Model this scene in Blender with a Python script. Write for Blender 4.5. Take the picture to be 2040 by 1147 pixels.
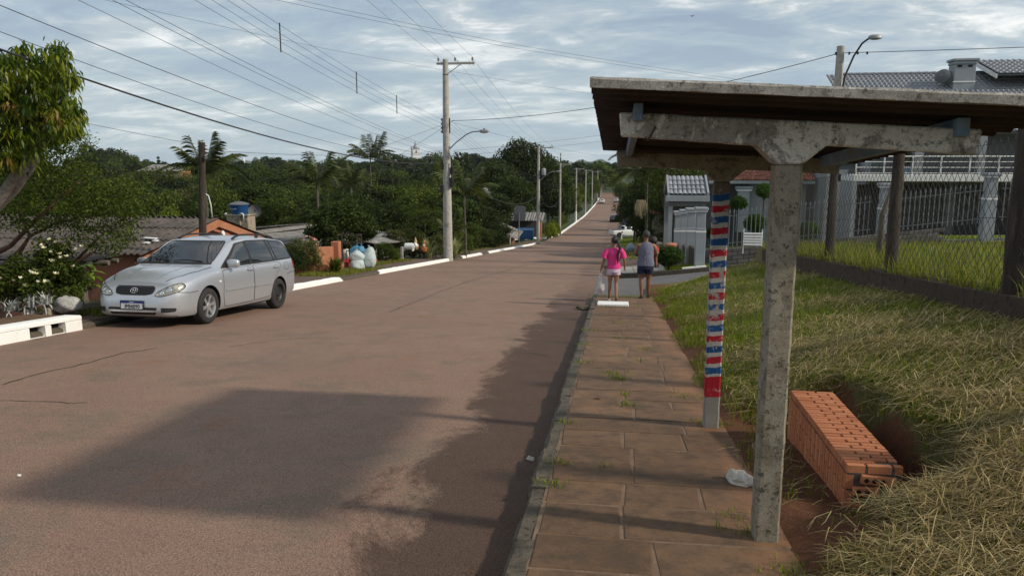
import bpy, bmesh, math, random
import numpy as np
from mathutils import Vector, Matrix
from mathutils.bvhtree import BVHTree
from mathutils.geometry import delaunay_2d_cdt
R_ = math.radians
for o in list(bpy.data.objects):
 bpy.data.objects.remove(o)
SC = bpy.context.scene
COL = SC.collection
random.seed(7)
# ------------------------------------------------------------------ camera
FPX, PITCH, YAW, EYE = 1500.0, R_(9.6), R_(7.8), Vector((0, 0, 1.65))
cam_d = bpy.data.cameras.new('camera')
cam = bpy.data.objects.new('camera', cam_d)
COL.objects.link(cam)
cam.location = EYE
cam.rotation_euler = (R_(90) - PITCH, 0, YAW)
cam_d.sensor_width = 36
cam_d.lens = 36 * FPX / 2040
cam_d.clip_start = 0.05
cam_d.clip_end = 9000
SC.camera = cam
# ------------------------------------------------------------------ sky
SUN = Vector((1.55, -0.24, 1.0)).normalized()
elev = math.asin(SUN.z)
W = bpy.data.worlds.new('World')
SC.world = W
W.use_nodes = True
nt = W.node_tree
N = nt.nodes
L = nt.links
for n in list(N):
 N.remove(n)
out = N.new('ShaderNodeOutputWorld')
bg = N.new('ShaderNodeBackground')
sky = N.new('ShaderNodeTexSky')
sky.sky_type = 'NISHITA'
sky.sun_disc = False
sky.sun_elevation = elev
sky.sun_rotation = math.atan2(SUN.x, SUN.y)
sky.dust_density = 1.5
sky.ozone_density = 2.0
bg.inputs['Strength'].default_value = 0.1
tc = N.new('ShaderNodeTexCoord')
sep = N.new('ShaderNodeSeparateXYZ')
L.new(tc.outputs['Generated'], sep.inputs[0])
def wmath(op, a, b=None, c=None):
 m = N.new('ShaderNodeMath')
 m.operation = op
 for i, v in enumerate((a, b, c)):
  if v is None:
   continue
  if isinstance(v, (int, float)):
   m.inputs[i].default_value = v
  else:
   L.new(v, m.inputs[i])
 return m.outputs[0]
zc = wmath('MAXIMUM', sep.outputs['Z'], 0.0)
den = wmath('ADD', zc, 0.16)
px = wmath('DIVIDE', sep.outputs['X'], den)
py = wmath('DIVIDE', sep.outputs['Y'], den)
cmb = N.new('ShaderNodeCombineXYZ')
L.new(px, cmb.inputs[0])
L.new(py, cmb.inputs[1])
def wnoise(scale, detail, rough, dist, loc):
 mp = N.new('ShaderNodeMapping')
 mp.inputs['Location'].default_value = loc
 mp.inputs['Rotation'].default_value = (0, 0, 0.5)
 mp.inputs['Scale'].default_value = (0.85, 1.25, 1)
 L.new(cmb.outputs[0], mp.inputs[0])
 n = N.new('ShaderNodeTexNoise')
 n.inputs['Scale'].default_value = scale
 n.inputs['Detail'].default_value = detail
 n.inputs['Roughness'].default_value = rough
 n.inputs['Distortion'].default_value = dist
 L.new(mp.outputs[0], n.inputs['Vector'])
 return n.outputs['Fac']
def wramp(fac, stops):
 r = N.new('ShaderNodeValToRGB')
 el = r.color_ramp.elements
 while len(el) < len(stops):
  el.new(0.5)
 for e, (p, c) in zip(el, stops):
  e.position = p
  e.color = (*c, 1) if len(c) == 3 else c
 L.new(fac, r.inputs[0])
 return r.outputs[0]
n1 = wnoise(1.15, 8, 0.6, 0.5, (3.1, 1.7, 0))
n2 = wnoise(3.6, 7, 0.66, 0.7, (8.3, 2.2, 0))
nn = wmath('ADD', wmath('MULTIPLY', n1, 0.68), wmath('MULTIPLY', n2, 0.32))
k = 10.0
cloud = wramp(nn, [(0.40, (0.25 * k, 0.315 * k, 0.43 * k)), (0.47, (0.335 * k, 0.41 * k, 0.49 * k)),
     (0.525, (0.47 * k, 0.52 * k, 0.555 * k)), (0.60, (1.0 * k, 0.98 * k, 0.95 * k))])
cover = wramp(wnoise(2.2, 5, 0.6, 0.3, (1.3, 5.9, 0)), [(0.34, (0.55, 0.55, 0.55)), (0.56, (0.97, 0.97, 0.97))])
mix = N.new('ShaderNodeMixRGB')
L.new(cover, mix.inputs[0])
L.new(sky.outputs[0], mix.inputs[1])
L.new(cloud, mix.inputs[2])
veil = wramp(zc, [(0.0, (0.75, 0.75, 0.75)), (0.26, (0, 0, 0))])
mix2 = N.new('ShaderNodeMixRGB')
L.new(veil, mix2.inputs[0])
L.new(mix.outputs[0], mix2.inputs[1])
mix2.inputs[2].default_value = (0.42 * k, 0.51 * k, 0.55 * k, 1)
L.new(mix2.outputs[0], bg.inputs['Color'])
L.new(bg.outputs[0], out.inputs[0])
# ------------------------------------------------------------------ sun
sd = bpy.data.lights.new('sun', 'SUN')
sd.energy = 2.9
sd.angle = R_(2.8)
sd.color = (1.0, 0.90, 0.76)
so = bpy.data.objects.new('sun', sd)
COL.objects.link(so)
so.rotation_euler = (-SUN).to_track_quat('-Z', 'Y').to_euler()
so.location = (20, -5, 30)
SC.view_settings.view_transform = 'Standard'
SC.view_settings.look = 'None'
SC.view_settings.gamma = 1
SC.view_settings.exposure = 0.28
SC.view_settings.use_curve_mapping = False
SC.cycles.max_bounces = 6
SC.cycles.transparent_max_bounces = 12
SC.cycles.diffuse_bounces = 3
SC.cycles.caustics_reflective = False
SC.cycles.caustics_refractive = False
# ------------------------------------------------------------------ pixel -> direction, point
_F = Vector((-math.sin(YAW) * math.cos(PITCH), math.cos(YAW) * math.cos(PITCH), -math.sin(PITCH)))
_Rt = Vector((math.cos(YAW), math.sin(YAW), 0))
_U = _Rt.cross(_F)
def ray(u, v):
 return _F + _Rt * ((u - 1020) / FPX) - _U * ((v - 573.5) / FPX)
def at(u, v, d):
 return EYE + ray(u, v) * d
def at_x(u, v, x):
 r = ray(u, v)
 return EYE + r * ((x - EYE.x) / r.x)
def at_y(u, v, y):
 r = ray(u, v)
 return EYE + r * ((y - EYE.y) / r.y)
# ------------------------------------------------------------------ the lie of the land
_py = np.array([-60, -20, 0, 37, 78, 109, 141, 183, 250, 330, 420, 700.0])
_pz = np.array([5.3, 1.78, 0, -3.3, -6.9, -8.9, -9.9, -11.1, -12.6, -13.0, -11.0, -9.0])
_yy = np.arange(-60, 700.0, 1.0)
_zz = np.interp(_yy, _py, _pz)
_k = np.hanning(15)
_k /= _k.sum()
_zz = np.convolve(np.pad(_zz, 7, mode='reflect', reflect_type='odd'), _k, mode='valid')
def P(y):
 return np.interp(y, _yy, _zz)
def XL(y):
 return np.interp(y, [0, 10, 80, 105, 170, 267, 400], [-8.72, -8.72, -8.25, -8.0, -6.9, -6.4, -6.4])
def XR(y):
 return np.interp(y, [0, 30, 100, 150, 400], [-0.5, -0.5, 0.0, 1.0, 1.4])
def ss(a, b, x):
 t = np.clip((x - a) / (b - a), 0, 1)
 return t * t * (3 - 2 * t)
def lin(a, b, x):
 return np.clip((x - a) / (b - a), 0, 1)
def bumps(x, y):
 return (np.sin(x * 3.1 + y * 1.7) * 0.5 + np.sin(x * 5.3 - y * 4.1 + 1.3) * 0.3 + np.sin(y * 7.9 + x * 9.7) * 0.2)
def bank_z(x, y):
 t = lin(0.93, 3.62, x)
 z = P(y) + 0.85 * t + 0.07 * np.sin(t * math.pi) + 0.022 * bumps(x, y) * lin(0.9, 1.3, x)
 m = lin(2.04, 1.93, x + 0.04 * np.sin(y * 5)) * lin(3.98, 4.3, y - 0.10 * (x - 1.4)) * lin(6.75, 6.3, y)
 flat = np.minimum(P(y) + 0.015 + 0.01 * bumps(x * 2, y * 2) + 0.05 * lin(1.72, 1.95, x), z)
 z = z * (1 - m) + flat * m
 return z
def side_z(x, y):
 return P(y) + 0.115 * np.clip(x - 0.5, 0, 13) + 0.02 * np.clip(x - 13.5, 0, 30)
def H(x, y):
 x = np.asarray(x, float)
 y = np.asarray(y, float)
 p = P(y)
 dl = XL(y) - x
 r = np.hypot(x, y)
 zl = p - 0.55 * ss(1.9, 4.2, dl) - 1.0 * ss(4.2, 9, dl) - 4.5 * ss(9, 45, dl)
 zl = zl + (-13.5 - zl) * ss(30, 130, dl)
 zr0 = np.where(x < 3.62, bank_z(x, y), p + 1.03 + 0.012 * y + 0.028 * np.clip(x - 3.6, 0, 30))
 zr1 = side_z(x, y)
 kx = 0.5 * np.clip(x - 1, 0, 3.2)
 b = ss(18.2, 20.2, y - kx)
 zr = zr0 * (1 - b) + zr1 * b
 zr = np.where(x < 0.93, p, zr)
 z = np.where(dl > 0, zl, np.where(x > XR(y), zr, p - 0.12))
 far = -11.0 + 3.5 * np.sin(x * 0.008 + 1.0) + 2.0 * np.sin(y * 0.011 + x * 0.004)
 far = far + 5.0 * ss(330, 440, r) - 24.0 * ss(470, 900, r)
 b = ss(230, 420, r) * np.where(np.abs(x + 2.5) < 14, 0.0, 1.0) * ss(14, 40, np.abs(x + 2.5))
 return z * (1 - b) + far * b
def h(x, y):
 return float(H(x, y))
def gpx(u, v, dz=0.0):
 r = ray(u, v)
 t = np.concatenate([np.linspace(1, 40, 8000), np.linspace(40, 500, 12000)])
 X, Y, Z = EYE.x + r.x * t, EYE.y + r.y * t, EYE.z + r.z * t
 i = int(np.argmax(Z - H(X, Y) - dz < 0))
 return Vector((X[i], Y[i], Z[i]))
# ------------------------------------------------------------------ objects
def tag(o, label=None, cat=None, group=None, kind=None):
 if label:
  o['label'] = label
 if cat:
  o['category'] = cat
 if group:
  o['group'] = group
 if kind:
  o['kind'] = kind
 return o
def thing(name, label, cat, loc=(0, 0, 0), rz=0.0, group=None):
 o = bpy.data.objects.new(name, None)
 o.empty_display_size = 0.2
 COL.objects.link(o)
 o.location = loc
 o.rotation_euler = (0, 0, rz)
 return tag(o, label, cat, group)
def link(name, me, parent=None, loc=None, rot=None, scale=None):
 o = bpy.data.objects.new(name, me)
 COL.objects.link(o)
 o.parent = parent
 if loc is not None:
  o.location = loc
 if rot is not None:
  o.rotation_euler = rot
 if scale is not None:
  o.scale = scale
 return o
def copy_tree(o, parent=None, label=None):
 c = o.copy()
 COL.objects.link(c)
 c.parent = parent
 if label:
  c['label'] = label
 for ch in o.children:
  copy_tree(ch, c)
 return c
def np_mesh(name, V, Q, mat=None, rnd=None, smooth=False):
 Qs = Q if isinstance(Q, list) else [Q]
 Qs = [np.asarray(q, np.int32) for q in Qs if len(q)]
 me = bpy.data.meshes.new(name)
 me.vertices.add(len(V))
 me.vertices.foreach_set('co', np.asarray(V, np.float32).ravel())
 idx = np.concatenate([q.ravel() for q in Qs])
 tot = np.concatenate([np.full(len(q), q.shape[1], np.int32) for q in Qs])
 st = np.concatenate([[0], np.cumsum(tot)[:-1]]).astype(np.int32)
 me.loops.add(len(idx))
 me.loops.foreach_set('vertex_index', idx)
 me.polygons.add(len(tot))
 me.polygons.foreach_set('loop_start', st)
 me.polygons.foreach_set('loop_total', tot)
 if smooth:
  me.polygons.foreach_set('use_smooth', np.ones(len(tot), bool))
 if rnd is not None:
  a = me.attributes.new('rnd', 'FLOAT', 'POINT')
  a.data.foreach_set('value', np.asarray(rnd, np.float32))
 me.update(calc_edges=True)
 if mat:
  me.materials.append(mat)
 return me
class MB:
 def __init__(s):
  s.v, s.f, s.m = [], [], []
  s.cur = 0
 def add(s, vs, fs):
  b = len(s.v)
  s.v += [tuple(p) for p in vs]
  s.f += [tuple(i + b for i in f) for f in fs]
  s.m += [s.cur] * len(fs)
 def box(s, c, d, rz=0.0, M=None, taper=1.0):
  x, y, z = d[0] / 2, d[1] / 2, d[2] / 2
  vs = [Vector((sx * x * (taper if sz > 0 else 1), sy * y * (taper if sz > 0 else 1), sz * z)) for sz in (-1, 1) for sy in (-1, 1) for sx in (-1, 1)]
  if M is None:
   M = Matrix.Rotation(rz, 3, 'Z')
  c = Vector(c)
  vs = [M @ p + c for p in vs]
  s.add(vs, [(0, 2, 3, 1), (4, 5, 7, 6), (0, 1, 5, 4), (2, 6, 7, 3), (0, 4, 6, 2), (1, 3, 7, 5)])
  return s
 def bbox(s, x0, x1, y0, y1, z0, z1):
  return s.box(((x0 + x1) / 2, (y0 + y1) / 2, (z0 + z1) / 2), (x1 - x0, y1 - y0, z1 - z0))
 def tube(s, pts, rad, n=8, cap=True):
  pts = [Vector(p) for p in pts]
  if not hasattr(rad, '__len__'):
   rad = [rad] * len(pts)
  rings = []
  up = None
  for i, p in enumerate(pts):
   t = (pts[min(i + 1, len(pts) - 1)] - pts[max(i - 1, 0)]).normalized()
   if up is None:
    up = Vector((0, 0, 1)) if abs(t.z) < 0.9 else Vector((1, 0, 0))
   a = t.cross(up).normalized()
   b = a.cross(t).normalized()
   up = b
   rings.append([p + (a * math.cos(q) + b * math.sin(q)) * rad[i] for q in [2 * math.pi * j / n for j in range(n)]])
  vs = [q for r in rings for q in r]
  fs = []
  for i in range(len(pts) - 1):
   for j in range(n):
    k2 = (j + 1) % n
    fs.append((i * n + j, i * n + k2, (i + 1) * n + k2, (i + 1) * n + j))
  if cap:
   fs.append(tuple(reversed(range(n))))
   fs.append(tuple(range((len(pts) - 1) * n, len(pts) * n)))
  s.add(vs, fs)
  return s
 def lathe(s, prof, n=16, M=None, c=(0, 0, 0), cap=True):
  c = Vector(c)
  vs = []
  for r, z in prof:
   for j in range(n):
    q = 2 * math.pi * j / n
    p = Vector((r * math.cos(q), r * math.sin(q), z))
    vs.append((M @ p if M else p) + c)
  fs = []
  for i in range(len(prof) - 1):
   for j in range(n):
    k2 = (j + 1) % n
    fs.append((i * n + j, i * n + k2, (i + 1) * n + k2, (i + 1) * n + j))
  if cap:
   fs.append(tuple(reversed(range(n))))
   fs.append(tuple(range((len(prof) - 1) * n, len(prof) * n)))
  s.add(vs, fs)
  return s
 def prism(s, poly, lo, hi, axis='y'):
  def mk(a, b, t):
   return {'y': (a, t, b), 'x': (t, a, b), 'z': (a, b, t)}[axis]
  n = len(poly)
  vs = [mk(a, b, lo) for a, b in poly] + [mk(a, b, hi) for a, b in poly]
  fs = [tuple(range(n))[::-1], tuple(range(n, 2 * n))] + [(i, (i + 1) % n, n + (i + 1) % n, n + i) for i in range(n)]
  s.add(vs, fs)
  return s
 def mesh(s, name, mats, smooth=False, bevel=0.0, angle=None):
  me = bpy.data.meshes.new(name)
  me.from_pydata(s.v, [], s.f)
  for m in (mats if isinstance(mats, (list, tuple)) else [mats]):
   me.materials.append(m)
  if max(s.m, default=0):
   me.polygons.foreach_set('material_index', s.m)
  bm = bmesh.new()
  bm.from_mesh(me)
  bmesh.ops.recalc_face_normals(bm, faces=bm.faces)
  if bevel:
   es = [e for e in bm.edges if len(e.link_faces) == 2 and e.calc_face_angle(0) > 0.6]
   bmesh.ops.bevel(bm, geom=es, offset=bevel, segments=1, affect='EDGES', profile=0.5)
  bm.to_mesh(me)
  bm.free()
  if smooth:
   me.shade_smooth()
   if angle:
    me.set_sharp_from_angle(angle=R_(angle))
  me.update()
  return me
 def build(s, name, mats, parent=None, loc=None, rot=None, **kw):
  return link(name, s.mesh(name, mats, **kw), parent, loc, rot)
def rough_up(me, amp, scale=6.0, seed=0):
 rs = np.random.RandomState(seed)
 ph = rs.uniform(0, 6, 6)
 n = len(me.vertices)
 co = np.empty(n * 3, np.float32)
 me.vertices.foreach_get('co', co)
 co = co.reshape(-1, 3)
 d = np.stack([np.sin(co[:, 1] * scale + ph[0]) + np.sin(co[:, 2] * scale * 1.7 + ph[1]),
     np.sin(co[:, 0] * scale + ph[2]) + np.sin(co[:, 2] * scale * 1.3 + ph[3]),
     np.sin(co[:, 0] * scale * 1.5 + ph[4]) + np.sin(co[:, 1] * scale * 1.2 + ph[5])], 1)
 co += (d * amp * 0.5 + rs.normal(0, amp * 0.25, co.shape)).astype(np.float32)
 me.vertices.foreach_set('co', co.ravel())
 me.update()
# ------------------------------------------------------------------ materials
class NT:
 def __init__(s, name):
  s.m = bpy.data.materials.new(name)
  s.m.use_nodes = True
  s.t = s.m.node_tree
  s.t.nodes.clear()
  s.out = s.n('ShaderNodeOutputMaterial')
  s.b = s.n('ShaderNodeBsdfPrincipled')
  s.l(s.b.outputs[0], s.out.inputs[0])
  s.tc = s.n('ShaderNodeTexCoord')
 def n(s, t):
  return s.t.nodes.new(t)
 def l(s, a, b):
  s.t.links.new(a, b)
 def val(s, inp, v):
  if isinstance(v, (int, float)):
   inp.default_value = v
  elif isinstance(v, (tuple, list)):
   inp.default_value = (*v, 1) if len(v) == 3 and len(inp.default_value) == 4 else v
  else:
   s.l(v, inp)
 def noise(s, scale, detail=5, rough=0.55, dist=0.0, vec=None, stretch=None, loc=(0, 0, 0)):
  v = vec or s.tc.outputs['Object']
  if stretch or loc != (0, 0, 0):
   mp = s.n('ShaderNodeMapping')
   mp.inputs['Scale'].default_value = stretch or (1, 1, 1)
   mp.inputs['Location'].default_value = loc
   s.l(v, mp.inputs[0])
   v = mp.outputs[0]
  n = s.n('ShaderNodeTexNoise')
  n.inputs['Scale'].default_value = scale
  n.inputs['Detail'].default_value = detail
  n.inputs['Roughness'].default_value = rough
  n.inputs['Distortion'].default_value = dist
  s.l(v, n.inputs['Vector'])
  return n.outputs['Fac']
 def ramp(s, fac, stops, interp='LINEAR'):
  r = s.n('ShaderNodeValToRGB')
  r.color_ramp.interpolation = interp
  el = r.color_ramp.elements
  while len(el) < len(stops):
   el.new(0.5)
  for e, (p, c) in zip(el, stops):
   e.position = p
   e.color = (c, c, c, 1) if isinstance(c, (int, float)) else (*c, 1)
  s.l(fac, r.inputs[0])
  return r.outputs[0]
 def mix(s, fac, a, b, mode='MIX'):
  m = s.n('ShaderNodeMixRGB')
  m.blend_type = mode
  s.val(m.inputs[0], fac)
  s.val(m.inputs[1], a)
  s.val(m.inputs[2], b)
  return m.outputs[0]
 def math(s, op, a, b=None, c=None, clamp=False):
  m = s.n('ShaderNodeMath')
  m.operation = op
  m.use_clamp = clamp
  for i, v in enumerate((a, b, c)):
   if v is not None:
    s.val(m.inputs[i], v)
  return m.outputs[0]
 def xyz(s, src='Object'):
  p = s.n('ShaderNodeSeparateXYZ')
  s.l(s.tc.outputs[src], p.inputs[0])
  return p.outputs
 def world(s):
  g = s.n('ShaderNodeNewGeometry')
  p = s.n('ShaderNodeSeparateXYZ')
  s.l(g.outputs['Position'], p.inputs[0])
  return p.outputs
 def bump(s, hgt, strength=0.4, dist=0.02):
  b = s.n('ShaderNodeBump')
  b.inputs['Strength'].default_value = strength
  b.inputs['Distance'].default_value = dist
  s.l(hgt, b.inputs['Height'])
  s.l(b.outputs[0], s.b.inputs['Normal'])
 def rnd(s):
  o = s.n('ShaderNodeObjectInfo')
  return o.outputs['Random']
 def end(s, col, rough=0.8, metal=0.0, spec=0.5, coat=0.0):
  s.val(s.b.inputs['Base Color'], col)
  s.val(s.b.inputs['Roughness'], rough)
  s.b.inputs['Metallic'].default_value = metal
  s.b.inputs['Specular IOR Level'].default_value = spec
  if coat:
   s.b.inputs['Coat Weight'].default_value = coat
   s.b.inputs['Coat Roughness'].default_value = 0.08
  return s.m
def M(name, c1, c2=None, scale=4.0, rough=0.8, bump=0.3, fine=60.0, metal=0.0, spec=0.4, c3=None, s3=1.2, amount=(0.35, 0.65), vary=0.0, bdist=0.01, stretch=None):
 t = NT(name)
 c2 = c2 or tuple(v * 0.75 for v in c1)
 a = t.noise(scale, 6, 0.62, stretch=stretch)
 col = t.mix(t.ramp(a, [(amount[0], 0.0), (amount[1], 1.0)]), c1, c2)
 if c3:
  col = t.mix(t.ramp(t.noise(s3, 6, 0.65, 0.3, stretch=stretch, loc=(5.2, 1.3, 2.2)), [(0.5, 0.0), (0.64, 1.0)]), col, c3)
 if vary:
  col = t.mix(1.0, col, t.ramp(t.rnd(), [(0, 1 - vary), (1, 1 + vary)]), 'MULTIPLY')
 f = t.noise(fine, 3, 0.7)
 col = t.mix(0.35, col, t.ramp(f, [(0.3, 0.55), (0.7, 1.3)]), 'MULTIPLY')
 if bump:
  t.bump(t.math('ADD', t.math('MULTIPLY', a, 0.5), f), bump, bdist)
 return t.end(col, rough, metal, spec)
def leaf_mat(name, cols, trans=0.3, rough=0.62, spec=0.16, vary=True):
 t = NT(name)
 at_ = t.n('ShaderNodeAttribute')
 at_.attribute_name = 'rnd'
 n = len(cols)
 col = t.ramp(at_.outputs['Fac'], [(i / max(1, n - 1), c) for i, c in enumerate(cols)])
 if vary:
  col = t.mix(1.0, col, t.ramp(t.rnd(), [(0, 0.6), (1, 1.2)]), 'MULTIPLY')
 t.end(col, rough, 0, spec)
 tr = t.n('ShaderNodeBsdfTranslucent')
 t.l(t.mix(1.0, col, (1.4, 1.5, 0.45), 'MULTIPLY'), tr.inputs[0])
 ms = t.n('ShaderNodeMixShader')
 ms.inputs[0].default_value = trans
 t.l(t.b.outputs[0], ms.inputs[1])
 t.l(tr.outputs[0], ms.inputs[2])
 t.l(ms.outputs[0], t.out.inputs[0])
 return t.m
def road_mat():
 t = NT('red asphalt')
 w = t.world()
 big = t.noise(0.35, 5, 0.6)
 mid = t.noise(2.4, 6, 0.65)
 fine = t.noise(95, 2, 0.8)
 agg = t.n('ShaderNodeTexVoronoi')
 agg.inputs['Scale'].default_value = 105
 t.l(t.tc.outputs['Object'], agg.inputs['Vector'])
 col = t.mix(t.ramp(big, [(0.3, 0), (0.7, 1)]), (0.262, 0.160, 0.112), (0.300, 0.196, 0.140))
 col = t.mix(t.ramp(mid, [(0.35, 0.0), (0.7, 0.6)]), col, (0.235, 0.152, 0.112))
 col = t.mix(t.ramp(t.noise(1.1, 7, 0.7, 0.4, loc=(4, 9, 0)), [(0.52, 0), (0.64, 0.6)]), col, (0.175, 0.142, 0.10))
 col = t.mix(t.ramp(t.noise(0.75, 7, 0.7, 0.2, loc=(11, 2, 0)), [(0.60, 0), (0.70, 0.6)]), col, (0.27, 0.125, 0.065))
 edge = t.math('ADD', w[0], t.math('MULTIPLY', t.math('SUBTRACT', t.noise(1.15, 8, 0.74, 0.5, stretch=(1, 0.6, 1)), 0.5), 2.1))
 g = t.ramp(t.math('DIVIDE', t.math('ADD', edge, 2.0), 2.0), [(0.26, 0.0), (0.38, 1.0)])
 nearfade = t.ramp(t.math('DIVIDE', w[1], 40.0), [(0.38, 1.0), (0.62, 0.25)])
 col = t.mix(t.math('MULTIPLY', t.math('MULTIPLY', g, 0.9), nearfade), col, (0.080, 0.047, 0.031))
 bands = t.ramp(t.noise(0.28, 3, 0.6, stretch=(0.12, 1.0, 1)), [(0.52, 0.0), (0.60, 0.42)])  # dark cross bands paint tree shadow into the far road colour
 fb = t.ramp(t.math('DIVIDE', w[1], 60.0), [(0.3, 0.0), (0.6, 1.0)])
 col = t.mix(t.math('MULTIPLY', bands, fb), col, (0.12, 0.085, 0.073))
 patch = t.ramp(t.noise(0.5, 6, 0.65, 0.3, stretch=(1, 0.35, 1), loc=(2, 7, 0)), [(0.55, 0.0), (0.64, 0.35)])
 col = t.mix(patch, col, (0.185, 0.135, 0.115))
 col = t.mix(0.8, col, t.ramp(agg.outputs['Distance'], [(0.0, 1.7), (0.35, 1.05), (0.6, 0.62), (0.9, 0.5)]), 'MULTIPLY')
 col = t.mix(0.5, col, t.ramp(fine, [(0.3, 0.5), (0.72, 1.45)]), 'MULTIPLY')
 t.bump(t.math('ADD', t.math('MULTIPLY', agg.outputs['Distance'], -1.0), fine), 0.45, 0.006)
 return t.end(col, t.ramp(mid, [(0.3, 0.78), (0.7, 0.95)]), 0, 0.3)
def pave_mat():
 t = NT('brown sandstone paving')
 rn = t.rnd()
 a = t.noise(1.6, 6, 0.65)
 b = t.noise(7, 6, 0.7)
 f = t.noise(70, 3, 0.75)
 col = t.mix(t.ramp(a, [(0.3, 0), (0.7, 1)]), (0.140, 0.082, 0.045), (0.195, 0.115, 0.063))
 col = t.mix(t.ramp(b, [(0.42, 0), (0.66, 0.85)]), col, (0.080, 0.055, 0.036))
 col = t.mix(t.ramp(t.noise(0.8, 7, 0.7, 0.3, loc=(3, 8, 1)), [(0.54, 0), (0.68, 0.6)]), col, (0.27, 0.14, 0.072))
 col = t.mix(1.0, col, t.ramp(rn, [(0, 0.84), (1, 1.14)]), 'MULTIPLY')
 w = t.world()
 soil = t.ramp(t.math('ADD', w[0], t.math('MULTIPLY', t.math('SUBTRACT', t.noise(1.7, 8, 0.72, 0.4, vec=None, loc=(7, 3, 0)), 0.5), 1.5)), [(0.6, 0.0), (0.95, 0.55)])
 col = t.mix(soil, col, (0.30, 0.15, 0.075))
 col = t.mix(0.4, col, t.ramp(f, [(0.3, 0.55), (0.7, 1.35)]), 'MULTIPLY')
 t.bump(t.math('ADD', b, t.math('MULTIPLY', f, 0.4)), 0.5, 0.012)
 return t.end(col, 0.82, 0, 0.3)
def white_kerb_mat():
 t = NT('whitewashed kerb')
 a = t.noise(5, 7, 0.7)
 z = t.noise(14, 5, 0.7)
 col = t.mix(t.ramp(a, [(0.5, 0), (0.75, 0.35)]), (0.80, 0.80, 0.77), (0.55, 0.53, 0.47))
 col = t.mix(t.ramp(z, [(0.66, 0), (0.72, 0.9)]), col, (0.30, 0.27, 0.22))
 t.bump(a, 0.4, 0.01)
 return t.end(col, 0.85)
def concrete_mat(name, base, dark, black, flake=None, scale=6.0):
 t = NT(name)
 a = t.noise(scale, 8, 0.72, 0.2)
 b = t.noise(scale * 3.5, 7, 0.75, 0.3, loc=(3, 1, 4))
 f = t.noise(120, 3, 0.8)
 col = t.mix(t.ramp(a, [(0.36, 0), (0.64, 1)]), base, dark)
 if flake:
  k1 = t.noise(scale * 0.6, 9, 0.78, 0.5, stretch=(1, 1, 0.6), loc=(9, 2, 5))
  col = t.mix(t.ramp(k1, [(0.485, 0), (0.515, 1)]), col, flake)
 col = t.mix(t.ramp(b, [(0.52, 0), (0.64, 0.92)]), col, black)
 col = t.mix(0.5, col, t.ramp(f, [(0.3, 0.5), (0.7, 1.4)]), 'MULTIPLY')
 t.bump(t.math('ADD', b, f), 0.7, 0.006)
 return t.end(col, 0.9, 0, 0.25)
def banded_post_mat():
 t = NT('concrete post with red, white and blue bands')
 o = t.xyz()
 wob = t.math('MULTIPLY', t.math('SUBTRACT', t.noise(11, 6, 0.7), 0.5), 0.05)
 z = t.math('ADD', t.math('ADD', o[2], wob), t.math('MULTIPLY', o[0], -0.10))
 u = t.math('DIVIDE', z, 2.0)
 red, blue, white = (0.36, 0.010, 0.022), (0.010, 0.075, 0.215), (0.42, 0.40, 0.36)
 bare, grime = (0.27, 0.255, 0.225), (0.14, 0.115, 0.085)
 k0 = t.math('ADD', t.math('DIVIDE', t.math('SUBTRACT', z, 0.544), 0.0883), 0.3)
 par = t.math('GREATER_THAN', t.math('FRACT', t.math('MULTIPLY', t.math('FLOOR', k0), 0.5)), 0.25)
 band = t.mix(par, blue, red)
 on = t.math('MULTIPLY', t.math('LESS_THAN', t.math('FRACT', k0), 0.6), t.math('GREATER_THAN', z, 0.515))
 col = t.mix(on, white, band)
 col = t.mix(t.math('LESS_THAN', z, 0.494), col, red)
 col = t.mix(t.math('LESS_THAN', z, 0.318), col, bare)
 col = t.mix(t.math('GREATER_THAN', z, 1.985), col, grime)
 k1 = t.noise(13, 9, 0.78, 0.4, stretch=(1, 1, 0.7))
 midz = t.ramp(u, [(0.30, 0.0), (0.52, 0.10), (0.68, 0.06), (0.85, 0.0)])
 fl = t.ramp(t.math('ADD', k1, midz), [(0.585, 0), (0.605, 1)])
 col = t.mix(fl, col, (0.33, 0.31, 0.285))
 b = t.noise(26, 7, 0.75)
 col = t.mix(t.ramp(b, [(0.62, 0), (0.72, 0.7)]), col, (0.09, 0.075, 0.06))
 f = t.noise(130, 3, 0.8)
 col = t.mix(0.35, col, t.ramp(f, [(0.3, 0.6), (0.7, 1.3)]), 'MULTIPLY')
 t.bump(t.math('ADD', b, f), 0.5, 0.005)
 return t.end(col, 0.75, 0, 0.3)
def brick_mat(name, c1, c2, c3):
 t = NT(name)
 a = t.noise(9, 6, 0.65)
 f = t.noise(110, 3, 0.8)
 col = t.mix(t.rnd(), c1, c2)
 col = t.mix(t.ramp(t.noise(5, 7, 0.7, loc=(1, 6, 2)), [(0.52, 0), (0.70, 0.75)]), col, c3)
 col = t.mix(0.6, col, t.ramp(a, [(0.3, 0.7), (0.7, 1.25)]), 'MULTIPLY')
 col = t.mix(0.35, col, t.ramp(f, [(0.3, 0.6), (0.7, 1.35)]), 'MULTIPLY')
 t.bump(t.math('ADD', a, f), 0.35, 0.004)
 return t.end(col, 0.82, 0, 0.3)
def glass_mat(name, tint, rough=0.04):
 t = NT(name)
 return t.end(tint, rough, 0, 0.9)
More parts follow.
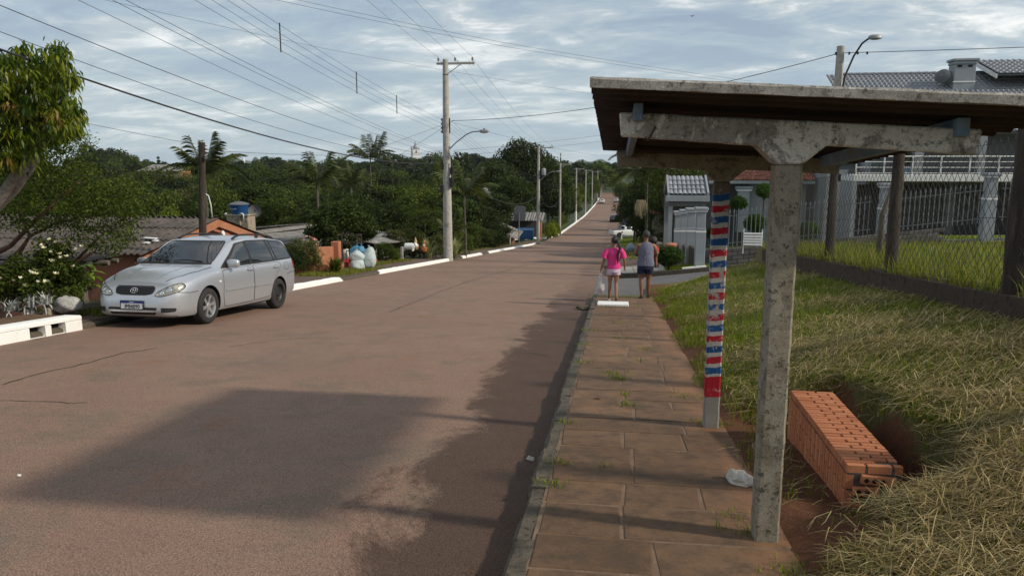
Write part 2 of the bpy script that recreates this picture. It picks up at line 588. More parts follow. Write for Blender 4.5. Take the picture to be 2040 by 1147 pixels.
def dirt_mat():
 t = NT('red earth and thatch')
 a = t.noise(3.0, 7, 0.7)
 b = t.noise(16, 7, 0.75)
 f = t.noise(90, 3, 0.8)
 w = t.world()
 earth = t.mix(t.ramp(b, [(0.3, 0), (0.7, 1)]), (0.20, 0.085, 0.042), (0.105, 0.05, 0.028))
 thatch = t.mix(t.ramp(b, [(0.3, 0), (0.7, 1)]), (0.20, 0.165, 0.075), (0.085, 0.085, 0.03))
 m = t.ramp(t.math('ADD', t.math('DIVIDE', t.math('SUBTRACT', w[0], 0.9), 2.2), t.math('MULTIPLY', t.math('SUBTRACT', a, 0.5), 0.9)), [(0.16, 0.0), (0.34, 1.0)])
 inb = t.math('MULTIPLY', t.math('LESS_THAN', t.math('ADD', w[0], t.math('MULTIPLY', b, 0.3)), 2.14), t.math('MULTIPLY', t.math('GREATER_THAN', w[1], 4.1), t.math('LESS_THAN', w[1], 6.7)))
 col = t.mix(t.math('MULTIPLY', m, t.math('SUBTRACT', 1.0, inb)), earth, thatch)
 col = t.mix(0.5, col, t.ramp(f, [(0.3, 0.5), (0.7, 1.4)]), 'MULTIPLY')
 t.bump(t.math('ADD', b, f), 0.8, 0.02)
 return t.end(col, 0.95, 0, 0.15)
MAT = {}
MAT['road'] = road_mat()
MAT['pave'] = pave_mat()
MAT['white_kerb'] = white_kerb_mat()
MAT['kerb'] = concrete_mat('weathered kerb stone', (0.135, 0.113, 0.083), (0.08, 0.067, 0.049), (0.024, 0.021, 0.015), scale=8)
MAT['dirt'] = dirt_mat()
MAT['joint'] = M('sandy joint', (0.23, 0.155, 0.10), (0.15, 0.10, 0.066), 9, 0.95, 0.5)
MAT['asphalt_grey'] = M('grey asphalt', (0.135, 0.128, 0.125), (0.105, 0.10, 0.098), 1.2, 0.92, 0.4, 90)
MAT['turf'] = M('turf', (0.13, 0.155, 0.035), (0.085, 0.11, 0.025), 1.5, 0.95, 0.6, 40, c3=(0.20, 0.19, 0.06), s3=0.6)
MAT['valley'] = M('valley undergrowth', (0.045, 0.065, 0.02), (0.03, 0.045, 0.015), 0.5, 0.95, 0.6, 12)
MAT['leftpave'] = M('brown left pavement', (0.13, 0.085, 0.062), (0.085, 0.06, 0.045), 1.5, 0.9, 0.4, 50, c3=(0.17, 0.10, 0.06))
MAT['tilepave'] = M('pale paving tile', (0.38, 0.36, 0.31), (0.30, 0.28, 0.24), 3, 0.8, 0.2, 40, vary=0.08)
MAT['conc_beam'] = concrete_mat('flaking whitewashed concrete beam', (0.42, 0.40, 0.36), (0.29, 0.275, 0.245), (0.11, 0.10, 0.085), flake=(0.70, 0.68, 0.62), scale=7)
MAT['conc_post'] = concrete_mat('lichened concrete post', (0.33, 0.285, 0.21), (0.17, 0.147, 0.105), (0.05, 0.045, 0.03), flake=(0.30,0.27,0.21), scale=9)
MAT['conc_back'] = concrete_mat('cream weathered concrete beam', (0.33, 0.30, 0.225), (0.25, 0.225, 0.16), (0.11, 0.09, 0.065), scale=5)
MAT['band_post'] = banded_post_mat()
MAT['fibre_roof'] = concrete_mat('lichened fibre cement sheet', (0.46, 0.43, 0.38), (0.24, 0.22, 0.19), (0.06, 0.054, 0.045), scale=10)
MAT['fibre_under'] = M('dark brown sheet underside', (0.05, 0.034, 0.027), (0.026, 0.019, 0.016), 3, 0.95, 0.2)  # underside coloured a much darker brown than the sheet top
MAT['blue_wood'] = M('faded blue painted timber', (0.24, 0.35, 0.46), (0.15, 0.235, 0.33), 8, 0.8, 0.4, 80, c3=(0.25, 0.24, 0.22), s3=6, stretch=(1, 1, 1))
MAT['brick'] = brick_mat('orange clay brick', (0.45, 0.155, 0.068), (0.56, 0.225, 0.108), (0.34, 0.115, 0.052))
MAT['mortar'] = M('grey mortar', (0.11, 0.095, 0.08), (0.06, 0.052, 0.045), 12, 0.95, 0.6)
MAT['black'] = M('black hole', (0.01, 0.009, 0.008), rough=0.9, bump=0)
MAT['wood_dark'] = M('weathered dark fence wood', (0.055, 0.042, 0.032), (0.028, 0.022, 0.018), 7, 0.9, 0.8, 60, stretch=(3, 3, 0.35), c3=(0.085, 0.068, 0.052), s3=5, bdist=0.02)
MAT['wood_grey'] = M('silvered wood', (0.17, 0.145, 0.12), (0.095, 0.08, 0.065), 8, 0.9, 0.7, 60, stretch=(3, 3, 0.35))
MAT['wire'] = M('dull fence wire', (0.05, 0.046, 0.04), (0.035, 0.03, 0.025), 20, 0.6, 0, metal=0.4)
MAT['cable'] = M('black cable', (0.028, 0.028, 0.03), (0.02, 0.02, 0.02), 20, 0.7, 0)
MAT['alu_cable'] = M('grey bare conductor', (0.07, 0.072, 0.078), (0.05, 0.05, 0.055), 20, 0.6, 0)
MAT['low_wall'] = concrete_mat('dark brown low wall', (0.085, 0.062, 0.046), (0.06, 0.045, 0.034), (0.02, 0.018, 0.014), scale=4)  # dark brown all over, with darker random blotches
MAT['pole_conc'] = concrete_mat('concrete utility pole', (0.44, 0.42, 0.38), (0.36, 0.345, 0.31), (0.20, 0.19, 0.165), scale=2.2)
MAT['steel'] = M('galvanised steel', (0.30, 0.31, 0.32), (0.22, 0.23, 0.24), 8, 0.5, 0.1, metal=0.6)
MAT['porcelain'] = M('brown grey insulator', (0.18, 0.18, 0.17), rough=0.3, bump=0)
MAT['dark_metal'] = M('dark metal', (0.035, 0.035, 0.037), (0.025, 0.025, 0.027), 8, 0.5, 0.1, metal=0.3)
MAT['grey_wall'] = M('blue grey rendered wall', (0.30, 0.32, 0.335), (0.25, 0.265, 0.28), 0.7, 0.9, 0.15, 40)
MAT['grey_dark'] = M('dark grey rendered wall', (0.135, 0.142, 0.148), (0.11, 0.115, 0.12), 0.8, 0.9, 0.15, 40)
MAT['white_paint'] = M('white paint', (0.76, 0.76, 0.74), (0.66, 0.66, 0.63), 2, 0.7, 0.1, 40)
MAT['pillar'] = M('pale grey painted pillar', (0.30, 0.325, 0.345), (0.255, 0.275, 0.295), 1.5, 0.85, 0.15, 50)
MAT['tile_grey'] = M('glazed grey roof tile', (0.23, 0.24, 0.26), (0.16, 0.168, 0.182), 5, 0.33, 0.15, 40, spec=0.65, vary=0.1)
MAT['tile_pale'] = M('silvered roof tile', (0.33, 0.34, 0.36), (0.24, 0.25, 0.27), 6, 0.33, 0.1, 40, spec=0.6, vary=0.25)
MAT['tile_red'] = M('weathered red clay tile', (0.30, 0.085, 0.045), (0.17, 0.055, 0.035), 3.5, 0.8, 0.3, 40, c3=(0.34, 0.20, 0.13), s3=4, vary=0.15)
MAT['rust_wall'] = M('stained terracotta render', (0.34, 0.135, 0.085), (0.25, 0.095, 0.06), 1.1, 0.92, 0.25, 50, c3=(0.10, 0.055, 0.04), s3=0.9)
MAT['orange_wall'] = M('orange render', (0.42, 0.17, 0.095), (0.35, 0.14, 0.08), 1.2, 0.9, 0.15, 50)
MAT['orange_wood'] = M('orange painted board', (0.40, 0.17, 0.085), (0.30, 0.125, 0.065), 2, 0.8, 0.2, 50, stretch=(1, 1, 4))
MAT['red_wall'] = M('crimson painted boards', (0.40, 0.022, 0.03), (0.32, 0.018, 0.024), 2, 0.75, 0.15, 50)
MAT['old_roof'] = concrete_mat('sooty old fibre cement roof', (0.13, 0.11, 0.095), (0.065, 0.055, 0.048), (0.025, 0.021, 0.019), scale=1.6)
MAT['grey_roof'] = concrete_mat('grey fibre cement roof', (0.27, 0.255, 0.235), (0.19, 0.18, 0.165), (0.08, 0.075, 0.068), scale=1.2)
MAT['tank_blue'] = M('blue water tank plastic', (0.012, 0.085, 0.255), (0.010, 0.07, 0.21), 3, 0.4, 0.05, 30)
MAT['tank_lid'] = M('grey dusty lid', (0.15, 0.15, 0.165), (0.10, 0.10, 0.11), 4, 0.8, 0.2)
MAT['tower'] = concrete_mat('stained tower render', (0.40, 0.335, 0.26), (0.27, 0.22, 0.165), (0.11, 0.085, 0.06), scale=2.2)
MAT['pvc'] = M('white pvc', (0.75, 0.75, 0.73), rough=0.4, bump=0)
MAT['trunk'] = M('grey brown bark', (0.115, 0.088, 0.066), (0.06, 0.046, 0.036), 8, 0.95, 0.9, 40, stretch=(2, 2, 0.6), bdist=0.02)
MAT['trunk_pale'] = M('pale lichened bark', (0.26, 0.235, 0.20), (0.13, 0.115, 0.095), 14, 0.95, 0.9, 50, bdist=0.015)
MAT['trunk_red'] = M('reddish bark', (0.15, 0.082, 0.048), (0.085, 0.05, 0.033), 9, 0.9, 0.7, 40)
MAT['palm_trunk'] = M('ringed palm trunk', (0.11, 0.095, 0.07), (0.06, 0.052, 0.04), 5, 0.9, 0.7, 30, stretch=(0.5, 0.5, 6))
MAT['lf_dark'] = leaf_mat('dark evergreen leaf', [(0.016, 0.027, 0.006), (0.028, 0.045, 0.009), (0.042, 0.064, 0.012), (0.066, 0.092, 0.018)])
MAT['lf_mid'] = leaf_mat('mid green leaf', [(0.024, 0.040, 0.008), (0.045, 0.070, 0.011), (0.073, 0.102, 0.014), (0.115, 0.140, 0.02)])
MAT['lf_light'] = leaf_mat('light green leaf', [(0.05, 0.075, 0.011), (0.09, 0.12, 0.015), (0.14, 0.17, 0.02), (0.20, 0.21, 0.03)])
MAT['lf_olive'] = leaf_mat('olive leaf', [(0.045, 0.055, 0.017), (0.075, 0.085, 0.024), (0.11, 0.12, 0.036), (0.14, 0.14, 0.05)])
MAT['lf_blue'] = leaf_mat('far dark leaf', [(0.018, 0.029, 0.009), (0.028, 0.043, 0.012), (0.042, 0.060, 0.017)])
MAT['lf_mango'] = leaf_mat('glossy mango leaf', [(0.016, 0.034, 0.006), (0.045, 0.085, 0.010), (0.12, 0.17, 0.014), (0.24, 0.27, 0.022), (0.36, 0.33, 0.045)], 0.4, 0.45, 0.3)
MAT['lf_mango_young'] = leaf_mat('young coppery leaf', [(0.36, 0.26, 0.07), (0.40, 0.20, 0.08), (0.34, 0.14, 0.08)], 0.35, 0.4)
MAT['lf_palm'] = leaf_mat('palm leaflet', [(0.022, 0.034, 0.009), (0.04, 0.058, 0.013), (0.075, 0.092, 0.022), (0.12, 0.125, 0.04)], 0.2, 0.5, 0.25)
MAT['lf_box'] = leaf_mat('clipped box leaf', [(0.026, 0.06, 0.010), (0.05, 0.105, 0.016), (0.085, 0.15, 0.024)])
MAT['lf_lime'] = leaf_mat('lime hedge leaf', [(0.12, 0.17, 0.016), (0.20, 0.26, 0.022), (0.32, 0.34, 0.03)])
MAT['lf_varieg'] = leaf_mat('striped pale leaf', [(0.15, 0.19, 0.07), (0.30, 0.33, 0.16), (0.45, 0.45, 0.28)])
MAT['lf_silver'] = leaf_mat('silver white leaf', [(0.40, 0.42, 0.40), (0.58, 0.59, 0.58), (0.72, 0.72, 0.72)], 0.1)
MAT['lf_ginger'] = leaf_mat('broad bright leaf', [(0.10, 0.20, 0.02), (0.18, 0.30, 0.03), (0.30, 0.38, 0.04)], 0.35, 0.4)
MAT['petal'] = leaf_mat('cream white petal', [(0.72, 0.62, 0.36), (0.80, 0.76, 0.62), (0.82, 0.81, 0.76)], 0.2)
MAT['petal_pink'] = leaf_mat('salmon pink petal', [(0.60, 0.28, 0.24), (0.70, 0.42, 0.38)], 0.2)
MAT['gr_green'] = leaf_mat('green grass blade', [(0.06, 0.105, 0.010), (0.12, 0.175, 0.014), (0.20, 0.24, 0.020), (0.33, 0.32, 0.04)], 0.3, vary=False)
MAT['gr_lawn'] = leaf_mat('tall yellow green grass', [(0.06, 0.085, 0.014), (0.11, 0.14, 0.02), (0.19, 0.20, 0.03), (0.34, 0.30, 0.07)], 0.3, vary=False)
MAT['gr_straw'] = leaf_mat('dry straw', [(0.13, 0.09, 0.035), (0.27, 0.20, 0.08), (0.44, 0.335, 0.15), (0.62, 0.50, 0.26)], 0.15, vary=False)
MAT['gr_dull'] = leaf_mat('dull short grass', [(0.05, 0.075, 0.016), (0.085, 0.11, 0.024), (0.13, 0.145, 0.04)], 0.25, vary=False)
# ------------------------------------------------------------------ ground
def grid_mesh(name, xs, ys, zf, mat):
 X, Y = np.meshgrid(xs, ys)
 Z = zf(X, Y)
 V = np.stack([X, Y, Z], -1).reshape(-1, 3)
 nx, ny = len(xs), len(ys)
 i = np.arange(nx * (ny - 1)).reshape(ny - 1, nx)[:, :-1].ravel()
 return np_mesh(name, V, np.stack([i, i + 1, i + nx + 1, i + nx], 1), mat, smooth=True)
def ground_z(X, Y):
 z = H(X, Y)
 cut = (X > XL(Y) - 1.7) & (X < XR(Y) + 0.02)
 z = np.where(cut, P(Y) - 0.34, z - 0.05)
 z = np.where((X >= -0.6) & (X < 4.2) & (Y < 22), np.minimum(z, P(Y) - 0.3), z)
 z = np.where((X >= 3.6) & (Y < 22), z - 0.25, z)
 z = np.where((X >= -0.6) & (Y > 17.5) & (Y < 27.5) & (X < 30), np.minimum(z, side_z(X, Y) - 0.5), z)
 return z
xs = np.concatenate([np.linspace(-3000, -400, 14)[:-1], np.linspace(-400, -60, 60)[:-1], np.linspace(-60, -12, 60)[:-1], np.linspace(-12, 20, 90)[:-1], np.linspace(20, 80, 30)[:-1], np.linspace(80, 400, 30)[:-1], np.linspace(400, 3000, 14)])
ys = np.concatenate([np.linspace(-60, 0, 25)[:-1], np.linspace(0, 60, 120)[:-1], np.linspace(60, 300, 120)[:-1], np.linspace(300, 700, 50)[:-1], np.linspace(700, 4000, 16)])
ground = link('ground', grid_mesh('ground', xs, ys, ground_z, MAT['valley']))
tag(ground, kind='structure')
def strip(name, xa, xb, y0, y1, dz, mat, n=2, step=0.5, zf=None):
 ys_ = np.arange(y0, y1 + 1e-6, step)
 t = np.linspace(0, 1, n)
 A, B = xa(ys_), xb(ys_)
 X = A[:, None] * (1 - t) + B[:, None] * t
 Y = np.repeat(ys_[:, None], n, 1)
 Z = (zf(X, Y) if zf else P(Y)) + dz
 V = np.stack([X, Y, Z], -1).reshape(-1, 3)
 i = np.arange(n * (len(ys_) - 1)).reshape(-1, n)[:, :-1].ravel()
 return np_mesh(name, V, np.stack([i, i + 1, i + n + 1, i + n], 1), mat, smooth=True)
cst = lambda c: (lambda y: np.full_like(y, c, dtype=float))
camber = lambda X, Y: P(Y) - 0.12 + 0.0 * X
road = link('road', strip('road', lambda y: XL(y) - 0.02, lambda y: XR(y) + np.where(y > 19.0, 0.55, 0.02), -12, 345, 0.0, MAT['road'], 16, 0.75, camber))
tag(road, kind='structure')
side = link('side_street', strip('side_street', cst(-0.55), cst(26), 19.3, 26.9, -0.114, MAT['asphalt_grey'], 40, 0.4, side_z))
tag(side, kind='structure')
# ---- cracks in the road
def crack(pts, w=0.012, seed=0):
 rs = random.Random(seed)
 P2 = []
 for (a, b) in zip(pts, pts[1:]):
  n = max(2, int(math.hypot(b[0] - a[0], b[1] - a[1]) / 0.12))
  for i in range(n):
   t = i / n
   P2.append(((a[0] + (b[0] - a[0]) * t) + rs.gauss(0, 0.016), (a[1] + (b[1] - a[1]) * t) + rs.gauss(0, 0.016)))
 vs, fs = [], []
 for i, (x, y) in enumerate(P2):
  a, b = P2[max(0, i - 1)], P2[min(len(P2) - 1, i + 1)]
  dx, dy = b[0] - a[0], b[1] - a[1]
  l = math.hypot(dx, dy) + 1e-6
  ww = w * rs.uniform(0.3, 1.2)
  for s in (-1, 1):
   xx, yy = x - dy / l * ww * s, y + dx / l * ww * s
   vs.append((xx, yy, float(P(yy)) - 0.12 + 0.004))
  if i:
   fs.append((2 * i - 2, 2 * i - 1, 2 * i + 1, 2 * i))
 me = bpy.data.meshes.new('crack')
 me.from_pydata(vs, [], fs)
 me.materials.append(MAT['crack'])
 link('crack', me, road)
MAT['crack'] = M('dark crack', (0.045, 0.033, 0.027), (0.03, 0.024, 0.02), 9, 0.95, 0)
def gxy(u, v):
 p = gpx(u, v)
 return (p.x, p.y)
crack([gxy(775, 622), gxy(825, 602), gxy(880, 580), gxy(935, 560), gxy(1000, 541), gxy(1050, 527)], 0.014, 1)
crack([gxy(0, 766), gxy(90, 742), gxy(180, 722), gxy(240, 705), gxy(330, 690)], 0.012, 2)
crack([gxy(640, 588), gxy(760, 590), gxy(900, 598), gxy(1010, 607)], 0.006, 3)
crack([gxy(1000, 700), gxy(1060, 704), gxy(1110, 712)], 0.008, 4)
crack([gxy(460, 690), gxy(560, 676), gxy(680, 668)], 0.006, 5)
crack([gxy(0, 797), gxy(140, 803), gxy(220, 800)], 0.007, 6)
# ---- right-hand pavement: bed, slabs
pav = link('pavement', strip('pavement', cst(-0.40), cst(0.99), -4, 18.9, -0.001, MAT['joint'], 6, 0.5))
tag(pav, kind='structure')
rs = random.Random(11)
def slab(x0, x1, y0, y1, dz, tilt):
 mb = MB()
 n = 3
 jit = lambda: rs.uniform(-0.012, 0.012)
 c = [(x0 + jit(), y0 + jit()), (x1 + jit(), y0 + jit()), (x1 + jit(), y1 + jit()), (x0 + jit(), y1 + jit())]
 z = [float(P(y)) + dz + tilt * (x - x0) for x, y in c]
 top = [Vector((x, y, zz)) for (x, y), zz in zip(c, z)]
 cen = sum(top, Vector()) / 4
 ins = [cen + (p - cen) * (1 - 0.012 / max(0.1, (p - cen).length)) for p in top]
 low = [Vector((p.x, p.y, p.z - 0.006)) for p in top]
 bot = [Vector((p.x, p.y, p.z - 0.05)) for p in top]
 mb.add(ins + low + bot, [(0, 1, 2, 3)] + [(i, 4 + i, 4 + (i + 1) % 4, (i + 1) % 4) for i in range(4)] + [(4 + i, 8 + i, 8 + (i + 1) % 4, 4 + (i + 1) % 4) for i in range(4)])
 o = mb.build('paving_slab', MAT['pave'], pav)
y = -3.0
row = 0
while y < 18.2:
 d = rs.choice([0.34, 0.42, 0.48, 0.40, 0.45])
 g_ = rs.uniform(0.007, 0.018)
 cut = rs.choice([0.17, 0.22, 0.12, 0.62, 0.55, 0.2]) + rs.uniform(-0.05, 0.05)
 if row % 3 == 2:
  cuts = [-0.385, cut * 0.6, 0.56, 0.97]
 else:
  cuts = [-0.385, cut, 0.97]
 for a, b in zip(cuts, cuts[1:]):
  slab(a + g_ / 2, b - g_ / 2, y + g_ / 2, y + d - g_ / 2, rs.uniform(0.001, 0.007), rs.uniform(-0.002, 0.002))
 y += d
 row += 1
kerb = link('kerb', strip('kerb', cst(-0.505), cst(-0.39), -4, 19.2, -0.10, MAT['joint'], 2, 0.5))
tag(kerb, kind='structure')
def kerb_stone(parent, x0, x1, y0, y1, mat, top=0.0, depth=0.2, round_=0.02, zf=P, seed=0):
 n = max(2, int((y1 - y0) / 0.13) + 1)
 rr = random.Random(seed)
 vs, fs = [], []
 prof = [(x0, -depth), (x0, -round_), (x0 + (round_ if x1 > x0 else -round_), 0), (x1, 0.0), (x1, -depth)]
 for i in range(n):
  yy = y0 + (y1 - y0) * i / (n - 1)
  for (px_, pz_) in prof:
   j = rr.uniform(-0.011, 0.011)
   vs.append((px_ + j, yy, float(zf(yy)) + top + pz_ + rr.uniform(-0.008, 0.006)))
 m = len(prof)
 for i in range(n - 1):
  for j in range(m - 1):
   fs.append((i * m + j, (i + 1) * m + j, (i + 1) * m + j + 1, i * m + j + 1))
 fs += [tuple(range(m)), tuple(range((n - 1) * m, n * m))[::-1]]
 mb = MB()
 mb.add(vs, fs)
 return mb.build('kerb_stone', mat, parent, smooth=True, angle=35)
y = -3.5
i = 0
while y < 18.6:
 d = rs.uniform(0.75, 1.05)
 kerb_stone(kerb, -0.50 - rs.uniform(0, 0.015), -0.385, y + 0.006, y + d - 0.006, MAT['kerb'], rs.uniform(-0.006, 0.012), 0.22, 0.03, seed=i)
 y += d
 i += 1
# ---- left-hand pavement and its whitewashed kerb in lengths, lowered at the driveways
lp = link('left_pavement', strip('left_pavement', lambda y: XL(y) - 1.75, lambda y: XL(y) - 0.13, 2, 86, -0.012, MAT['leftpave'], 6, 0.5))
tag(lp, kind='structure')
kb = MB()
vs, fs = [], []
yk = np.arange(2, 82.6, 0.5)
for y in yk:
 xo, z0 = float(XL(y)), float(P(y))
 for dx, dz in ((-0.028, -0.25), (-0.028, -0.065), (-0.055, -0.045), (-0.15, -0.02), (-0.15, -0.25)):
  vs.append((xo + dx, y, z0 + dz))
for i in range(len(yk) - 1):
 for j in range(4):
  fs.append((i * 5 + j, (i + 1) * 5 + j, (i + 1) * 5 + j + 1, i * 5 + j + 1))
kb.add(vs, fs)
lk = kb.build('left_kerb', MAT['kerb'])
tag(lk, kind='structure')
def white_len(ya, yb, seed, ramp=0.35):
 n = max(4, int((yb - ya) / 0.3))
 rr = random.Random(seed)
 vs, fs = [], []
 for i in range(n + 1):
  yy = ya + (yb - ya) * i / n
  e = min(1, min(yy - ya, yb - yy) / ramp + 0.12) if ramp else 1
  xo = float(XL(yy)) + rr.uniform(-0.012, 0.012)
  z0 = float(P(yy))
  tz = z0 - 0.12 + (0.135 + rr.uniform(-0.008, 0.008)) * e
  for px_, pz_ in ((xo + 0.02, z0 - 0.2), (xo + 0.005, tz - 0.03), (xo - 0.03, tz), (xo - 0.17, tz + 0.003), (xo - 0.175, z0 - 0.2)):
   vs.append((px_, yy, pz_))
 for i in range(n):
  for j in range(4):
   fs.append((i * 5 + j, (i + 1) * 5 + j, (i + 1) * 5 + j + 1, i * 5 + j + 1))
 fs += [(0, 1, 2, 3, 4), tuple(range(n * 5, n * 5 + 5))[::-1]]
 mb = MB()
 mb.add(vs, fs)
 o = mb.build('whitewashed_kerb', MAT['white_kerb'], lk, smooth=True, angle=40)
 return o
yof = lambda u, v: gpx(u, v).y
for i, (a, b) in enumerate([(15.2, yof(685, 556)), (yof(760, 546), yof(912, 520)), (yof(930, 515), yof(961, 507)), (yof(975, 504), 82.0)]):
 white_len(a, b, i)
gi = thing('gutter_inlet', 'whitewashed concrete gutter inlet with two dark mouths beside the silver car', 'drain', (-8.72, 9.0, float(P(9.0))))
y0i, y1i = 7.6, 11.15
mb = MB()
def inlet_block(mb, ya, yb, zlo, zhi, x0, x1):
 n = 4
 vs, fs = [], []
 for i in range(n + 1):
  yy = ya + (yb - ya) * i / n
  dz = float(P(yy)) - float(P(9.0))
  for xx, zz in ((x1, zlo), (x1, zhi - 0.02), (x1 - 0.025, zhi), (x0, zhi), (x0, zlo)):
   vs.append((xx, yy - 9.0, dz + zz))
 for i in range(n):
  for j in range(5):
   k2 = (j + 1) % 5
   fs.append((i * 5 + j, (i + 1) * 5 + j, (i + 1) * 5 + k2, i * 5 + k2))
 fs += [(0, 1, 2, 3, 4), tuple(range(n * 5, n * 5 + 5))[::-1]]
 mb.add(vs, fs)
yu = lambda u: at_x(u, 668, -8.69).y
m1, m2 = (yu(60), yu(92)), (yu(104), yu(133))
y1i = yu(166)
inlet_block(mb, y0i, y1i, 0.06, 0.125, -0.26, 0.03)
for a, b in ((y0i, m1[0]), (m1[1], m2[0]), (m2[1], y1i)):
 inlet_block(mb, a, b, -0.16, 0.062, -0.26, 0.028)
for a, b in (m1, m2):
 inlet_block(mb, a, b, -0.16, -0.115, -0.26, 0.03)
mb.build('frame', MAT['white_kerb'], gi, smooth=True, angle=40)
for a, b in (m1, m2):
 mb = MB()
 inlet_block(mb, a - 0.02, b + 0.02, -0.15, 0.06, -0.28, -0.10)
 mb.build('mouth', MAT['black'], gi)  # black block set in the opening, painted dark for the shade inside
white_len(2.5, 7.62, 40, 0)
fl = MB()
for k2, (xa, xb, ya, yb) in enumerate([(-9.9, -8.92, 8.2, 9.5), (-10.0, -8.92, 9.52, 10.6), (-9.75, -8.92, 10.62, 11.2), (-11.2, -10.02, 8.2, 9.6), (-11.0, -10.02, 9.62, 10.9)]):
 fl = MB()
 fl.add([(xa, ya, float(P(ya)) + 0.10), (xb, ya, float(P(ya)) + 0.10), (xb, yb, float(P(yb)) + 0.10), (xa, yb, float(P(yb)) + 0.10),
   (xa, ya, float(P(ya)) - 0.04), (xb, ya, float(P(ya)) - 0.04), (xb, yb, float(P(yb)) - 0.04), (xa, yb, float(P(yb)) - 0.04)],
   [(0, 1, 2, 3), (0, 4, 5, 1), (1, 5, 6, 2), (2, 6, 7, 3), (3, 7, 4, 0)])
 fl.build('flagstone', MAT['pave'], lp)
# ---- far kerbs (thin white line on the left beyond the bend, grey on the right)
fk = MB()
def kerb_line(name, pts, w, hgt, mat):
 vs, fs = [], []
 for i, (x, y, z) in enumerate(pts):
  a, b = pts[max(0, i - 1)], pts[min(len(pts) - 1, i + 1)]
  dx, dy = b[0] - a[0], b[1] - a[1]
  l = math.hypot(dx, dy)
  nx_, ny_ = -dy / l, dx / l
  for s, zz in ((0, -0.15), (0, hgt), (w, hgt), (w, -0.15)):
   vs.append((x + nx_ * s, y + ny_ * s, z + zz))
 n = len(pts)
 for i in range(n - 1):
  for j in range(4):
   k2 = (j + 1) % 4
   fs.append((i * 4 + j, (i + 1) * 4 + j, (i + 1) * 4 + k2, i * 4 + k2))
 fs += [(0, 1, 2, 3), (n * 4 - 1, n * 4 - 2, n * 4 - 3, n * 4 - 4)]
 mb = MB()
 mb.add(vs, fs)
 o = mb.build(name, mat)
 tag(o, kind='structure')
 return o
ysf = [96, 100, 106, 115, 130, 150, 170, 200, 230, 267, 300, 330]
kerb_line('far_left_kerb', [(-13.2, 88.0, float(P(88))), (-11.2, 91.0, float(P(91))), (-9.3, 94.0, float(P(94)))] + [(float(XL(y)) + 0.0, y, float(P(y)) - 0.03) for y in ysf], 0.32, 0.07, MAT['white_kerb'])
kerb_line('far_right_kerb', [(float(XR(y)) + 0.22, y, float(P(y)) - 0.08) for y in [34, 45, 60, 80, 100, 120, 150, 200, 267, 330]], 0.2, 0.07, MAT['kerb'])
ck = [(26, 27.0), (14, 27.0), (8, 27.0), (5, 27.0), (3.0, 27.0), (1.2, 27.1), (0.3, 27.6), (-0.15, 28.6), (-0.25, 30), (-0.24, 32), (-0.22, 34)]
kerb_line('corner_kerb', [(x, y, float(side_z(x, y)) - 0.10) for x, y in ck], -0.16, 0.12, MAT['kerb'])
cp = link('corner_pavement', strip('corner_pavement', lambda y: np.interp(y, [27.1, 28, 29, 30], [1.4, 0.25, 0.0, -0.05]), lambda y: np.interp(y, [27.1, 33, 34, 80], [4.0, 2.3, 2.3, 3.2]), 27.15, 80, 0.0, MAT['leftpave'], 10, 0.5, side_z))
tag(cp, kind='structure')
for r in range(5):
 for c in range(3):
  x0, y0 = 0.15 + c * 0.62, 28.0 + r * 1.0
  mb = MB()
  vs = []
  for (x, y) in ((x0, y0), (x0 + 0.6, y0), (x0 + 0.6, y0 + 0.97), (x0, y0 + 0.97)):
   vs.append((x, y, float(side_z(x, y)) + 0.012))
  vs += [(x, y, z - 0.05) for x, y, z in vs]
  mb.add(vs, [(0, 1, 2, 3), (0, 4, 5, 1), (1, 5, 6, 2), (2, 6, 7, 3), (3, 7, 4, 0)])
  mb.build('paving_tile', MAT['tilepave'], cp)
# ---- the grass bank, red earth showing at its foot, and the lawn behind the fence
bxs = np.concatenate([np.linspace(0.9, 2.2, 44)[:-1], np.linspace(2.2, 3.72, 26)])
bys = np.concatenate([np.linspace(-4, 3.6, 60)[:-1], np.linspace(3.6, 7.2, 110)[:-1], np.linspace(7.2, 21.8, 140)])
bank = link('grass_bank', grid_mesh('grass_bank', bxs, bys, lambda X, Y: H(X, Y) - 0.005, MAT['dirt']))
tag(bank, kind='structure')
lawn = link('lawn', grid_mesh('lawn', np.linspace(3.74, 40, 60), np.linspace(-4, 21.8, 80), lambda X, Y: H(X, Y) - 0.03, MAT['turf']))
tag(lawn, kind='structure')
rg = link('garden_ground', grid_mesh('garden_ground', np.linspace(2.2, 60, 60), np.linspace(27.2, 120, 80), lambda X, Y: side_z(X, Y) - 0.03, MAT['turf']))
tag(rg, kind='structure')
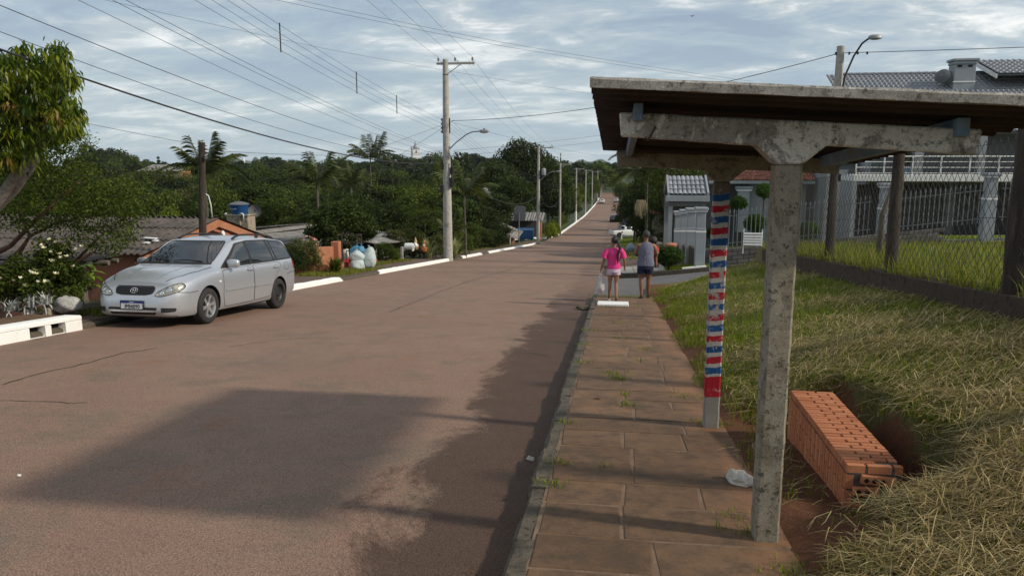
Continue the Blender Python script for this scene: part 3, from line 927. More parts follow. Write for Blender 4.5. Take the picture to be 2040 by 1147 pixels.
# ------------------------------------------------------------------ bus shelter
sh = thing('bus_shelter', 'concrete bus shelter with corrugated roof on two T shaped posts beside the pavement', 'bus shelter', (0.83, 5.05, float(P(5.05))))
SB = Vector(sh.location)
def weathered(o, amp, cuts=14, seed=0):
 bm = bmesh.new()
 bm.from_mesh(o.data)
 bmesh.ops.subdivide_edges(bm, edges=[e for e in bm.edges if e.calc_length() > 0.5], cuts=cuts, use_grid_fill=True)
 bmesh.ops.triangulate(bm, faces=[f for f in bm.faces if len(f.verts) > 4])
 bm.to_mesh(o.data)
 bm.free()
 rough_up(o.data, amp, 21.0, seed)
roof_z = lambda x, y: 2.0 - 0.054 * (x + 0.1) - 0.068 * (y - 3.5)
def t_frame(y, zl, zr, x0, x1, mat_post, mat_beam, head, dep=0.118, th=0.15):
 base = float(P(y)) - 0.04
 zt = lambda x: zl + (zr - zl) * (x - x0) / (x1 - x0)
 pc = 0.832
 hw = 0.0625
 top = zt(pc) - dep - 0.09
 mb = MB()
 mb.box((0, 0, (top - base) / 2), (2 * hw, th - 0.02, top - base))
 o = mb.build('post', mat_post, sh, (pc - SB.x, y - SB.y, base - SB.z), bevel=0.012)
 b = lambda x: zt(x) - dep
 out_ = [(x0, zt(x0)), (x0 + 0.01, b(x0)), (pc - hw - 0.095, b(pc)), (pc - hw, top), (pc + hw, top), (pc + hw + 0.105, b(pc)), (x1 - 0.01, b(x1)), (x1, zt(x1))]
 mb = MB()
 mb.prism([(x - SB.x, z - SB.z) for x, z in out_], y - th / 2 - SB.y, y + th / 2 - SB.y)
 bo = mb.build('beam', mat_beam, sh, bevel=0.008)
 weathered(o, 0.0035, 26, int(y * 10))
 weathered(bo, 0.002, 12, int(y * 20))
 return o, bo
t_frame(3.92, 1.886, 1.793, 0.008, 1.685, MAT['conc_post'], MAT['conc_beam'], None)
_, bb = t_frame(6.23, 1.724, 1.664, -0.003, 1.712, MAT['band_post'], MAT['conc_back'], None)
tx = bpy.data.curves.new('lettering', 'FONT')
tx.body = 'CRÉDITO'
tx.size = 0.036
tx.align_x = 'CENTER'
tx.offset = 0.0006
txo = bpy.data.objects.new('t', tx)
COL.objects.link(txo)
bpy.context.view_layer.update()
tme = bpy.data.meshes.new_from_object(txo.evaluated_get(bpy.context.evaluated_depsgraph_get()))
bpy.data.objects.remove(txo)
tme.materials.clear()
tme.materials.append(MAT['black'])
lt = link('lettering', tme, bb, (0.86 - SB.x, 6.23 - 0.078 - SB.y, 1.648 - SB.z), (R_(90), 0.035, 0), (1.15, 0.85, 1))
mb = MB()
mb.tube([(0.14, 3.835, 1.765), (0.135, 3.835, 1.75), (0.15, 3.83, 1.745), (0.185, 3.835, 1.815)], 0.004, 6)
mb.v = [tuple(Vector(p) - SB) for p in mb.v]
mb.build('iron_rod', MAT['dark_metal'], sh)
for (xc, w_, hh) in ((0.10, 0.045, 0.085), (1.585, 0.055, 0.085)):
 mb = MB()
 ya, yb = 3.80, 6.52
 vs = []
 for y in (ya, yb):
  zt = roof_z(xc, y) - 0.043
  for sx, dz in ((-1, -hh), (1, -hh), (1, 0), (-1, 0)):
   vs.append((xc + sx * w_ / 2 - SB.x, y - SB.y, zt + dz - SB.z))
 mb.add(vs, [(3, 2, 1, 0), (4, 5, 6, 7), (0, 1, 5, 4), (1, 2, 6, 5), (2, 3, 7, 6), (3, 0, 4, 7)])
 mb.build('purlin', MAT['blue_wood'], sh, bevel=0.004)
def corrugated(lx, ly, wave, amp, th, nx=5, per=6):
 n = int(round(ly / wave * per)) + 1
 ys_ = np.linspace(0, ly, n)
 zs = amp * np.cos(ys_ / wave * 2 * math.pi)
 xs_ = np.linspace(0, lx, nx)
 X, Y = np.meshgrid(xs_, ys_)
 Z = np.repeat(zs[:, None], nx, 1)
 top = np.stack([X, Y, Z], -1).reshape(-1, 3)
 bot = top - np.array([0, 0, th])
 V = np.concatenate([top, bot])
 o = len(top)
 i = np.arange(nx * (n - 1)).reshape(n - 1, nx)[:, :-1].ravel()
 q1 = np.stack([i, i + 1, i + nx + 1, i + nx], 1)
 q2 = q1[:, ::-1] + o
 sides = []
 for a in range(n - 1):
  for c in (0, nx - 1):
   p, q = a * nx + c, (a + 1) * nx + c
   sides.append((p, q, q + o, p + o))
 for b in range(nx - 1):
  for r in (0, n - 1):
   p, q = r * nx + b, r * nx + b + 1
   sides.append((p, q, q + o, p + o))
 return V, [q1, q2, np.array(sides)], len(q1)
V, Q, nt_ = corrugated(2.12, 3.32, 0.177, 0.0245, 0.010, 12)
me = np_mesh('roof_sheet', V, Q, MAT['fibre_roof'])
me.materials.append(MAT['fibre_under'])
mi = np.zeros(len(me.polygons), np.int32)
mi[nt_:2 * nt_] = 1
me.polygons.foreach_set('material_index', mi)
co = np.empty(len(me.vertices) * 3, np.float32)
me.vertices.foreach_get('co', co)
co = co.reshape(-1, 3)
co[:, 0] += -0.12
co[:, 1] += 3.46
co[:, 2] += np.array([roof_z(a, b) for a, b in co[:, :2]]) - 0.012
co += np.random.RandomState(3).normal(0, 0.0012, co.shape)
co -= np.array(SB)
me.vertices.foreach_set('co', co.ravel())
me.update()
rsheet = link('roof_sheet', me, sh)
mb = MB()
vs = []
for i in range(20):
 x = -0.125 + 2.13 * i / 19
 z = roof_z(x, 3.46)
 for dy, dz in ((0.035, 0.012), (-0.004, 0.012), (-0.014, 0.002), (-0.012, -0.034), (0.004, -0.036), (0.01, -0.004)):
  vs.append((x - SB.x, 3.455 + dy - SB.y, z + dz + random.uniform(-0.0025, 0.0025) - SB.z))
fs = []
for i in range(19):
 for j in range(6):
  k2 = (j + 1) % 6
  fs.append((i * 6 + j, (i + 1) * 6 + j, (i + 1) * 6 + k2, i * 6 + k2))
fs += [(0, 1, 2, 3, 4, 5), tuple(range(19 * 6, 20 * 6))[::-1]]
mb.add(vs, fs)
mb.build('roof_edge', MAT['fibre_roof'], sh)
# ------------------------------------------------------------------ brick bench
X0, X1, Y0, Y1, ZT = 1.395, 1.725, 4.47, 5.97, -0.135
bench = thing('brick_bench', 'low orange brick bench let into the grass bank under the shelter roof', 'bench', (X0, Y0, -0.55))
BB = Vector(bench.location)
mb = MB()
mb.bbox(0.012, X1 - X0 - 0.012, 0.006, Y1 - Y0 - 0.006, -0.12, ZT - BB.z - 0.012)
mb.build('mortar_core', MAT['mortar'], bench)
rows = 30
pitch = (Y1 - Y0) / rows
rs = random.Random(5)
cache = {}
def brick(lx, ly, lz, loc):
 key = (round(lx, 3), round(ly, 3), round(lz, 3))
 if key not in cache:
  b_ = MB()
  b_.box((0, 0, 0), key)
  cache[key] = b_.mesh('brick', MAT['brick'], bevel=0.0022)
 o = link('brick', cache[key], bench, loc)
 o.rotation_euler = (rs.uniform(-0.006, 0.006), rs.uniform(-0.006, 0.006), rs.uniform(-0.008, 0.008))
th = pitch - 0.011
hgt = 0.0
for r in range(rows):
 yc = (r + 0.5) * pitch
 cuts = [0, 0.115, 0.33] if r % 2 == 0 else [0, 0.225, 0.33]
 if r % 2 == 0:
  cuts = [0, 0.118, 0.268, 0.33]
 else:
  cuts = [0, 0.19, 0.33]
 for a, b in zip(cuts, cuts[1:]):
  if r == 1 and a > 0.15:
   continue
  brick(round(b - a - 0.014, 3), th, 0.05, ((a + b) / 2, yc, ZT - BB.z - 0.025 + rs.uniform(-0.002, 0.002)))
 zc = ZT - BB.z - 0.054
 cuts = [0, 0.10, 0.30, 0.5] if r % 2 == 0 else [0, 0.20, 0.40, 0.5]
 for a, b in zip(cuts, cuts[1:]):
  brick(0.05, th, round(b - a - 0.010, 3), (0.025 + rs.uniform(-0.002, 0.002), yc, zc - (a + b) / 2))
for k2, (xc, zc, w_) in enumerate(((0.185, -0.085, 0.2), (0.12, -0.155, 0.15), (0.10, -0.265, 0.10))):
 mb = MB()
 mb.box((0, 0, 0), (w_, 0.03, 0.055))
 b_ = mb.build('hollow_brick', MAT['brick'], bench, (xc, -0.004, ZT - BB.z + zc), (0, rs.uniform(-0.08, 0.08), 0), bevel=0.004)
 for j in range(2 if w_ < 0.2 else 3):
  hb = MB()
  hb.lathe([(0.014, -0.001), (0.014, 0.003), (0.010, 0.0035)], 10, Matrix.Rotation(R_(90), 3, 'X'))
  hb.build('hole', MAT['black'], b_, (-w_ / 2 + 0.03 + j * 0.045, -0.0155, 0.0))
# ------------------------------------------------------------------ crumpled bag on the pavement
bg_ = gpx(1475, 962)
me = bpy.data.meshes.new('bag')
bm = bmesh.new()
bmesh.ops.create_icosphere(bm, subdivisions=3, radius=1.0)
rr = random.Random(9)
for v in bm.verts:
 p = v.co
 n_ = math.sin(p.x * 7 + p.y * 4) * 0.16 + math.sin(p.y * 9 - p.z * 6 + 1) * 0.13 + rr.uniform(-0.1, 0.1)
 t = (p.x + 1) / 2
 v.co = Vector((p.x * 0.105, p.y * (0.055 + 0.025 * t) * (1 + n_), max(-0.3, p.z) * (0.034 + 0.040 * (1 - t)) * (1 + n_) + 0.012))
bm.to_mesh(me)
bm.free()
t = NT('crumpled white plastic')
a_ = t.noise(28, 6, 0.7, 1.2)
t.bump(a_, 1.0, 0.02)
MAT['bag_white'] = t.end(t.mix(t.ramp(a_, [(0.4, 0), (0.7, 1)]), (0.72, 0.68, 0.60), (0.55, 0.45, 0.36)), 0.4, 0, 0.5)
me.materials.append(MAT['bag_white'])
bag = link('plastic_bag', me, None, bg_ + Vector((0.0, 0, 0.012)), (0, 0, R_(-38)))
tag(bag, 'crumpled white plastic bag lying on the pavement by the shelter post', 'bag')
sc_ = gpx(1055, 916)
mb = MB()
mb.add([(-0.03, -0.012, 0.012), (0.03, -0.016, 0.0), (0.035, 0.01, 0.02), (-0.01, 0.02, 0.03), (-0.03, 0.01, 0.0), (0.0, 0.0, 0.035)], [(0, 1, 5), (1, 2, 5), (2, 3, 5), (3, 4, 5), (4, 0, 5), (0, 4, 3, 2, 1)])
s_ = mb.build('paper_scrap', MAT['bag_white'], None, sc_)
tag(s_, 'small crumpled paper scrap in the gutter against the kerb', 'litter')
# ------------------------------------------------------------------ low wall and chain-link fence along the bank
FX = 3.66
fz = lambda y: P(y) + 1.03 + 0.009 * y
wl = MB()
ysw = np.arange(2.2, 19.5, 0.6)
vs, fs = [], []
for y in ysw:
 j = random.uniform(-0.012, 0.012)
 for x, z in ((3.6 + j, float(P(y)) + 0.6), (3.585 + j, float(fz(y)) + j), (3.72, float(fz(y)) + j), (3.72, float(P(y)) + 0.6)):
  vs.append((x, y, z))
for i in range(len(ysw) - 1):
 for j in range(4):
  k2 = (j + 1) % 4
  fs.append((i * 4 + j, (i + 1) * 4 + j, (i + 1) * 4 + k2, i * 4 + k2))
fs += [(0, 1, 2, 3), tuple(range(len(vs) - 4, len(vs)))[::-1]]
wl.add(vs, fs)
w_ = wl.build('low_wall', MAT['low_wall'], None, bevel=0.01)
tag(w_, 'dark brown low concrete wall along the top of the grass bank', 'wall')
fence = thing('chain_link_fence', 'rusty chain link fence on rough dark timber posts above the grass bank', 'fence', (FX, 10, float(fz(10))))
FB = Vector(fence.location)
rs = random.Random(21)
posts = [(4.3, 0.0, 0.1), (7.47, 0.035, 0.118), (10.7, 0.03, 0.08), (13.65, 0.05, 0.072), (16.2, -0.02, 0.06), (18.45, 0.04, 0.066)]
for i, (y, lean, rad) in enumerate(posts):
 z0 = float(fz(y)) - 0.3
 top = float(fz(y)) + 1.66 + rs.uniform(-0.04, 0.05)
 pts, rad_ = [], []
 for k2 in range(9):
  t = k2 / 8
  pts.append((FX + 0.05 - FB.x + rs.uniform(-0.006, 0.006), y + lean * 4 * t * 0.35 + rs.uniform(-0.008, 0.008) - FB.y, z0 + (top - z0) * t - FB.z))
  rad_.append(rad * (1.12 - 0.2 * t) * rs.uniform(0.94, 1.06))
 mb = MB()
 mb.tube(pts, rad_, 11)
 me_ = mb.mesh('post', MAT['wood_dark'], smooth=True, angle=50)
 link('post', me_, fence)
mb = MB()
mb.tube([(FX + 1.0 - FB.x, 14.1 - FB.y, float(fz(14.1)) - 0.2 - FB.z), (FX + 1.05 - FB.x, 14.2 - FB.y, float(fz(14.2)) + 0.8 - FB.z), (FX + 1.22 - FB.x, 14.2 - FB.y, float(fz(14.2)) + 1.42 - FB.z)], [0.06, 0.052, 0.046], 8)
mb.build('stake', MAT['wood_grey'], fence, smooth=True)
mb = MB()
mb.tube([(FX - FB.x + 0.1, 17.4 - FB.y, float(fz(17.4)) - 0.1 - FB.z), (FX + 0.05 - FB.x, 16.3 - FB.y, float(fz(16.3)) + 0.5 - FB.z)], 0.03, 7)
mb.build('brace', MAT['wood_grey'], fence, smooth=True)
for dz in (0.06, 0.72, 1.44):
 pts = [(FX - FB.x, y - FB.y, float(fz(y)) + dz + 0.015 * math.sin(y * 1.3 + dz) - FB.z) for y in np.arange(2.6, 19.2, 0.45)]
 mb = MB()
 mb.tube(pts, 0.0026, 4)
 mb.build('line_wire', MAT['wire'], fence)
cell = 0.072
ny = int((19.0 - 2.8) / cell)
V, Q = [], []
nz = int(1.48 / cell)
rsn = np.random.RandomState(2)
r_ = 0.0034
for i in range(ny):
 zz = np.arange(nz + 1)
 y = 2.8 + (i + ((zz + i) % 2)) * cell
 sag = 0.012 * np.sin(y * 1.9 + zz * 0.2)
 Pz = np.stack([FX + 0.02 * np.sin(y * 0.8) + 0.003 * np.where((zz + i) % 2, 1, -1), y + 0.006 * np.sin(zz * 1.1 + i * 0.1), np.array(fz(y)) + 0.03 + zz * cell + sag], 1) - np.array(FB)
 b = sum(len(a) for a in V)
 ring = np.array([(r_, 0, 0), (-r_ * 0.5, r_ * 0.87, 0), (-r_ * 0.5, -r_ * 0.87, 0)])
 V.append((Pz[:, None, :] + ring[None]).reshape(-1, 3))
 k3 = np.arange(nz)[:, None] * 3 + b
 for a_, c_ in ((0, 1), (1, 2), (2, 0)):
  Q.append(np.concatenate([k3 + a_, k3 + c_, k3 + 3 + c_, k3 + 3 + a_], 1))
me = np_mesh('wire_mesh', np.concatenate(V), np.concatenate(Q), MAT['wire'])
wm = link('wire_mesh', me, fence)
tag(wm, kind='stuff')
# ------------------------------------------------------------------ leaves
def leaf_quads(P_, Nrm, size, rs, aspect=0.5, droop=0.0, fold=0.12):
 n = len(P_)
 Nrm = Nrm / (np.linalg.norm(Nrm, axis=1, keepdims=True) + 1e-9)
 a = rs.normal(size=(n, 3))
 a[:, 2] -= droop
 a -= Nrm * (a * Nrm).sum(1, keepdims=True)
 a /= np.linalg.norm(a, axis=1, keepdims=True) + 1e-9
 b = np.cross(Nrm, a)
 s = (np.ones(n) * size * rs.uniform(0.6, 1.3, n))[:, None]
 V = np.stack([P_ - a * s * 0.5, P_ - a * s * 0.02 + b * s * aspect * 0.5 + Nrm * s * fold, P_ + a * s * 0.5, P_ - a * s * 0.02 - b * s * aspect * 0.5 + Nrm * s * fold], 1).reshape(-1, 3)
 Q = np.arange(n * 4).reshape(n, 4)
 return V, Q, np.repeat(rs.uniform(0, 1, n), 4)
def crown_mesh(name, mat, rx, rz, cz, leaf, clumps, per, seed, cr=0.34, flat=0.0, inner=0.45, droop=0.3, aspect=0.5, shape=None, up=0.55):
 rs = np.random.RandomState(seed)
 C = []
 while len(C) < clumps:
  d = rs.normal(size=3)
  d /= np.linalg.norm(d)
  if d[2] < -0.55 and rs.rand() < 0.75:
   continue
  r = inner + (1 - inner) * rs.rand() ** 0.5
  p = d * r
  k = shape(p[2]) if shape else 1.0
  C.append((p[0] * rx * k * rs.uniform(0.85, 1.1), p[1] * rx * k * rs.uniform(0.85, 1.1), p[2] * rz))
 C = np.array(C)
 pts, nrm = [], []
 for c in C:
  r = cr * rx * rs.uniform(0.6, 1.25)
  d = rs.normal(size=(per, 3))
  d /= np.linalg.norm(d, axis=1, keepdims=True)
  rad = r * rs.uniform(0.35, 1.0, (per, 1)) ** 0.6
  q = c + d * rad * np.array([1, 1, 0.72 - flat])
  nn_ = d * 0.8 + rs.normal(size=(per, 3)) * 0.55
  nn_[:, 2] += up
  pts.append(q)
  nrm.append(nn_)
 V, Q, rv = leaf_quads(np.concatenate(pts), np.concatenate(nrm), leaf, rs, aspect, droop)
 V[:, 2] += cz
 return np_mesh(name, V, Q, mat, rv), C + np.array([0, 0, cz])
def trunk_mesh(name, mat, base_r, hgt, C, rs, limbs=7, lean=0.0, n=7):
 mb = MB()
 top = Vector((lean * hgt, 0, hgt))
 pts = [Vector((lean * hgt * t + rs.uniform(-1, 1) * base_r * 0.4 * (0 < t), rs.uniform(-1, 1) * base_r * 0.4 * (0 < t), hgt * t)) for t in (0, 0.3, 0.6, 1.0)]
 mb.tube([pts[0] - Vector((0, 0, 0.4))] + pts, [base_r * 1.5, base_r * 1.25, base_r, base_r * 0.85, base_r * 0.7], n)
 for c in [C[i] for i in rs.choice(len(C), min(limbs, len(C)), replace=False)]:
  c = Vector(c)
  t = rs.uniform(0.45, 1.0)
  a = pts[0].lerp(pts[-1], t)
  m_ = a.lerp(c, 0.5) + Vector((rs.uniform(-1, 1), rs.uniform(-1, 1), 0.4)) * base_r * 1.6
  mb.tube([a, m_, c], [base_r * 0.5, base_r * 0.3, base_r * 0.1], 5)
 return mb.mesh(name, mat, smooth=True)
PROTO = {}
def tree_proto(key, leafmat, rx, rz, cz, leaf, clumps, per, seed, trunk_r=0.2, trunk_mat='trunk', **kw):
 rs = np.random.RandomState(seed + 50)
 cm, C = crown_mesh('crown', MAT[leafmat], rx, rz, cz, leaf, clumps, per, seed, **kw)
 tm = trunk_mesh('trunk', MAT[trunk_mat], trunk_r, cz * 0.9, C, rs)
 PROTO[key] = (cm, tm, cz + rz * 1.08, rx * 1.12)
def tree(key, name, label, x, y, height, width=None, group=None, cat='tree', rz=None, zoff=0.0, seed=[0]):
 seed[0] += 1
 rr = random.Random(seed[0] * 13)
 cm, tm, ph, pr = PROTO[key]
 o = thing(name, label, cat, (x, y, h(x, y) - 0.05 + zoff), rr.uniform(0, 6.28) if rz is None else rz, group)
 sz = height / ph
 sx = (width / 2 / pr) if width else sz
 o.scale = (sx, sx * rr.uniform(0.92, 1.08), sz)
 link('trunk', tm, o)
 link('crown', cm, o)
 return o
def tree_px(key, name, label, u, vtop, d, wpx=None, group=None, cat='tree', hmin=None):
 p = at(u, vtop, d)
 z0 = h(p.x, p.y)
 return tree(key, name, label, p.x, p.y, max(1.0, p.z - z0), None if wpx is None else wpx * d / FPX, group, cat)
tree_proto('far_a', 'lf_blue', 3.6, 3.8, 6.6, 0.62, 46, 70, 1, 0.22)
tree_proto('far_b', 'lf_mid', 4.0, 3.2, 5.6, 0.62, 46, 70, 2, 0.22)
tree_proto('far_c', 'lf_dark', 3.2, 4.6, 6.8, 0.6, 46, 70, 3, 0.22)
tree_proto('dark_a', 'lf_dark', 3.8, 3.9, 6.2, 0.40, 85, 120, 4, 0.24)
tree_proto('dark_b', 'lf_dark', 4.2, 3.4, 5.4, 0.38, 95, 115, 5, 0.24, flat=0.2)
tree_proto('mid_a', 'lf_mid', 4.0, 3.4, 5.4, 0.38, 85, 120, 6, 0.22)
tree_proto('mid_b', 'lf_mid', 3.6, 4.0, 6.0, 0.36, 85, 115, 7, 0.22)
tree_proto('light_a', 'lf_light', 3.6, 3.2, 5.0, 0.34, 70, 115, 8, 0.18, inner=0.5)
tree_proto('olive_a', 'lf_olive', 3.6, 3.4, 5.2, 0.34, 70, 115, 9, 0.18)
tree_proto('round_dark', 'lf_dark', 1.55, 1.35, 2.3, 0.135, 150, 130, 10, 0.08, cr=0.26)
tree_proto('airy', 'lf_mid', 3.0, 1.7, 4.6, 0.20, 60, 60, 11, 0.13, cr=0.3, inner=0.55, flat=0.3)
tree_proto('conifer', 'lf_blue', 1.8, 5.2, 6.0, 0.5, 70, 70, 12, 0.2, cr=0.36, inner=0.2, shape=lambda z: max(0.12, (1 - z) * 0.62))
tree_proto('spire', 'lf_blue', 1.5, 7.5, 9.0, 0.5, 70, 60, 13, 0.2, cr=0.34, inner=0.2, shape=lambda z: max(0.10, (1 - z) * 0.55))
tree_proto('umbrella', 'lf_blue', 3.2, 1.3, 9.0, 0.5, 30, 60, 14, 0.2, inner=0.6)
tree_proto('shrub', 'lf_mid', 0.85, 0.75, 0.75, 0.085, 90, 75, 15, 0.03, cr=0.3)
tree_proto('shrub_olive', 'lf_olive', 0.9, 0.95, 0.95, 0.09, 90, 75, 16, 0.03, cr=0.3)
tree_proto('shrub_dark', 'lf_dark', 0.85, 0.8, 0.8, 0.085, 90, 75, 17, 0.03, cr=0.3)
tree_proto('ball', 'lf_box', 0.5, 0.45, 0.45, 0.055, 260, 60, 18, 0.03, cr=0.24, inner=0.62, up=0.2)
tree_proto('lime', 'lf_lime', 0.6, 0.55, 0.55, 0.075, 120, 50, 19, 0.03, cr=0.22, inner=0.7, up=0.2)
# ------------------------------------------------------------------ palms
def frond_mesh(name, length, droop, seed, leaflet=0.42, nl=34, mat='lf_palm', lw=0.034):
 rs = np.random.RandomState(seed)
 t = np.linspace(0, 1, 14)
 ax = length * (t - 0.12 * t ** 2)
 az = length * (0.42 * t - droop * t ** 2.2)
 V, Q, rv = [], [], []
 mb_pts = np.stack([ax, np.zeros_like(ax), az], 1)
 for i in range(len(t)):
  w = 0.03 * length / 3 * (1 - 0.85 * t[i])
  V += [(ax[i], -w, az[i]), (ax[i], w, az[i] + 0.006)]
  rv += [0.75, 0.75]
  if i:
   k = 2 * i
   Q.append((k - 2, k - 1, k + 1, k))
 for i in range(nl):
  tt = 0.10 + 0.9 * i / nl
  p = np.array([np.interp(tt, t, mb_pts[:, j]) for j in range(3)])
  L_ = leaflet * length / 3 * 2.0 * (0.35 + 0.65 * math.sin(math.pi * min(1, tt * 0.85 + 0.12)))
  for s in (-1, 1):
   dirv = np.array([0.55, s * (0.85 - 0.25 * tt), -0.25 + rs.uniform(-0.25, 0.2)])
   dirv /= np.linalg.norm(dirv)
   mid = p + dirv * L_ * 0.5
   tip = p + dirv * L_ * 0.9 + np.array([0.05, 0, -0.42 * L_])
   w = np.array([lw, -s * lw * 0.4, 0.01]) * length / 3
   b = len(V)
   V += [tuple(p - w * 0.5), tuple(p + w * 0.5), tuple(mid + w), tuple(mid - w), tuple(tip)]
   Q += [(b, b + 1, b + 2, b + 3)]
   Q3.append((b + 3, b + 2, b + 4))
   rv += [rs.rand()] * 5
 return V, Q, rv
def make_frond(name, length, droop, seed, **kw):
 global Q3
 Q3 = []
 V, Q, rv = frond_mesh(name, length, droop, seed, **kw)
 return np_mesh(name, np.array(V), [np.array(Q), np.array(Q3)], MAT[kw.get('mat', 'lf_palm')], np.array(rv))
Q3 = []
FRONDS = [make_frond('frond', 3.0, d_, 30 + i) for i, d_ in enumerate((0.10, 0.35, 0.62, 0.95))]
def palm(label, u, vc, d, frond, n=13, group=None, trunk_r=0.11, ground=None, upright=0.0, seed=0):
 rr = random.Random(seed + 77)
 p = at(u, vc, d)
 z0 = h(p.x, p.y)
 o = thing('palm_tree', label, 'palm tree', (p.x, p.y, z0), 0, group)
 hh = p.z - z0
 mb = MB()
 pts = [(0.03 * math.sin(i), 0.03 * math.cos(i * 1.7), -0.2 + (hh + 0.2) * i / 6) for i in range(7)]
 mb.tube(pts, [trunk_r * (1.25 - 0.4 * i / 6) for i in range(7)], 9)
 mb.build('trunk', MAT['palm_trunk'], o, smooth=True)
 s = frond / 3.0
 for i in range(n):
  k = min(3, int((i / n) * 4))
  f = link('frond', FRONDS[k], o, (0, 0, hh), (rr.uniform(-0.2, 0.2), -(0.75 - 0.5 * (i / n)) + upright * -0.2 + rr.uniform(-0.15, 0.1), i * 2.399 + rr.uniform(-0.3, 0.3)), (s * rr.uniform(0.85, 1.1),) * 3)
 return o
# ------------------------------------------------------------------ grass
def blades(name, XY, Z, length, width, mat, seed, lean=0.5, flat=None, nz=None):
 rs = np.random.RandomState(seed)
 n = len(XY)
 L_ = length * rs.uniform(0.5, 1.35, n)
 W_ = width * rs.uniform(0.6, 1.3, n)
 az = rs.uniform(0, 2 * math.pi, n)
 dx, dy = np.cos(az), np.sin(az)
 sx, sy = -dy, dx
 ln = np.abs(rs.normal(lean, lean * 0.45, n)) if flat is None else rs.uniform(flat, flat + 0.25, n)
 base = np.stack([XY[:, 0], XY[:, 1], Z], 1)
 th1 = np.clip(ln * 0.6, 0, 1.5)
 th2 = np.clip(ln * 1.5, 0, 1.75)
 if flat is not None:
  th1 = np.clip(rs.normal(1.35, 0.18, n), 0.7, 1.6)
  th2 = np.clip(rs.normal(1.55, 0.25, n), 0.8, 1.9)
 m1 = base + np.stack([dx * np.sin(th1), dy * np.sin(th1), np.cos(th1)], 1) * (L_ * 0.55)[:, None]
 tip = m1 + np.stack([dx * np.sin(th2), dy * np.sin(th2), np.cos(th2)], 1) * (L_ * 0.5)[:, None]
 if nz is not None:
  for q in (m1, tip):
   dd = q[:, :2] - base[:, :2]
   q[:, 2] += dd[:, 0] * nz[0] + dd[:, 1] * nz[1]
 w = np.stack([sx, sy, np.zeros(n)], 1) * W_[:, None]
 V = np.stack([base - w, base + w, m1 + w * 0.8, m1 - w * 0.8, tip], 1).reshape(-1, 3)
 k = np.arange(n)[:, None] * 5
 return np_mesh(name, V, [np.concatenate([k, k + 1, k + 2, k + 3], 1), np.concatenate([k + 3, k + 2, k + 4], 1)], mat, np.repeat(rs.uniform(0, 1, n), 5))
def scatter(n, x0, x1, y0, y1, seed, keep=None, ypow=1.0):
 rs = np.random.RandomState(seed)
 xy = np.stack([rs.uniform(x0, x1, n), y0 + (y1 - y0) * rs.uniform(0, 1, n) ** ypow], 1)
 if keep is not None:
  xy = xy[rs.uniform(0, 1, len(xy)) < keep(xy[:, 0], xy[:, 1])]
 return xy
def patchy(x, y, s=1.0, o=0.0):
 return 0.5 + 0.28 * np.sin(x * 2.3 * s + o) * np.sin(y * 1.7 * s + 2 * o) + 0.22 * np.sin(x * 5.1 * s + y * 3.7 * s + o)
def not_bench(x, y):
 inb = (x > 1.30) & (x < 1.98) & (y > 4.34) & (y < 6.02)
 return np.where(inb, 0.0, 1.0)
toe = lambda y: 1.0 + 0.10 * np.sin(y * 2.1) + 0.07 * np.sin(y * 5.3)
dug = lambda x, y: np.where((x < 1.42) & (y > 3.6) & (y < 6.3), 0.13, 1.0) * np.where((x > 1.70) & (x < 2.0) & (y > 4.35) & (y < 6.5), 0.1, 1.0) * np.where((x < 1.66) & (y > 4.05) & (y < 4.5), 0.25, 1.0)
SLOPE = (0.316, -0.089)
def stuff(name, label, me):
 o = link(name, me)
 tag(o, label, 'grass', kind='stuff')
 return o
def on_bank(n, seed, dens, y0=2.4, y1=21.4, pw=1.9, x0=0.86, x1=3.62):
 return scatter(n, x0, x1, y0, y1, seed, lambda x, y: dens(x, y) * not_bench(x, y) * dug(x, y) * lin(-0.06, 0.16, x - toe(y)) * lin(20.4, 18.9, y - 0.5 * np.clip(x - 1, 0, 3.2)), pw)
green_d = lambda x, y: np.clip(0.38 + 0.7 * patchy(x, y, 0.9, 1.0) + 0.5 * lin(1.5, 1.0, x) - 0.08 - 0.2 * lin(5.2, 4.0, y), 0.04, 1)
xy = on_bank(120000, 1, green_d)
stuff('bank_grass', 'green grass blades growing through the straw on the bank', blades('bank_grass', xy, H(xy[:, 0], xy[:, 1]) - 0.01, 0.095, 0.0030, MAT['gr_green'], 1, 0.55, nz=SLOPE))
straw_d = lambda x, y: np.clip(-0.12 + 0.95 * patchy(x, y, 0.9, 4.0) - 0.35 * lin(1.7, 1.0, x) + 0.5 * lin(5.4, 4.2, y) - 0.2 * lin(8, 13, y), 0.03, 1)
xy = on_bank(140000, 2, straw_d, pw=2.2)
stuff('bank_straw', 'dry mown straw lying over the grass bank', blades('bank_straw', xy, H(xy[:, 0], xy[:, 1]) + np.random.RandomState(5).uniform(0.01, 0.075, len(xy)), 0.14, 0.0025, MAT['gr_straw'], 2, flat=1.2, nz=SLOPE))
xy = on_bank(46000, 3, lambda x, y: np.clip(0.9 * patchy(x, y, 1.1, 2.0), 0.05, 1))
stuff('bank_undergrass', 'dull short grass at the roots of the bank', blades('bank_undergrass', xy, H(xy[:, 0], xy[:, 1]) - 0.01, 0.07, 0.0032, MAT['gr_dull'], 3, 0.8, nz=SLOPE))
xy = on_bank(24000, 31, lambda x, y: np.clip(-0.1 + patchy(x, y, 1.4, 2.5) * 1.0 - 0.5 * lin(1.6, 1.1, x) + 0.4 * lin(5.0, 4.2, y), 0.02, 1), 2.4, 8.5, 1.1, 1.0)
stuff('long_straw', 'long pale straw stems strewn over the near end of the bank', blades('long_straw', xy, H(xy[:, 0], xy[:, 1]) + np.random.RandomState(8).uniform(0.02, 0.07, len(xy)), 0.23, 0.0023, MAT['gr_straw'], 21, flat=1.2, nz=SLOPE))
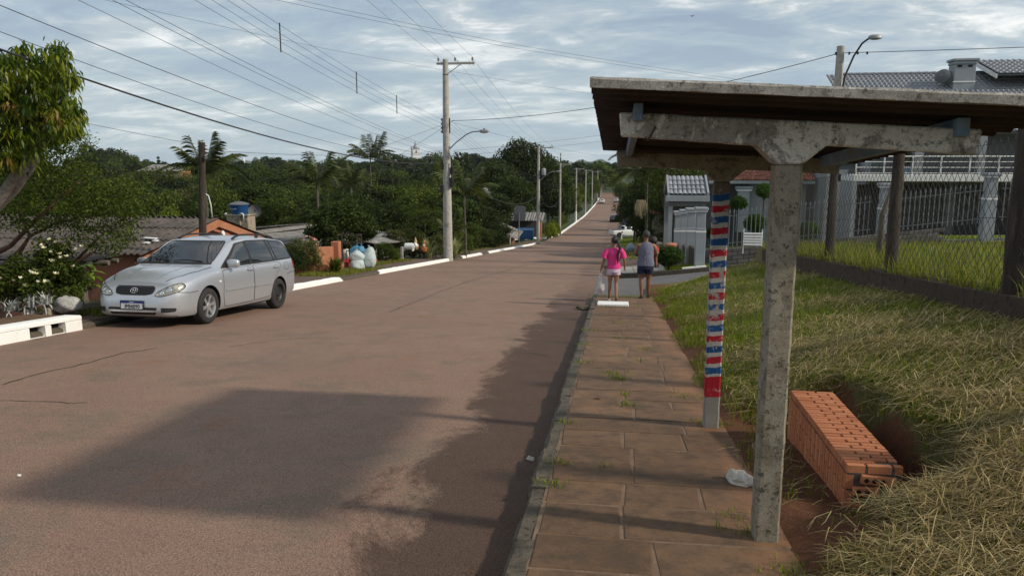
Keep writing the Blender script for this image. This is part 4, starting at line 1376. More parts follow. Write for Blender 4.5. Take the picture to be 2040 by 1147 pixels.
xy = scatter(60000, 3.73, 14.5, 3.0, 21.0, 4, lambda x, y: np.clip(1.1 - (x - 3.6) / 14, 0.2, 1) * lin(21.2, 20.0, y), 1.3)
lz = H(xy[:, 0], xy[:, 1]) - 0.04
near = np.where(xy[:, 0] < 4.5, 0.95, 0.62)
stuff('lawn_grass', 'tall yellow green grass growing behind the chain link fence', blades('lawn_grass', xy, lz, 0.24 * near * (0.75 + 0.5 * patchy(xy[:, 0], xy[:, 1], 1.3)), 0.0042, MAT['gr_lawn'], 4, 0.35))
xy = scatter(7000, 3.58, 3.82, 2.4, 19.2, 6, lambda x, y: np.clip(patchy(x, y, 2.0, 1.0), 0.1, 1), 1.5)
stuff('fence_foot_grass', 'long rank grass hanging over the low wall under the fence', blades('fence_foot_grass', xy, fz(xy[:, 1]) - 0.05, 0.30, 0.0042, MAT['gr_lawn'], 6, 0.7))
rs_ = np.random.RandomState(12)
pts = []
for (x, y, n, r) in [(0.10, 8.1, 130, 0.06), (0.02, 8.35, 120, 0.09), (-0.36, 5.0, 60, 0.05), (-0.37, 4.55, 60, 0.05), (-0.36, 6.1, 40, 0.04), (0.16, 6.85, 70, 0.05), (0.14, 7.3, 50, 0.04), (-0.36, 9.0, 60, 0.08), (-0.36, 10.5, 60, 0.1), (-0.35, 12.0, 60, 0.1), (0.5, 10.2, 60, 0.1), (0.15, 11.2, 60, 0.09), (0.1, 13.0, 60, 0.1), (0.75, 7.35, 90, 0.12), (0.62, 4.0, 14, 0.03), (0.72, 4.2, 40, 0.06), (0.78, 3.95, 60, 0.05), (0.45, 16.2, 60, 0.12), (-0.1, 15.8, 50, 0.12), (0.2, 18.2, 240, 0.35), (0.75, 18.4, 500, 0.35), (-0.25, 18.6, 120, 0.2), (0.9, 3.5, 120, 0.08), (0.74, 6.35, 60, 0.05), (0.92, 6.3, 120, 0.07), (0.35, 9.3, 40, 0.05), (-0.02, 4.98, 12, 0.03)]:
 pts.append(rs_.normal(0, 1, (n, 2)) * np.array([r, r * 0.8]) + np.array([x, y]))
xy = np.concatenate(pts)
stuff('pavement_weeds', 'small grass tufts in the pavement joints and kerb', blades('pavement_weeds', xy, P(xy[:, 1]) - 0.005, 0.055, 0.0026, MAT['gr_green'], 7, 0.7))
# ------------------------------------------------------------------ utility poles
def arm_lamp(parent, z, reach, rise, az, size=1.0, mat=None):
 ca, sa = math.cos(az), math.sin(az)
 a = MB()
 pts = [(0.12, 0, z), (reach * 0.30, 0, z + rise * 0.42), (reach * 0.60, 0, z + rise * 0.84), (reach * 0.78, 0, z + rise * 0.98), (reach, 0, z + rise)]
 a.tube([(p[0] * ca, p[0] * sa, p[2]) for p in pts], 0.030 * size, 8)
 arm = a.build('lamp_arm', mat or MAT['steel'], parent, smooth=True, angle=40)
 hd = MB()
 Mx = Matrix.Rotation(az, 3, 'Z')
 prof = [(0.0, 0.10), (0.06, 0.105), (0.11, 0.08), (0.14, 0.03), (0.145, 0.0)]
 vs, n = [], 14
 for r, zz in prof:
  for j in range(n):
   q = 2 * math.pi * j / n
   vs.append(Mx @ Vector((r * 2.1 * math.cos(q), r * math.sin(q), zz)) * size + Vector((ca * (reach + 0.22 * size), sa * (reach + 0.22 * size), z + rise - 0.02)))
 fs = []
 for i in range(len(prof) - 1):
  for j in range(n):
   k2 = (j + 1) % n
   fs.append((i * n + j, i * n + k2, (i + 1) * n + k2, (i + 1) * n + j))
 fs.append(tuple(range((len(prof) - 1) * n, len(prof) * n)))
 hd.add(vs, fs)
 head = hd.build('lamp_head', MAT['steel'], arm, smooth=True, angle=50)
 gl = MB()
 vs = []
 prof = [(0.13, -0.002), (0.11, -0.05), (0.05, -0.075), (0.0, -0.08)]
 for r, zz in prof:
  for j in range(n):
   q = 2 * math.pi * j / n
   vs.append(Mx @ Vector((r * 2.0 * math.cos(q), r * math.sin(q), zz)) * size + Vector((ca * (reach + 0.22 * size), sa * (reach + 0.22 * size), z + rise - 0.02)))
 fs = []
 for i in range(len(prof) - 1):
  for j in range(n):
   k2 = (j + 1) % n
   fs.append((i * n + j, i * n + k2, (i + 1) * n + k2, (i + 1) * n + j))
 gl.add(vs, fs)
 gl.build('lens', MAT['lamp_glass'], head, smooth=True)
 cell_ = MB()
 cell_.lathe([(0.035, 0), (0.035, 0.06), (0.02, 0.075)], 8, None, (ca * (reach + 0.22 * size), sa * (reach + 0.22 * size), z + rise + 0.08 * size))
 cell_.build('light_sensor', MAT['dark_metal'], head)
 return arm
MAT['lamp_glass'] = M('milky lamp lens', (0.5, 0.5, 0.47), (0.42, 0.42, 0.38), 5, 0.25, 0)
def util_pole(x, y, height, label, r0=0.17, r1=0.11, arm=True, lamp=None, detail=True, armz=None, group=None, armdir=0.0):
 z0 = h(x, y)
 o = thing('utility_pole', label, 'pole', (x, y, z0), 0, group)
 mb = MB()
 nseg = 9
 mb.tube([(0, 0, -0.3 + (height + 0.3) * i / nseg) for i in range(nseg + 1)], [r0 + (r1 - r0) * i / nseg for i in range(nseg + 1)], 14)
 mb.build('shaft', MAT['pole_conc'], o, smooth=True, angle=50)
 if arm:
  za = height - 0.2 if armz is None else armz
  mb = MB()
  mb.box((0.52, -0.0, za), (1.95, 0.09, 0.11))
  ca = mb.build('crossarm', MAT['pole_conc'], o, bevel=0.01)
  for px_ in (-0.36, 0.5, 1.38):
   ib = MB()
   ib.lathe([(0.012, 0), (0.012, 0.07), (0.05, 0.075), (0.055, 0.12), (0.04, 0.14), (0.05, 0.16), (0.045, 0.22), (0.02, 0.235)], 10, None, (px_, 0, za + 0.055))
   ib.build('insulator', MAT['porcelain'], ca, smooth=True, angle=40)
  mb = MB()
  mb.tube([(0.06, -0.07, za - 0.55), (0.82, -0.06, za - 0.04)], 0.02, 6)
  mb.build('brace', MAT['steel'], ca)
  for px_ in (-0.2, 0.62, 1.22, 1.42):
   bb_ = MB()
   bb_.tube([(px_, 0, za - 0.10), (px_, 0, za + 0.11)], 0.012, 6)
   bb_.build('bolt', MAT['dark_metal'], ca)
 if detail:
  for zz, rr in ((height - 0.75, r1 + 0.012), (height - 3.0, r1 + 0.024), (height - 3.35, r1 + 0.026), (height - 4.7, r1 + 0.036), (height - 5.0, r1 + 0.038)):
   if zz < 0.6:
    continue
   cb = MB()
   cb.lathe([(rr, -0.022), (rr, 0.022)], 14, None, (0, 0, zz))
   cb.build('clamp_band', MAT['dark_metal'], o)
  for s in (-1, 1):
   rk = MB()
   rk.box((s * (r1 + 0.06), -0.05, height - 3.25), (0.04, 0.04, 0.75))
   rko = rk.build('rack', MAT['dark_metal'], o)
   if s < 0:
    for q in range(4):
     sp = MB()
     sp.lathe([(0.04, -0.045), (0.022, -0.015), (0.022, 0.015), (0.04, 0.045)], 9, None, (s * (r1 + 0.11), -0.05, height - 2.95 - 0.2 * q))
     sp.build('spool', MAT['porcelain'], rko)
 if lamp:
  arm_lamp(o, *lamp)
 return o
PX, PY = -8.62, 38.3
pz0 = h(PX, PY)
main = util_pole(PX, PY, 10.05, 'tall concrete utility pole with grey shoots at its foot and lamp over the road', 0.255, 0.135, lamp=(5.6, 1.85, 0.9, R_(-12)))
for (dx, dy, zz, s_) in ((-0.27, -0.1, 3.62, (0.14, 0.2, 0.42)), (0.27, -0.14, 3.95, (0.16, 0.2, 0.5)), (-0.2, -0.12, 4.75, (0.1, 0.1, 0.3)), (0.26, -0.1, 4.55, (0.1, 0.12, 0.35))):
 mb = MB()
 mb.box((dx, dy, zz), s_)
 mb.build('junction_box', MAT['dark_metal'], main, bevel=0.015)
mb = MB()
mb.tube([(0.30, -0.16, 5.0), (0.36, -0.2, 4.6), (0.30, -0.22, 4.15), (0.38, -0.2, 3.9), (0.30, -0.18, 3.7), (0.34, -0.16, 4.3), (0.28, -0.15, 4.8)], 0.03, 7)
mb.build('cable_coil', MAT['cable'], main, smooth=True)
lb = MB()
for (a, b, c, d_) in ((-0.12, 0.12, 0.35, 0.36), (-0.12, 0.12, 0.12, 0.13), (-0.125, -0.115, 0.12, 0.36), (0.115, 0.125, 0.12, 0.36)):
 lb.bbox(a, b, -0.262, -0.258, 1.55 + c, 1.55 + d_)
lo = lb.build('number_frame', MAT['dark_metal'], main)
fnt = bpy.data.curves.new('n', 'FONT')
fnt.body = '213\n178'
fnt.size = 0.10
fnt.align_x = 'CENTER'
fo = bpy.data.objects.new('n', fnt)
COL.objects.link(fo)
bpy.context.view_layer.update()
fme = bpy.data.meshes.new_from_object(fo.evaluated_get(bpy.context.evaluated_depsgraph_get()))
bpy.data.objects.remove(fo)
fme.materials.clear()
fme.materials.append(MAT['dark_metal'])
link('numbers', fme, lo, (0, -0.262, 1.80), (R_(90), 0, 0))
line = [(PX, PY)]
for (u, v, d, hh, lab, lamp) in [(1072, 482, 79.5, 10.2, 'concrete utility pole with a grey transformer box beside the blue bin', (6.6, 1.9, 1.0, 0.1)),
         (1115, 463, 110, 10.2, 'concrete utility pole beside the clipped lime bush', None),
         (1147, 439, 146, 10.3, 'concrete utility pole with whitewashed foot by the long hedge', (6.8, -1.3, 0.5, 0.2)),
         (1166, 425, 185, 10.6, 'first of the far row of concrete utility poles beyond the hedge', (6.8, 1.3, 0.5, 0.2)),
         (1179, 413, 224, 10.6, 'second of the far row of concrete utility poles beyond the hedge', None),
         (1190, 402, 264, 11.0, 'third of the far row of concrete utility poles beyond the hedge', None),
         (1196, 398, 305, 12.5, 'last and thinnest of the far row of concrete utility poles', None)]:
 p = at(u, v, d)
 x, y = p.x, p.y
 util_pole(x, y, hh, lab, 0.2, 0.12, lamp=lamp, detail=d < 120)
 line.append((x, y))
t2 = [o for o in bpy.data.objects if o.get('label', '').startswith('concrete utility pole with a grey transformer')][0]
mb = MB()
mb.lathe([(0.19, 0), (0.22, 0.04), (0.22, 0.62), (0.19, 0.68), (0.05, 0.72)], 12, None, (0.55, -0.1, 7.2))
mb.build('transformer', MAT['pillar'], t2, smooth=True, angle=50)
t4 = [o for o in bpy.data.objects if 'whitewashed foot' in o.get('label', '')][0]
mb = MB()
mb.tube([(0, 0, -0.1), (0, 0, 2.0)], [0.212, 0.2], 14)
mb.build('painted_foot', MAT['white_kerb'], t4, smooth=True, angle=50)
p = gpx(944, 487)
mb = MB()
mb.tube([(0, 0, -0.2), (0, 0, 3.4)], [0.09, 0.075], 12)
o = mb.build('concrete_post', MAT['pole_conc'], None, (p.x - 0.9, p.y + 0.5, h(p.x - 0.9, p.y + 0.5)), smooth=True, angle=50)
tag(o, 'slim plain concrete post standing beside the thin palm trunk', 'post')
wx, wy = -10.55, 18.0
wo = thing('timber_pole', 'old dark timber pole leaning in front of the terracotta gable', 'pole', (wx, wy, h(wx, wy)))
mb = MB()
ztop = at(389, 284, 18.6).z - wo.location.z
tp = at(389, 284, 18.6)
mb.tube([(0, 0, -0.3), ((tp.x - wx) * 0.3, 0, ztop * 0.3), ((tp.x - wx) * 0.65, 0.0, ztop * 0.66), (tp.x - wx, 0, ztop)], [0.10, 0.095, 0.088, 0.08], 10)
mb.build('shaft', MAT['wood_dark'], wo, smooth=True, angle=50)
mb = MB()
mb.lathe([(0.03, 0), (0.045, 0.03), (0.03, 0.06), (0.045, 0.09), (0.02, 0.11)], 8, None, (tp.x - wx + 0.1, -0.05, ztop - 0.42))
mb.build('insulator', MAT['porcelain'], wo)
lpx, lpy = 7.35, 27.45
lpo = util_pole(lpx, lpy, 0.1 + at(1658, 110, 26.6).z - h(lpx, lpy), 'concrete lamp pole standing in front of the grey tiled house', 0.17, 0.125, arm=False, detail=False)
LH = at(1658, 110, 26.6).z - h(lpx, lpy)
mb = MB()
mb.tube([(0.06, -0.14, LH - 1.75), (0.15, -0.16, LH - 0.9), (0.38, -0.2, LH - 0.25), (0.60, -0.24, LH + 0.14), (0.78, -0.26, LH + 0.28), (0.92, -0.28, LH + 0.3)], 0.032, 8)
arm_ = mb.build('lamp_arm', MAT['dark_metal'], lpo, smooth=True, angle=50)
mb = MB()
n = 12
vs = []
for r, zz in [(0.0, 0.10), (0.06, 0.10), (0.10, 0.075), (0.125, 0.02), (0.12, -0.03), (0.05, -0.06), (0.0, -0.065)]:
 for j in range(n):
  q = 2 * math.pi * j / n
  vs.append((r * 1.8 * math.cos(q) + 0.98, r * math.sin(q) - 0.28, zz + LH + 0.3))
fs = []
for i in range(6):
 for j in range(n):
  k2 = (j + 1) % n
  fs.append((i * n + j, i * n + k2, (i + 1) * n + k2, (i + 1) * n + j))
mb.add(vs, fs)
mb.build('lamp_head', MAT['steel'], arm_, smooth=True, angle=60)
# ------------------------------------------------------------------ overhead lines
def cable(label, pts, r=0.012, sag=0.0, n=18, mat='alu_cable', name='power_line', group='overhead lines along the street'):
 P3 = []
 for a, b in zip(pts, pts[1:]):
  a, b = Vector(a), Vector(b)
  for i in range(n):
   t = i / n
   q = a.lerp(b, t)
   q.z -= sag * 4 * t * (1 - t) * ((b - a).length / 35.0)
   P3.append(q)
 P3.append(Vector(pts[-1]))
 o = Vector(P3[0])
 mb = MB()
 mb.tube([q - o for q in P3], r * 0.62, 5)
 c = mb.build(name, MAT[mat], None, o)
 tag(c, label, 'cable', group)
 return c
def pt(x, y, dz):
 return Vector((x, y, h(x, y) + dz))
top_z = 10.05 + 0.1
NX, NY = -9.3, -1.0
nz0 = float(P(NY))
g1 = 'high conductors from the tall pole towards the near end of the street'
for dx, w_ in ((-0.36, 'garden side end'), (0.5, 'middle'), (1.38, 'road side end')):
 cable('thin conductor rising over the near road from the %s of the tall crossarm' % w_, [(NX + dx, NY, nz0 + 10.6), (PX + dx, PY, pz0 + top_z)], 0.009, 0.42, 26, group=g1)
g2 = 'four low conductors held by spacer bars'
ends = []
for q in range(4):
 a, b = Vector((NX + 0.2, NY, nz0 + 8.15 - 0.24 * q)), Vector((PX - 0.24, PY - 0.05, pz0 + 7.12 - 0.2 * q))
 ends.append((a, b))
 cable(['topmost', 'second from top', 'third from top', 'lowest'][q] + ' of the four stacked conductors joined by spacer bars', [a, b], 0.008, 0.55, 26, group=g2)
for u, w_ in ((553, 'longest dark spacer bar, farthest from the tall pole, across four conductors'), (709, 'middle dark spacer bar of three across the four conductors'), (790, 'shortest dark spacer bar, next to the tall pole, across four conductors')):
 best = None
 for i in range(1, 400):
  t = i / 400
  q = ends[0][0].lerp(ends[0][1], t)
  d = q - EYE
  zc_ = d.dot(_F)
  if zc_ < 1:
   continue
  uu = 1020 + FPX * d.dot(_Rt) / zc_
  if best is None or abs(uu - u) < best[0]:
   best = (abs(uu - u), t)
 t = best[1]
 ln = (ends[0][1] - ends[0][0]).length / 35
 pa = ends[0][0].lerp(ends[0][1], t) - Vector((0, 0, 0.55 * 4 * t * (1 - t) * ln))
 pb = ends[3][0].lerp(ends[3][1], t) - Vector((0, 0, 0.55 * 4 * t * (1 - t) * ln))
 mb = MB()
 mb.tube([(0, 0, 0.05), pb - pa - Vector((0, 0, 0.05))], 0.017, 6)
 s_ = mb.build('spacer_bar', MAT['dark_metal'], None, pa)
 tag(s_, w_, 'spacer', 'spacer bars on the four conductors')
g3 = 'telephone cables arriving low at the tall pole'
for (za, zb, sg, r) in ((6.45, 5.55, 0.5, 0.009), (6.3, 5.45, 0.5, 0.009), (6.0, 5.3, 0.55, 0.008)):
 cable({6.45: 'upper', 6.3: 'middle', 6.0: 'lower'}[za] + ' grey telephone cable of three running to the tall pole below the four conductors', [(NX, NY, nz0 + za + 0.35), (PX - 0.2, PY, pz0 + zb)], r, sg, 26, 'alu_cable', 'telephone_line', g3)
for (za, zb, sg, r) in ((5.35, 5.25, 0.7, 0.012), (5.1, 5.15, 0.9, 0.010)):
 cable({5.35: 'heavier', 5.1: 'thinner'}[za] + ' grey telephone cable sagging just above the thick black cable', [(NX, NY, nz0 + za + 0.3), (PX - 0.2, PY, pz0 + zb)], r, sg, 26, 'alu_cable', 'telephone_line', 'telephone cables above the thick one')
cable('thick black cable sagging low across the view to the tall pole', [(NX, NY, nz0 + 5.25), (PX - 0.25, PY, pz0 + 4.95)], 0.030, 1.0, 30, 'cable', 'telephone_line', None)
for i in range(len(line) - 1):
 (xa, ya), (xb, yb) = line[i], line[i + 1]
 ha, hb = h(xa, ya), h(xb, yb)
 lab = ['between the tall pole and the transformer pole', 'between the transformer pole and the lime bush pole', 'between the lime bush pole and the hedge pole'][i] if i < 3 else 'between two of the far row of poles'
 if i > 3:
  continue
 for dx, w_ in ((-0.36, 'garden side'), (0.5, 'middle'), (1.38, 'road side')):
  cable(w_ + ' conductor on the crossarms ' + lab, [(xa + dx, ya, ha + 10.1), (xb + dx, yb, hb + 10.2)], 0.010, 0.4, 12, group='crossarm conductors ' + lab)
 if i < 2:
  for q in range(4):
   cable(['topmost', 'second', 'third', 'lowest'][q] + ' stacked conductor strung ' + lab, [(xa + 0.2, ya, ha + 7.1 - 0.2 * q), (xb - 0.2, yb, hb + 7.1 - 0.2 * q)], 0.009, 0.5, 12, group='stacked conductors ' + lab)
  cable('thick black cable drooping ' + lab, [(xa + 0.2, ya, ha + 4.7), (xb - 0.15, yb, hb + 5.0)], 0.035, 1.1, 16, 'cable', 'telephone_line')
lp_top = Vector((lpx, lpy, h(lpx, lpy) + LH - 0.12))
cable('twisted service cable crossing the road from the tall pole to the lamp pole', [(PX + 0.3, PY, pz0 + 7.05), lp_top], 0.020, 0.9, 26, 'cable', 'service_line', None)
cable('twisted service cable leaving the lamp pole over the grey tiled roof', [lp_top, (30.0, 25.5, lp_top.z + 0.55)], 0.018, 0.25, 16, 'cable', 'service_line', None)
mb = MB()
for dx in (0.28, 0.55, 0.85, -0.15):
 mb.box((dx, -0.02, LH - 0.14), (0.05, 0.05, 0.09))
mb.build('cable_clamps', MAT['dark_metal'], lpo)
for dz in (0, 0.16):
 cable(('upper' if dz else 'lower') + ' of two thin parallel cables crossing the sky behind the shelter roof', [at(520, -6, 26) + Vector((0, 0, dz)), at(1000, 92, 34) + Vector((0, 0, dz)), at(1500, 168, 48) + Vector((0, 0, dz))], 0.011, 0.10, 14, group='long cables crossing the sky')
cable('single thin cable crossing the sky behind the tall pole', [at(190, -4, 24), at(640, 96, 34), at(895, 142, 41), at(1210, 192, 52)], 0.010, 0.05, 12, group=None)
DW = ['upper drop wire from the tall pole to the shelter side of the road', 'lower drop wire from the tall pole to the shelter side of the road', 'longer drop wire slanting from the tall pole over the church tower', 'shorter drop wire slanting from the tall pole over the church tower', 'drop wire falling from the tall pole behind the transformer pole']
for i_, (a, b, dd) in enumerate((((905, 300), (1230, 265), (37, 50)), ((905, 310), (1230, 277), (38, 55)), ((715, 308), (905, 240), (45, 37.5)), ((770, 325), (905, 240), (42, 37.5)), ((905, 245), (1190, 310), (37.5, 70)))):
 cable(DW[i_], [at(*a, dd[0]), at(*b, dd[1])], 0.011, 0.15, 12, 'cable', 'service_line', 'drop wires branching off the tall pole')
cable('thin wire from the mango tree to the head of the old timber pole', [at(-10, 205, 12.5), at(389, 287, 18.6)], 0.007, 0.2, 12, 'cable', 'service_line', 'wires at the timber pole')
cable('thin wire from the old timber pole to the tall pole', [at(389, 298, 18.6), at(880, 300, 37.5)], 0.008, 0.35, 16, 'cable', 'service_line', 'wires at the timber pole')
# ------------------------------------------------------------------ helpers for houses
def sheet_roof(parent, A, B, C, D_, cols, rows, mat, wave=0.18, amp=0.022, lap=0.10, seed=0, name='roof_sheet'):
 A, B, C, D_ = (Vector(p) for p in (A, B, C, D_))
 ex = (B - A)
 ey = (D_ - A)
 w, l = ex.length / cols, ey.length / rows
 nx = max(6, int(w / wave * 6))
 xs_ = np.linspace(-0.02, w + 0.02, nx)
 ys_ = np.array([0, l * 0.5, l + lap])
 X, Y = np.meshgrid(xs_, ys_)
 Z = amp * np.cos(X / wave * 2 * math.pi) + 0.03 * (1 - Y / l)
 top = np.stack([X, Y, Z], -1).reshape(-1, 3)
 bot = top - np.array([0, 0, 0.012])
 V = np.concatenate([top, bot])
 n = len(top)
 i = np.arange(nx * 2).reshape(2, nx)[:, :-1].ravel()
 q1 = np.stack([i, i + 1, i + nx + 1, i + nx], 1)
 edge = np.array([(j, j + 1, j + 1 + n, j + n) for j in range(nx - 1)])
 me = np_mesh(name, V, [q1, q1[:, ::-1] + n, edge], mat, smooth=False)
 X_ = ex.normalized()
 Yv = ey.normalized()
 Zv = X_.cross(Yv).normalized()
 Yv = Zv.cross(X_)
 Mr = Matrix((X_, Yv, Zv)).transposed().to_euler()
 rr = random.Random(seed)
 for r in range(rows):
  for c in range(cols):
   p = A + ex * (c / cols) + ey * (r / rows)
   o = link(name, me, parent, p + Zv * rr.uniform(0, 0.008), (Mr.x + rr.uniform(-0.004, 0.004), Mr.y + rr.uniform(-0.004, 0.004), Mr.z))
def tile_geom(cols, rows, w, l, barrel=0.045, step=0.03):
 per = 6
 nx = cols * per + 1
 x = np.linspace(0, w, nx)
 ph = (np.arange(nx) % per) / per
 prof = np.where(ph < 0.62, np.sin(ph / 0.62 * math.pi) * barrel, -0.012)
 V, Q = [], []
 for r in range(rows):
  y0, y1 = l * r / rows, l * (r + 1) / rows + 0.02
  b = len(V) * nx
  for (y, dz) in ((y0, -0.012), (y0, step), (y1, 0.0)):
   V.append(np.stack([x, np.full(nx, y), prof * (1 if dz > -0.01 else 0.2) + dz], 1))
  i = np.arange(nx - 1)
  for k in (0, 1):
   a = b + k * nx + i
   Q.append(np.stack([a, a + 1, a + nx + 1, a + nx], 1))
 return np.concatenate(V), np.concatenate(Q)
def oriented(parent, name, V, Q, A, B, D_, mat):
 A, B, D_ = Vector(A), Vector(B), Vector(D_)
 X_ = (B - A).normalized()
 Zv = X_.cross((D_ - A).normalized()).normalized()
 Yv = Zv.cross(X_)
 Mm = np.array([X_, Yv, Zv])
 me = np_mesh(name, V @ Mm + np.array(A), Q, mat)
 o = link(name, me, parent)
 return o
def tile_roof(parent, A, B, C, D_, cols, rows, mat, name='roof_tiles'):
 w, l = (Vector(B) - Vector(A)).length, (Vector(D_) - Vector(A)).length
 V, Q = tile_geom(cols, rows, w, l)
 o = oriented(parent, name, V, Q, A, B, D_, mat)
 tag(o, kind='stuff')
 mb = MB()
 A, B, C, D_ = (Vector(p) for p in (A, B, C, D_))
 nrm = (B - A).cross(D_ - A).normalized() * 0.03
 a = [A - nrm * 2, B - nrm * 2, C - nrm * 2, D_ - nrm * 2]
 b = [A - nrm * 5, B - nrm * 5, C - nrm * 5, D_ - nrm * 5]
 mb.add(a + b, [(0, 1, 2, 3), (7, 6, 5, 4), (0, 4, 5, 1), (1, 5, 6, 2), (2, 6, 7, 3), (3, 7, 4, 0)])
 mb.build('roof_deck', MAT['grey_dark'], parent)
 return o
def quad_slab(parent, name, pts, th, mat):
 p = [Vector(q) for q in pts]
 n = (p[1] - p[0]).cross(p[3] - p[0]).normalized() * th
 mb = MB()
 mb.add(p + [q - n for q in p], [(0, 1, 2, 3), (7, 6, 5, 4), (0, 4, 5, 1), (1, 5, 6, 2), (2, 6, 7, 3), (3, 7, 4, 0)])
 return mb.build(name, mat, parent)
def rel(o):
 b = Vector(o.location)
 return lambda *p: Vector(p) - b
# ------------------------------------------------------------------ terracotta house behind the car
HX = -12.3
hA = thing('terracotta_house', 'terracotta house with sooty corrugated roof and orange gable behind the silver car', 'house', (HX, 18.2, h(HX, 18.2)))
r = rel(hA)
EY0, EY1, RY = 18.2, 26.0, 21.75
ze, zr, zf = -0.74, -0.09, -1.35
x_far = -27.0
mb = MB()
mb.bbox(*[v for v in (x_far - HX, 0.0 - 0.25, 0.0, 0.16, -3.0, ze - 0.05 - hA.location.z)])
mb.build('side_wall', MAT['rust_wall'], hA)
mb = MB()
mb.prism([(EY0 - 18.2 + 0.16, -3.0), (EY0 - 18.2 + 0.16, ze - hA.location.z - 0.06), (RY - 18.2, zr - 0.1 - hA.location.z), (EY1 - 18.2, zf - 0.1 - hA.location.z), (EY1 - 18.2, -3.0)], -0.42, -0.25, 'x')
mb.build('gable_wall', MAT['orange_wall'], hA)
sheet_roof(hA, r(x_far, EY0 - 0.35, ze - 0.03), r(HX + 0.15, EY0 - 0.35, ze - 0.03), r(HX + 0.15, RY, zr), r(x_far, RY, zr), 13, 3, MAT['old_roof'], 0.18, 0.026, seed=1)
sheet_roof(hA, r(HX + 0.15, EY1 + 0.3, zf - 0.03), r(x_far, EY1 + 0.3, zf - 0.03), r(x_far, RY, zr), r(HX + 0.15, RY, zr), 13, 3, MAT['old_roof'], 0.18, 0.026, seed=2)
for (ya, za, yb, zb) in ((EY0 - 0.35, ze - 0.09, RY, zr - 0.05), (RY, zr - 0.05, EY1 + 0.3, zf - 0.09)):
 mb = MB()
 a, b = r(HX + 0.17, ya, za), r(HX + 0.17, yb, zb)
 mb.add([a, b, b - Vector((0, 0, 0.22)), a - Vector((0, 0, 0.22)), a + Vector((0.04, 0, 0)), b + Vector((0.04, 0, 0)), b + Vector((0.04, 0, -0.22)), a + Vector((0.04, 0, -0.22))],
   [(0, 1, 2, 3), (4, 7, 6, 5), (0, 4, 5, 1), (1, 5, 6, 2), (2, 6, 7, 3), (3, 7, 4, 0)])
 mb.build('barge_board', MAT['orange_wood'], hA)
mb = MB()
mb.box((0, 0, 0), (0.05, 0.9, 0.012))
mb.build('eave_gutter', MAT['orange_wood'], hA, r(HX - 1.6, EY0 - 0.38, ze - 0.09), (0, 0, R_(90)))
for (dy, dz) in ((-0.55, -0.62), (0.35, -0.55)):
 mb = MB()
 mb.lathe([(0.03, 0), (0.05, 0.04), (0.09, 0.12), (0.09, 0.16)], 10, Matrix.Rotation(R_(70), 3, 'Y'))
 mb.build('wall_lamp', MAT['pvc'], hA, r(HX + 0.0, RY + dy, zr + dz))
mb = MB()
mb.tube([(0, 0, -0.1), (-0.02, 0, 0.35), (-0.08, 0, 0.62), (-0.22, -0.02, 0.72), (-0.36, -0.03, 0.68)], [0.018, 0.018, 0.018, 0.02, 0.045], 7)
mb.build('gooseneck_lamp', MAT['pvc'], hA, r(HX - 0.05, RY + 0.1, zr + 0.05), smooth=True)
for (u, v, sx) in ((300, 478, 0.5), (292, 487, 0.2), (310, 483, 0.18)):
 q = None
 rdir = ray(u, v)
 n_ = Vector((0, -(zr - ze), RY - EY0 + 0.35))
 p0 = Vector((HX, EY0 - 0.35, ze))
 t = (p0 - EYE).dot(n_) / rdir.dot(n_)
 q = EYE + rdir * t
 mb = MB()
 mb.box((0, 0, 0), (sx, 0.10, 0.02))
 mb.build('tile_fragment', MAT['white_paint'], hA, r(q.x, q.y, q.z + 0.05), (R_(8), 0, R_(-20)))
# ---- water tower
tx_, ty_ = -15.3, 29.3
wt = thing('water_tower', 'stained square tower carrying the blue water tank', 'tower', (tx_, ty_, h(tx_, ty_)))
D_t = (Vector((tx_, ty_, 0)) - EYE).dot(_F)
zt = at(490, 429, 31.0).z - wt.location.z
mb = MB()
mb.bbox(-0.45, 0.16, -0.36, 0.36, -0.5, zt)
mb.build('tower_body', MAT['tower'], wt, bevel=0.02)
mb = MB()
mb.bbox(0.165, 0.45, -0.3, 0.36, -0.5, zt - 0.02)
mb.build('pipe_shaft', MAT['tower'], wt, bevel=0.02)
mb = MB()
mb.bbox(-0.5, 0.5, -0.4, 0.4, zt + 0.003, zt + 0.045)
mb.build('slab', MAT['conc_back'], wt)
mb = MB()
mb.tube([(0.2, -0.42, zt + 0.10), (0.30, -0.42, zt + 0.10), (0.33, -0.42, zt + 0.07), (0.33, -0.42, zt - 0.18)], 0.025, 8)
mb.tube([(-0.5, -0.4, zt + 0.06), (-0.4, -0.4, zt + 0.10)], 0.03, 8)
mb.build('pipe', MAT['pvc'], wt, smooth=True)
mb = MB()
mb.tube([(0.46, -0.36, zt - 0.04), (0.58, -0.36, zt + 0.06)], 0.016, 6)
mb.build('overflow_pipe', MAT['pvc'], wt, smooth=True)
tk = thing('water_tank', 'round blue plastic water tank with dusty grey lid on the tower', 'water tank', (tx_ - 0.05, ty_, wt.location.z + zt + 0.045))
tk.scale = (0.56, 0.56, 0.56)
mb = MB()
mb.lathe([(0.52, 0), (0.56, 0.05), (0.66, 0.62), (0.69, 0.66), (0.69, 0.70)], 24)
mb.build('tank', MAT['tank_blue'], tk, smooth=True, angle=40)
mb = MB()
mb.lathe([(0.74, 0.70), (0.745, 0.74), (0.45, 0.86), (0.2, 0.92), (0.05, 0.94)], 24)
mb.build('lid', MAT['tank_lid'], tk, smooth=True, angle=40)
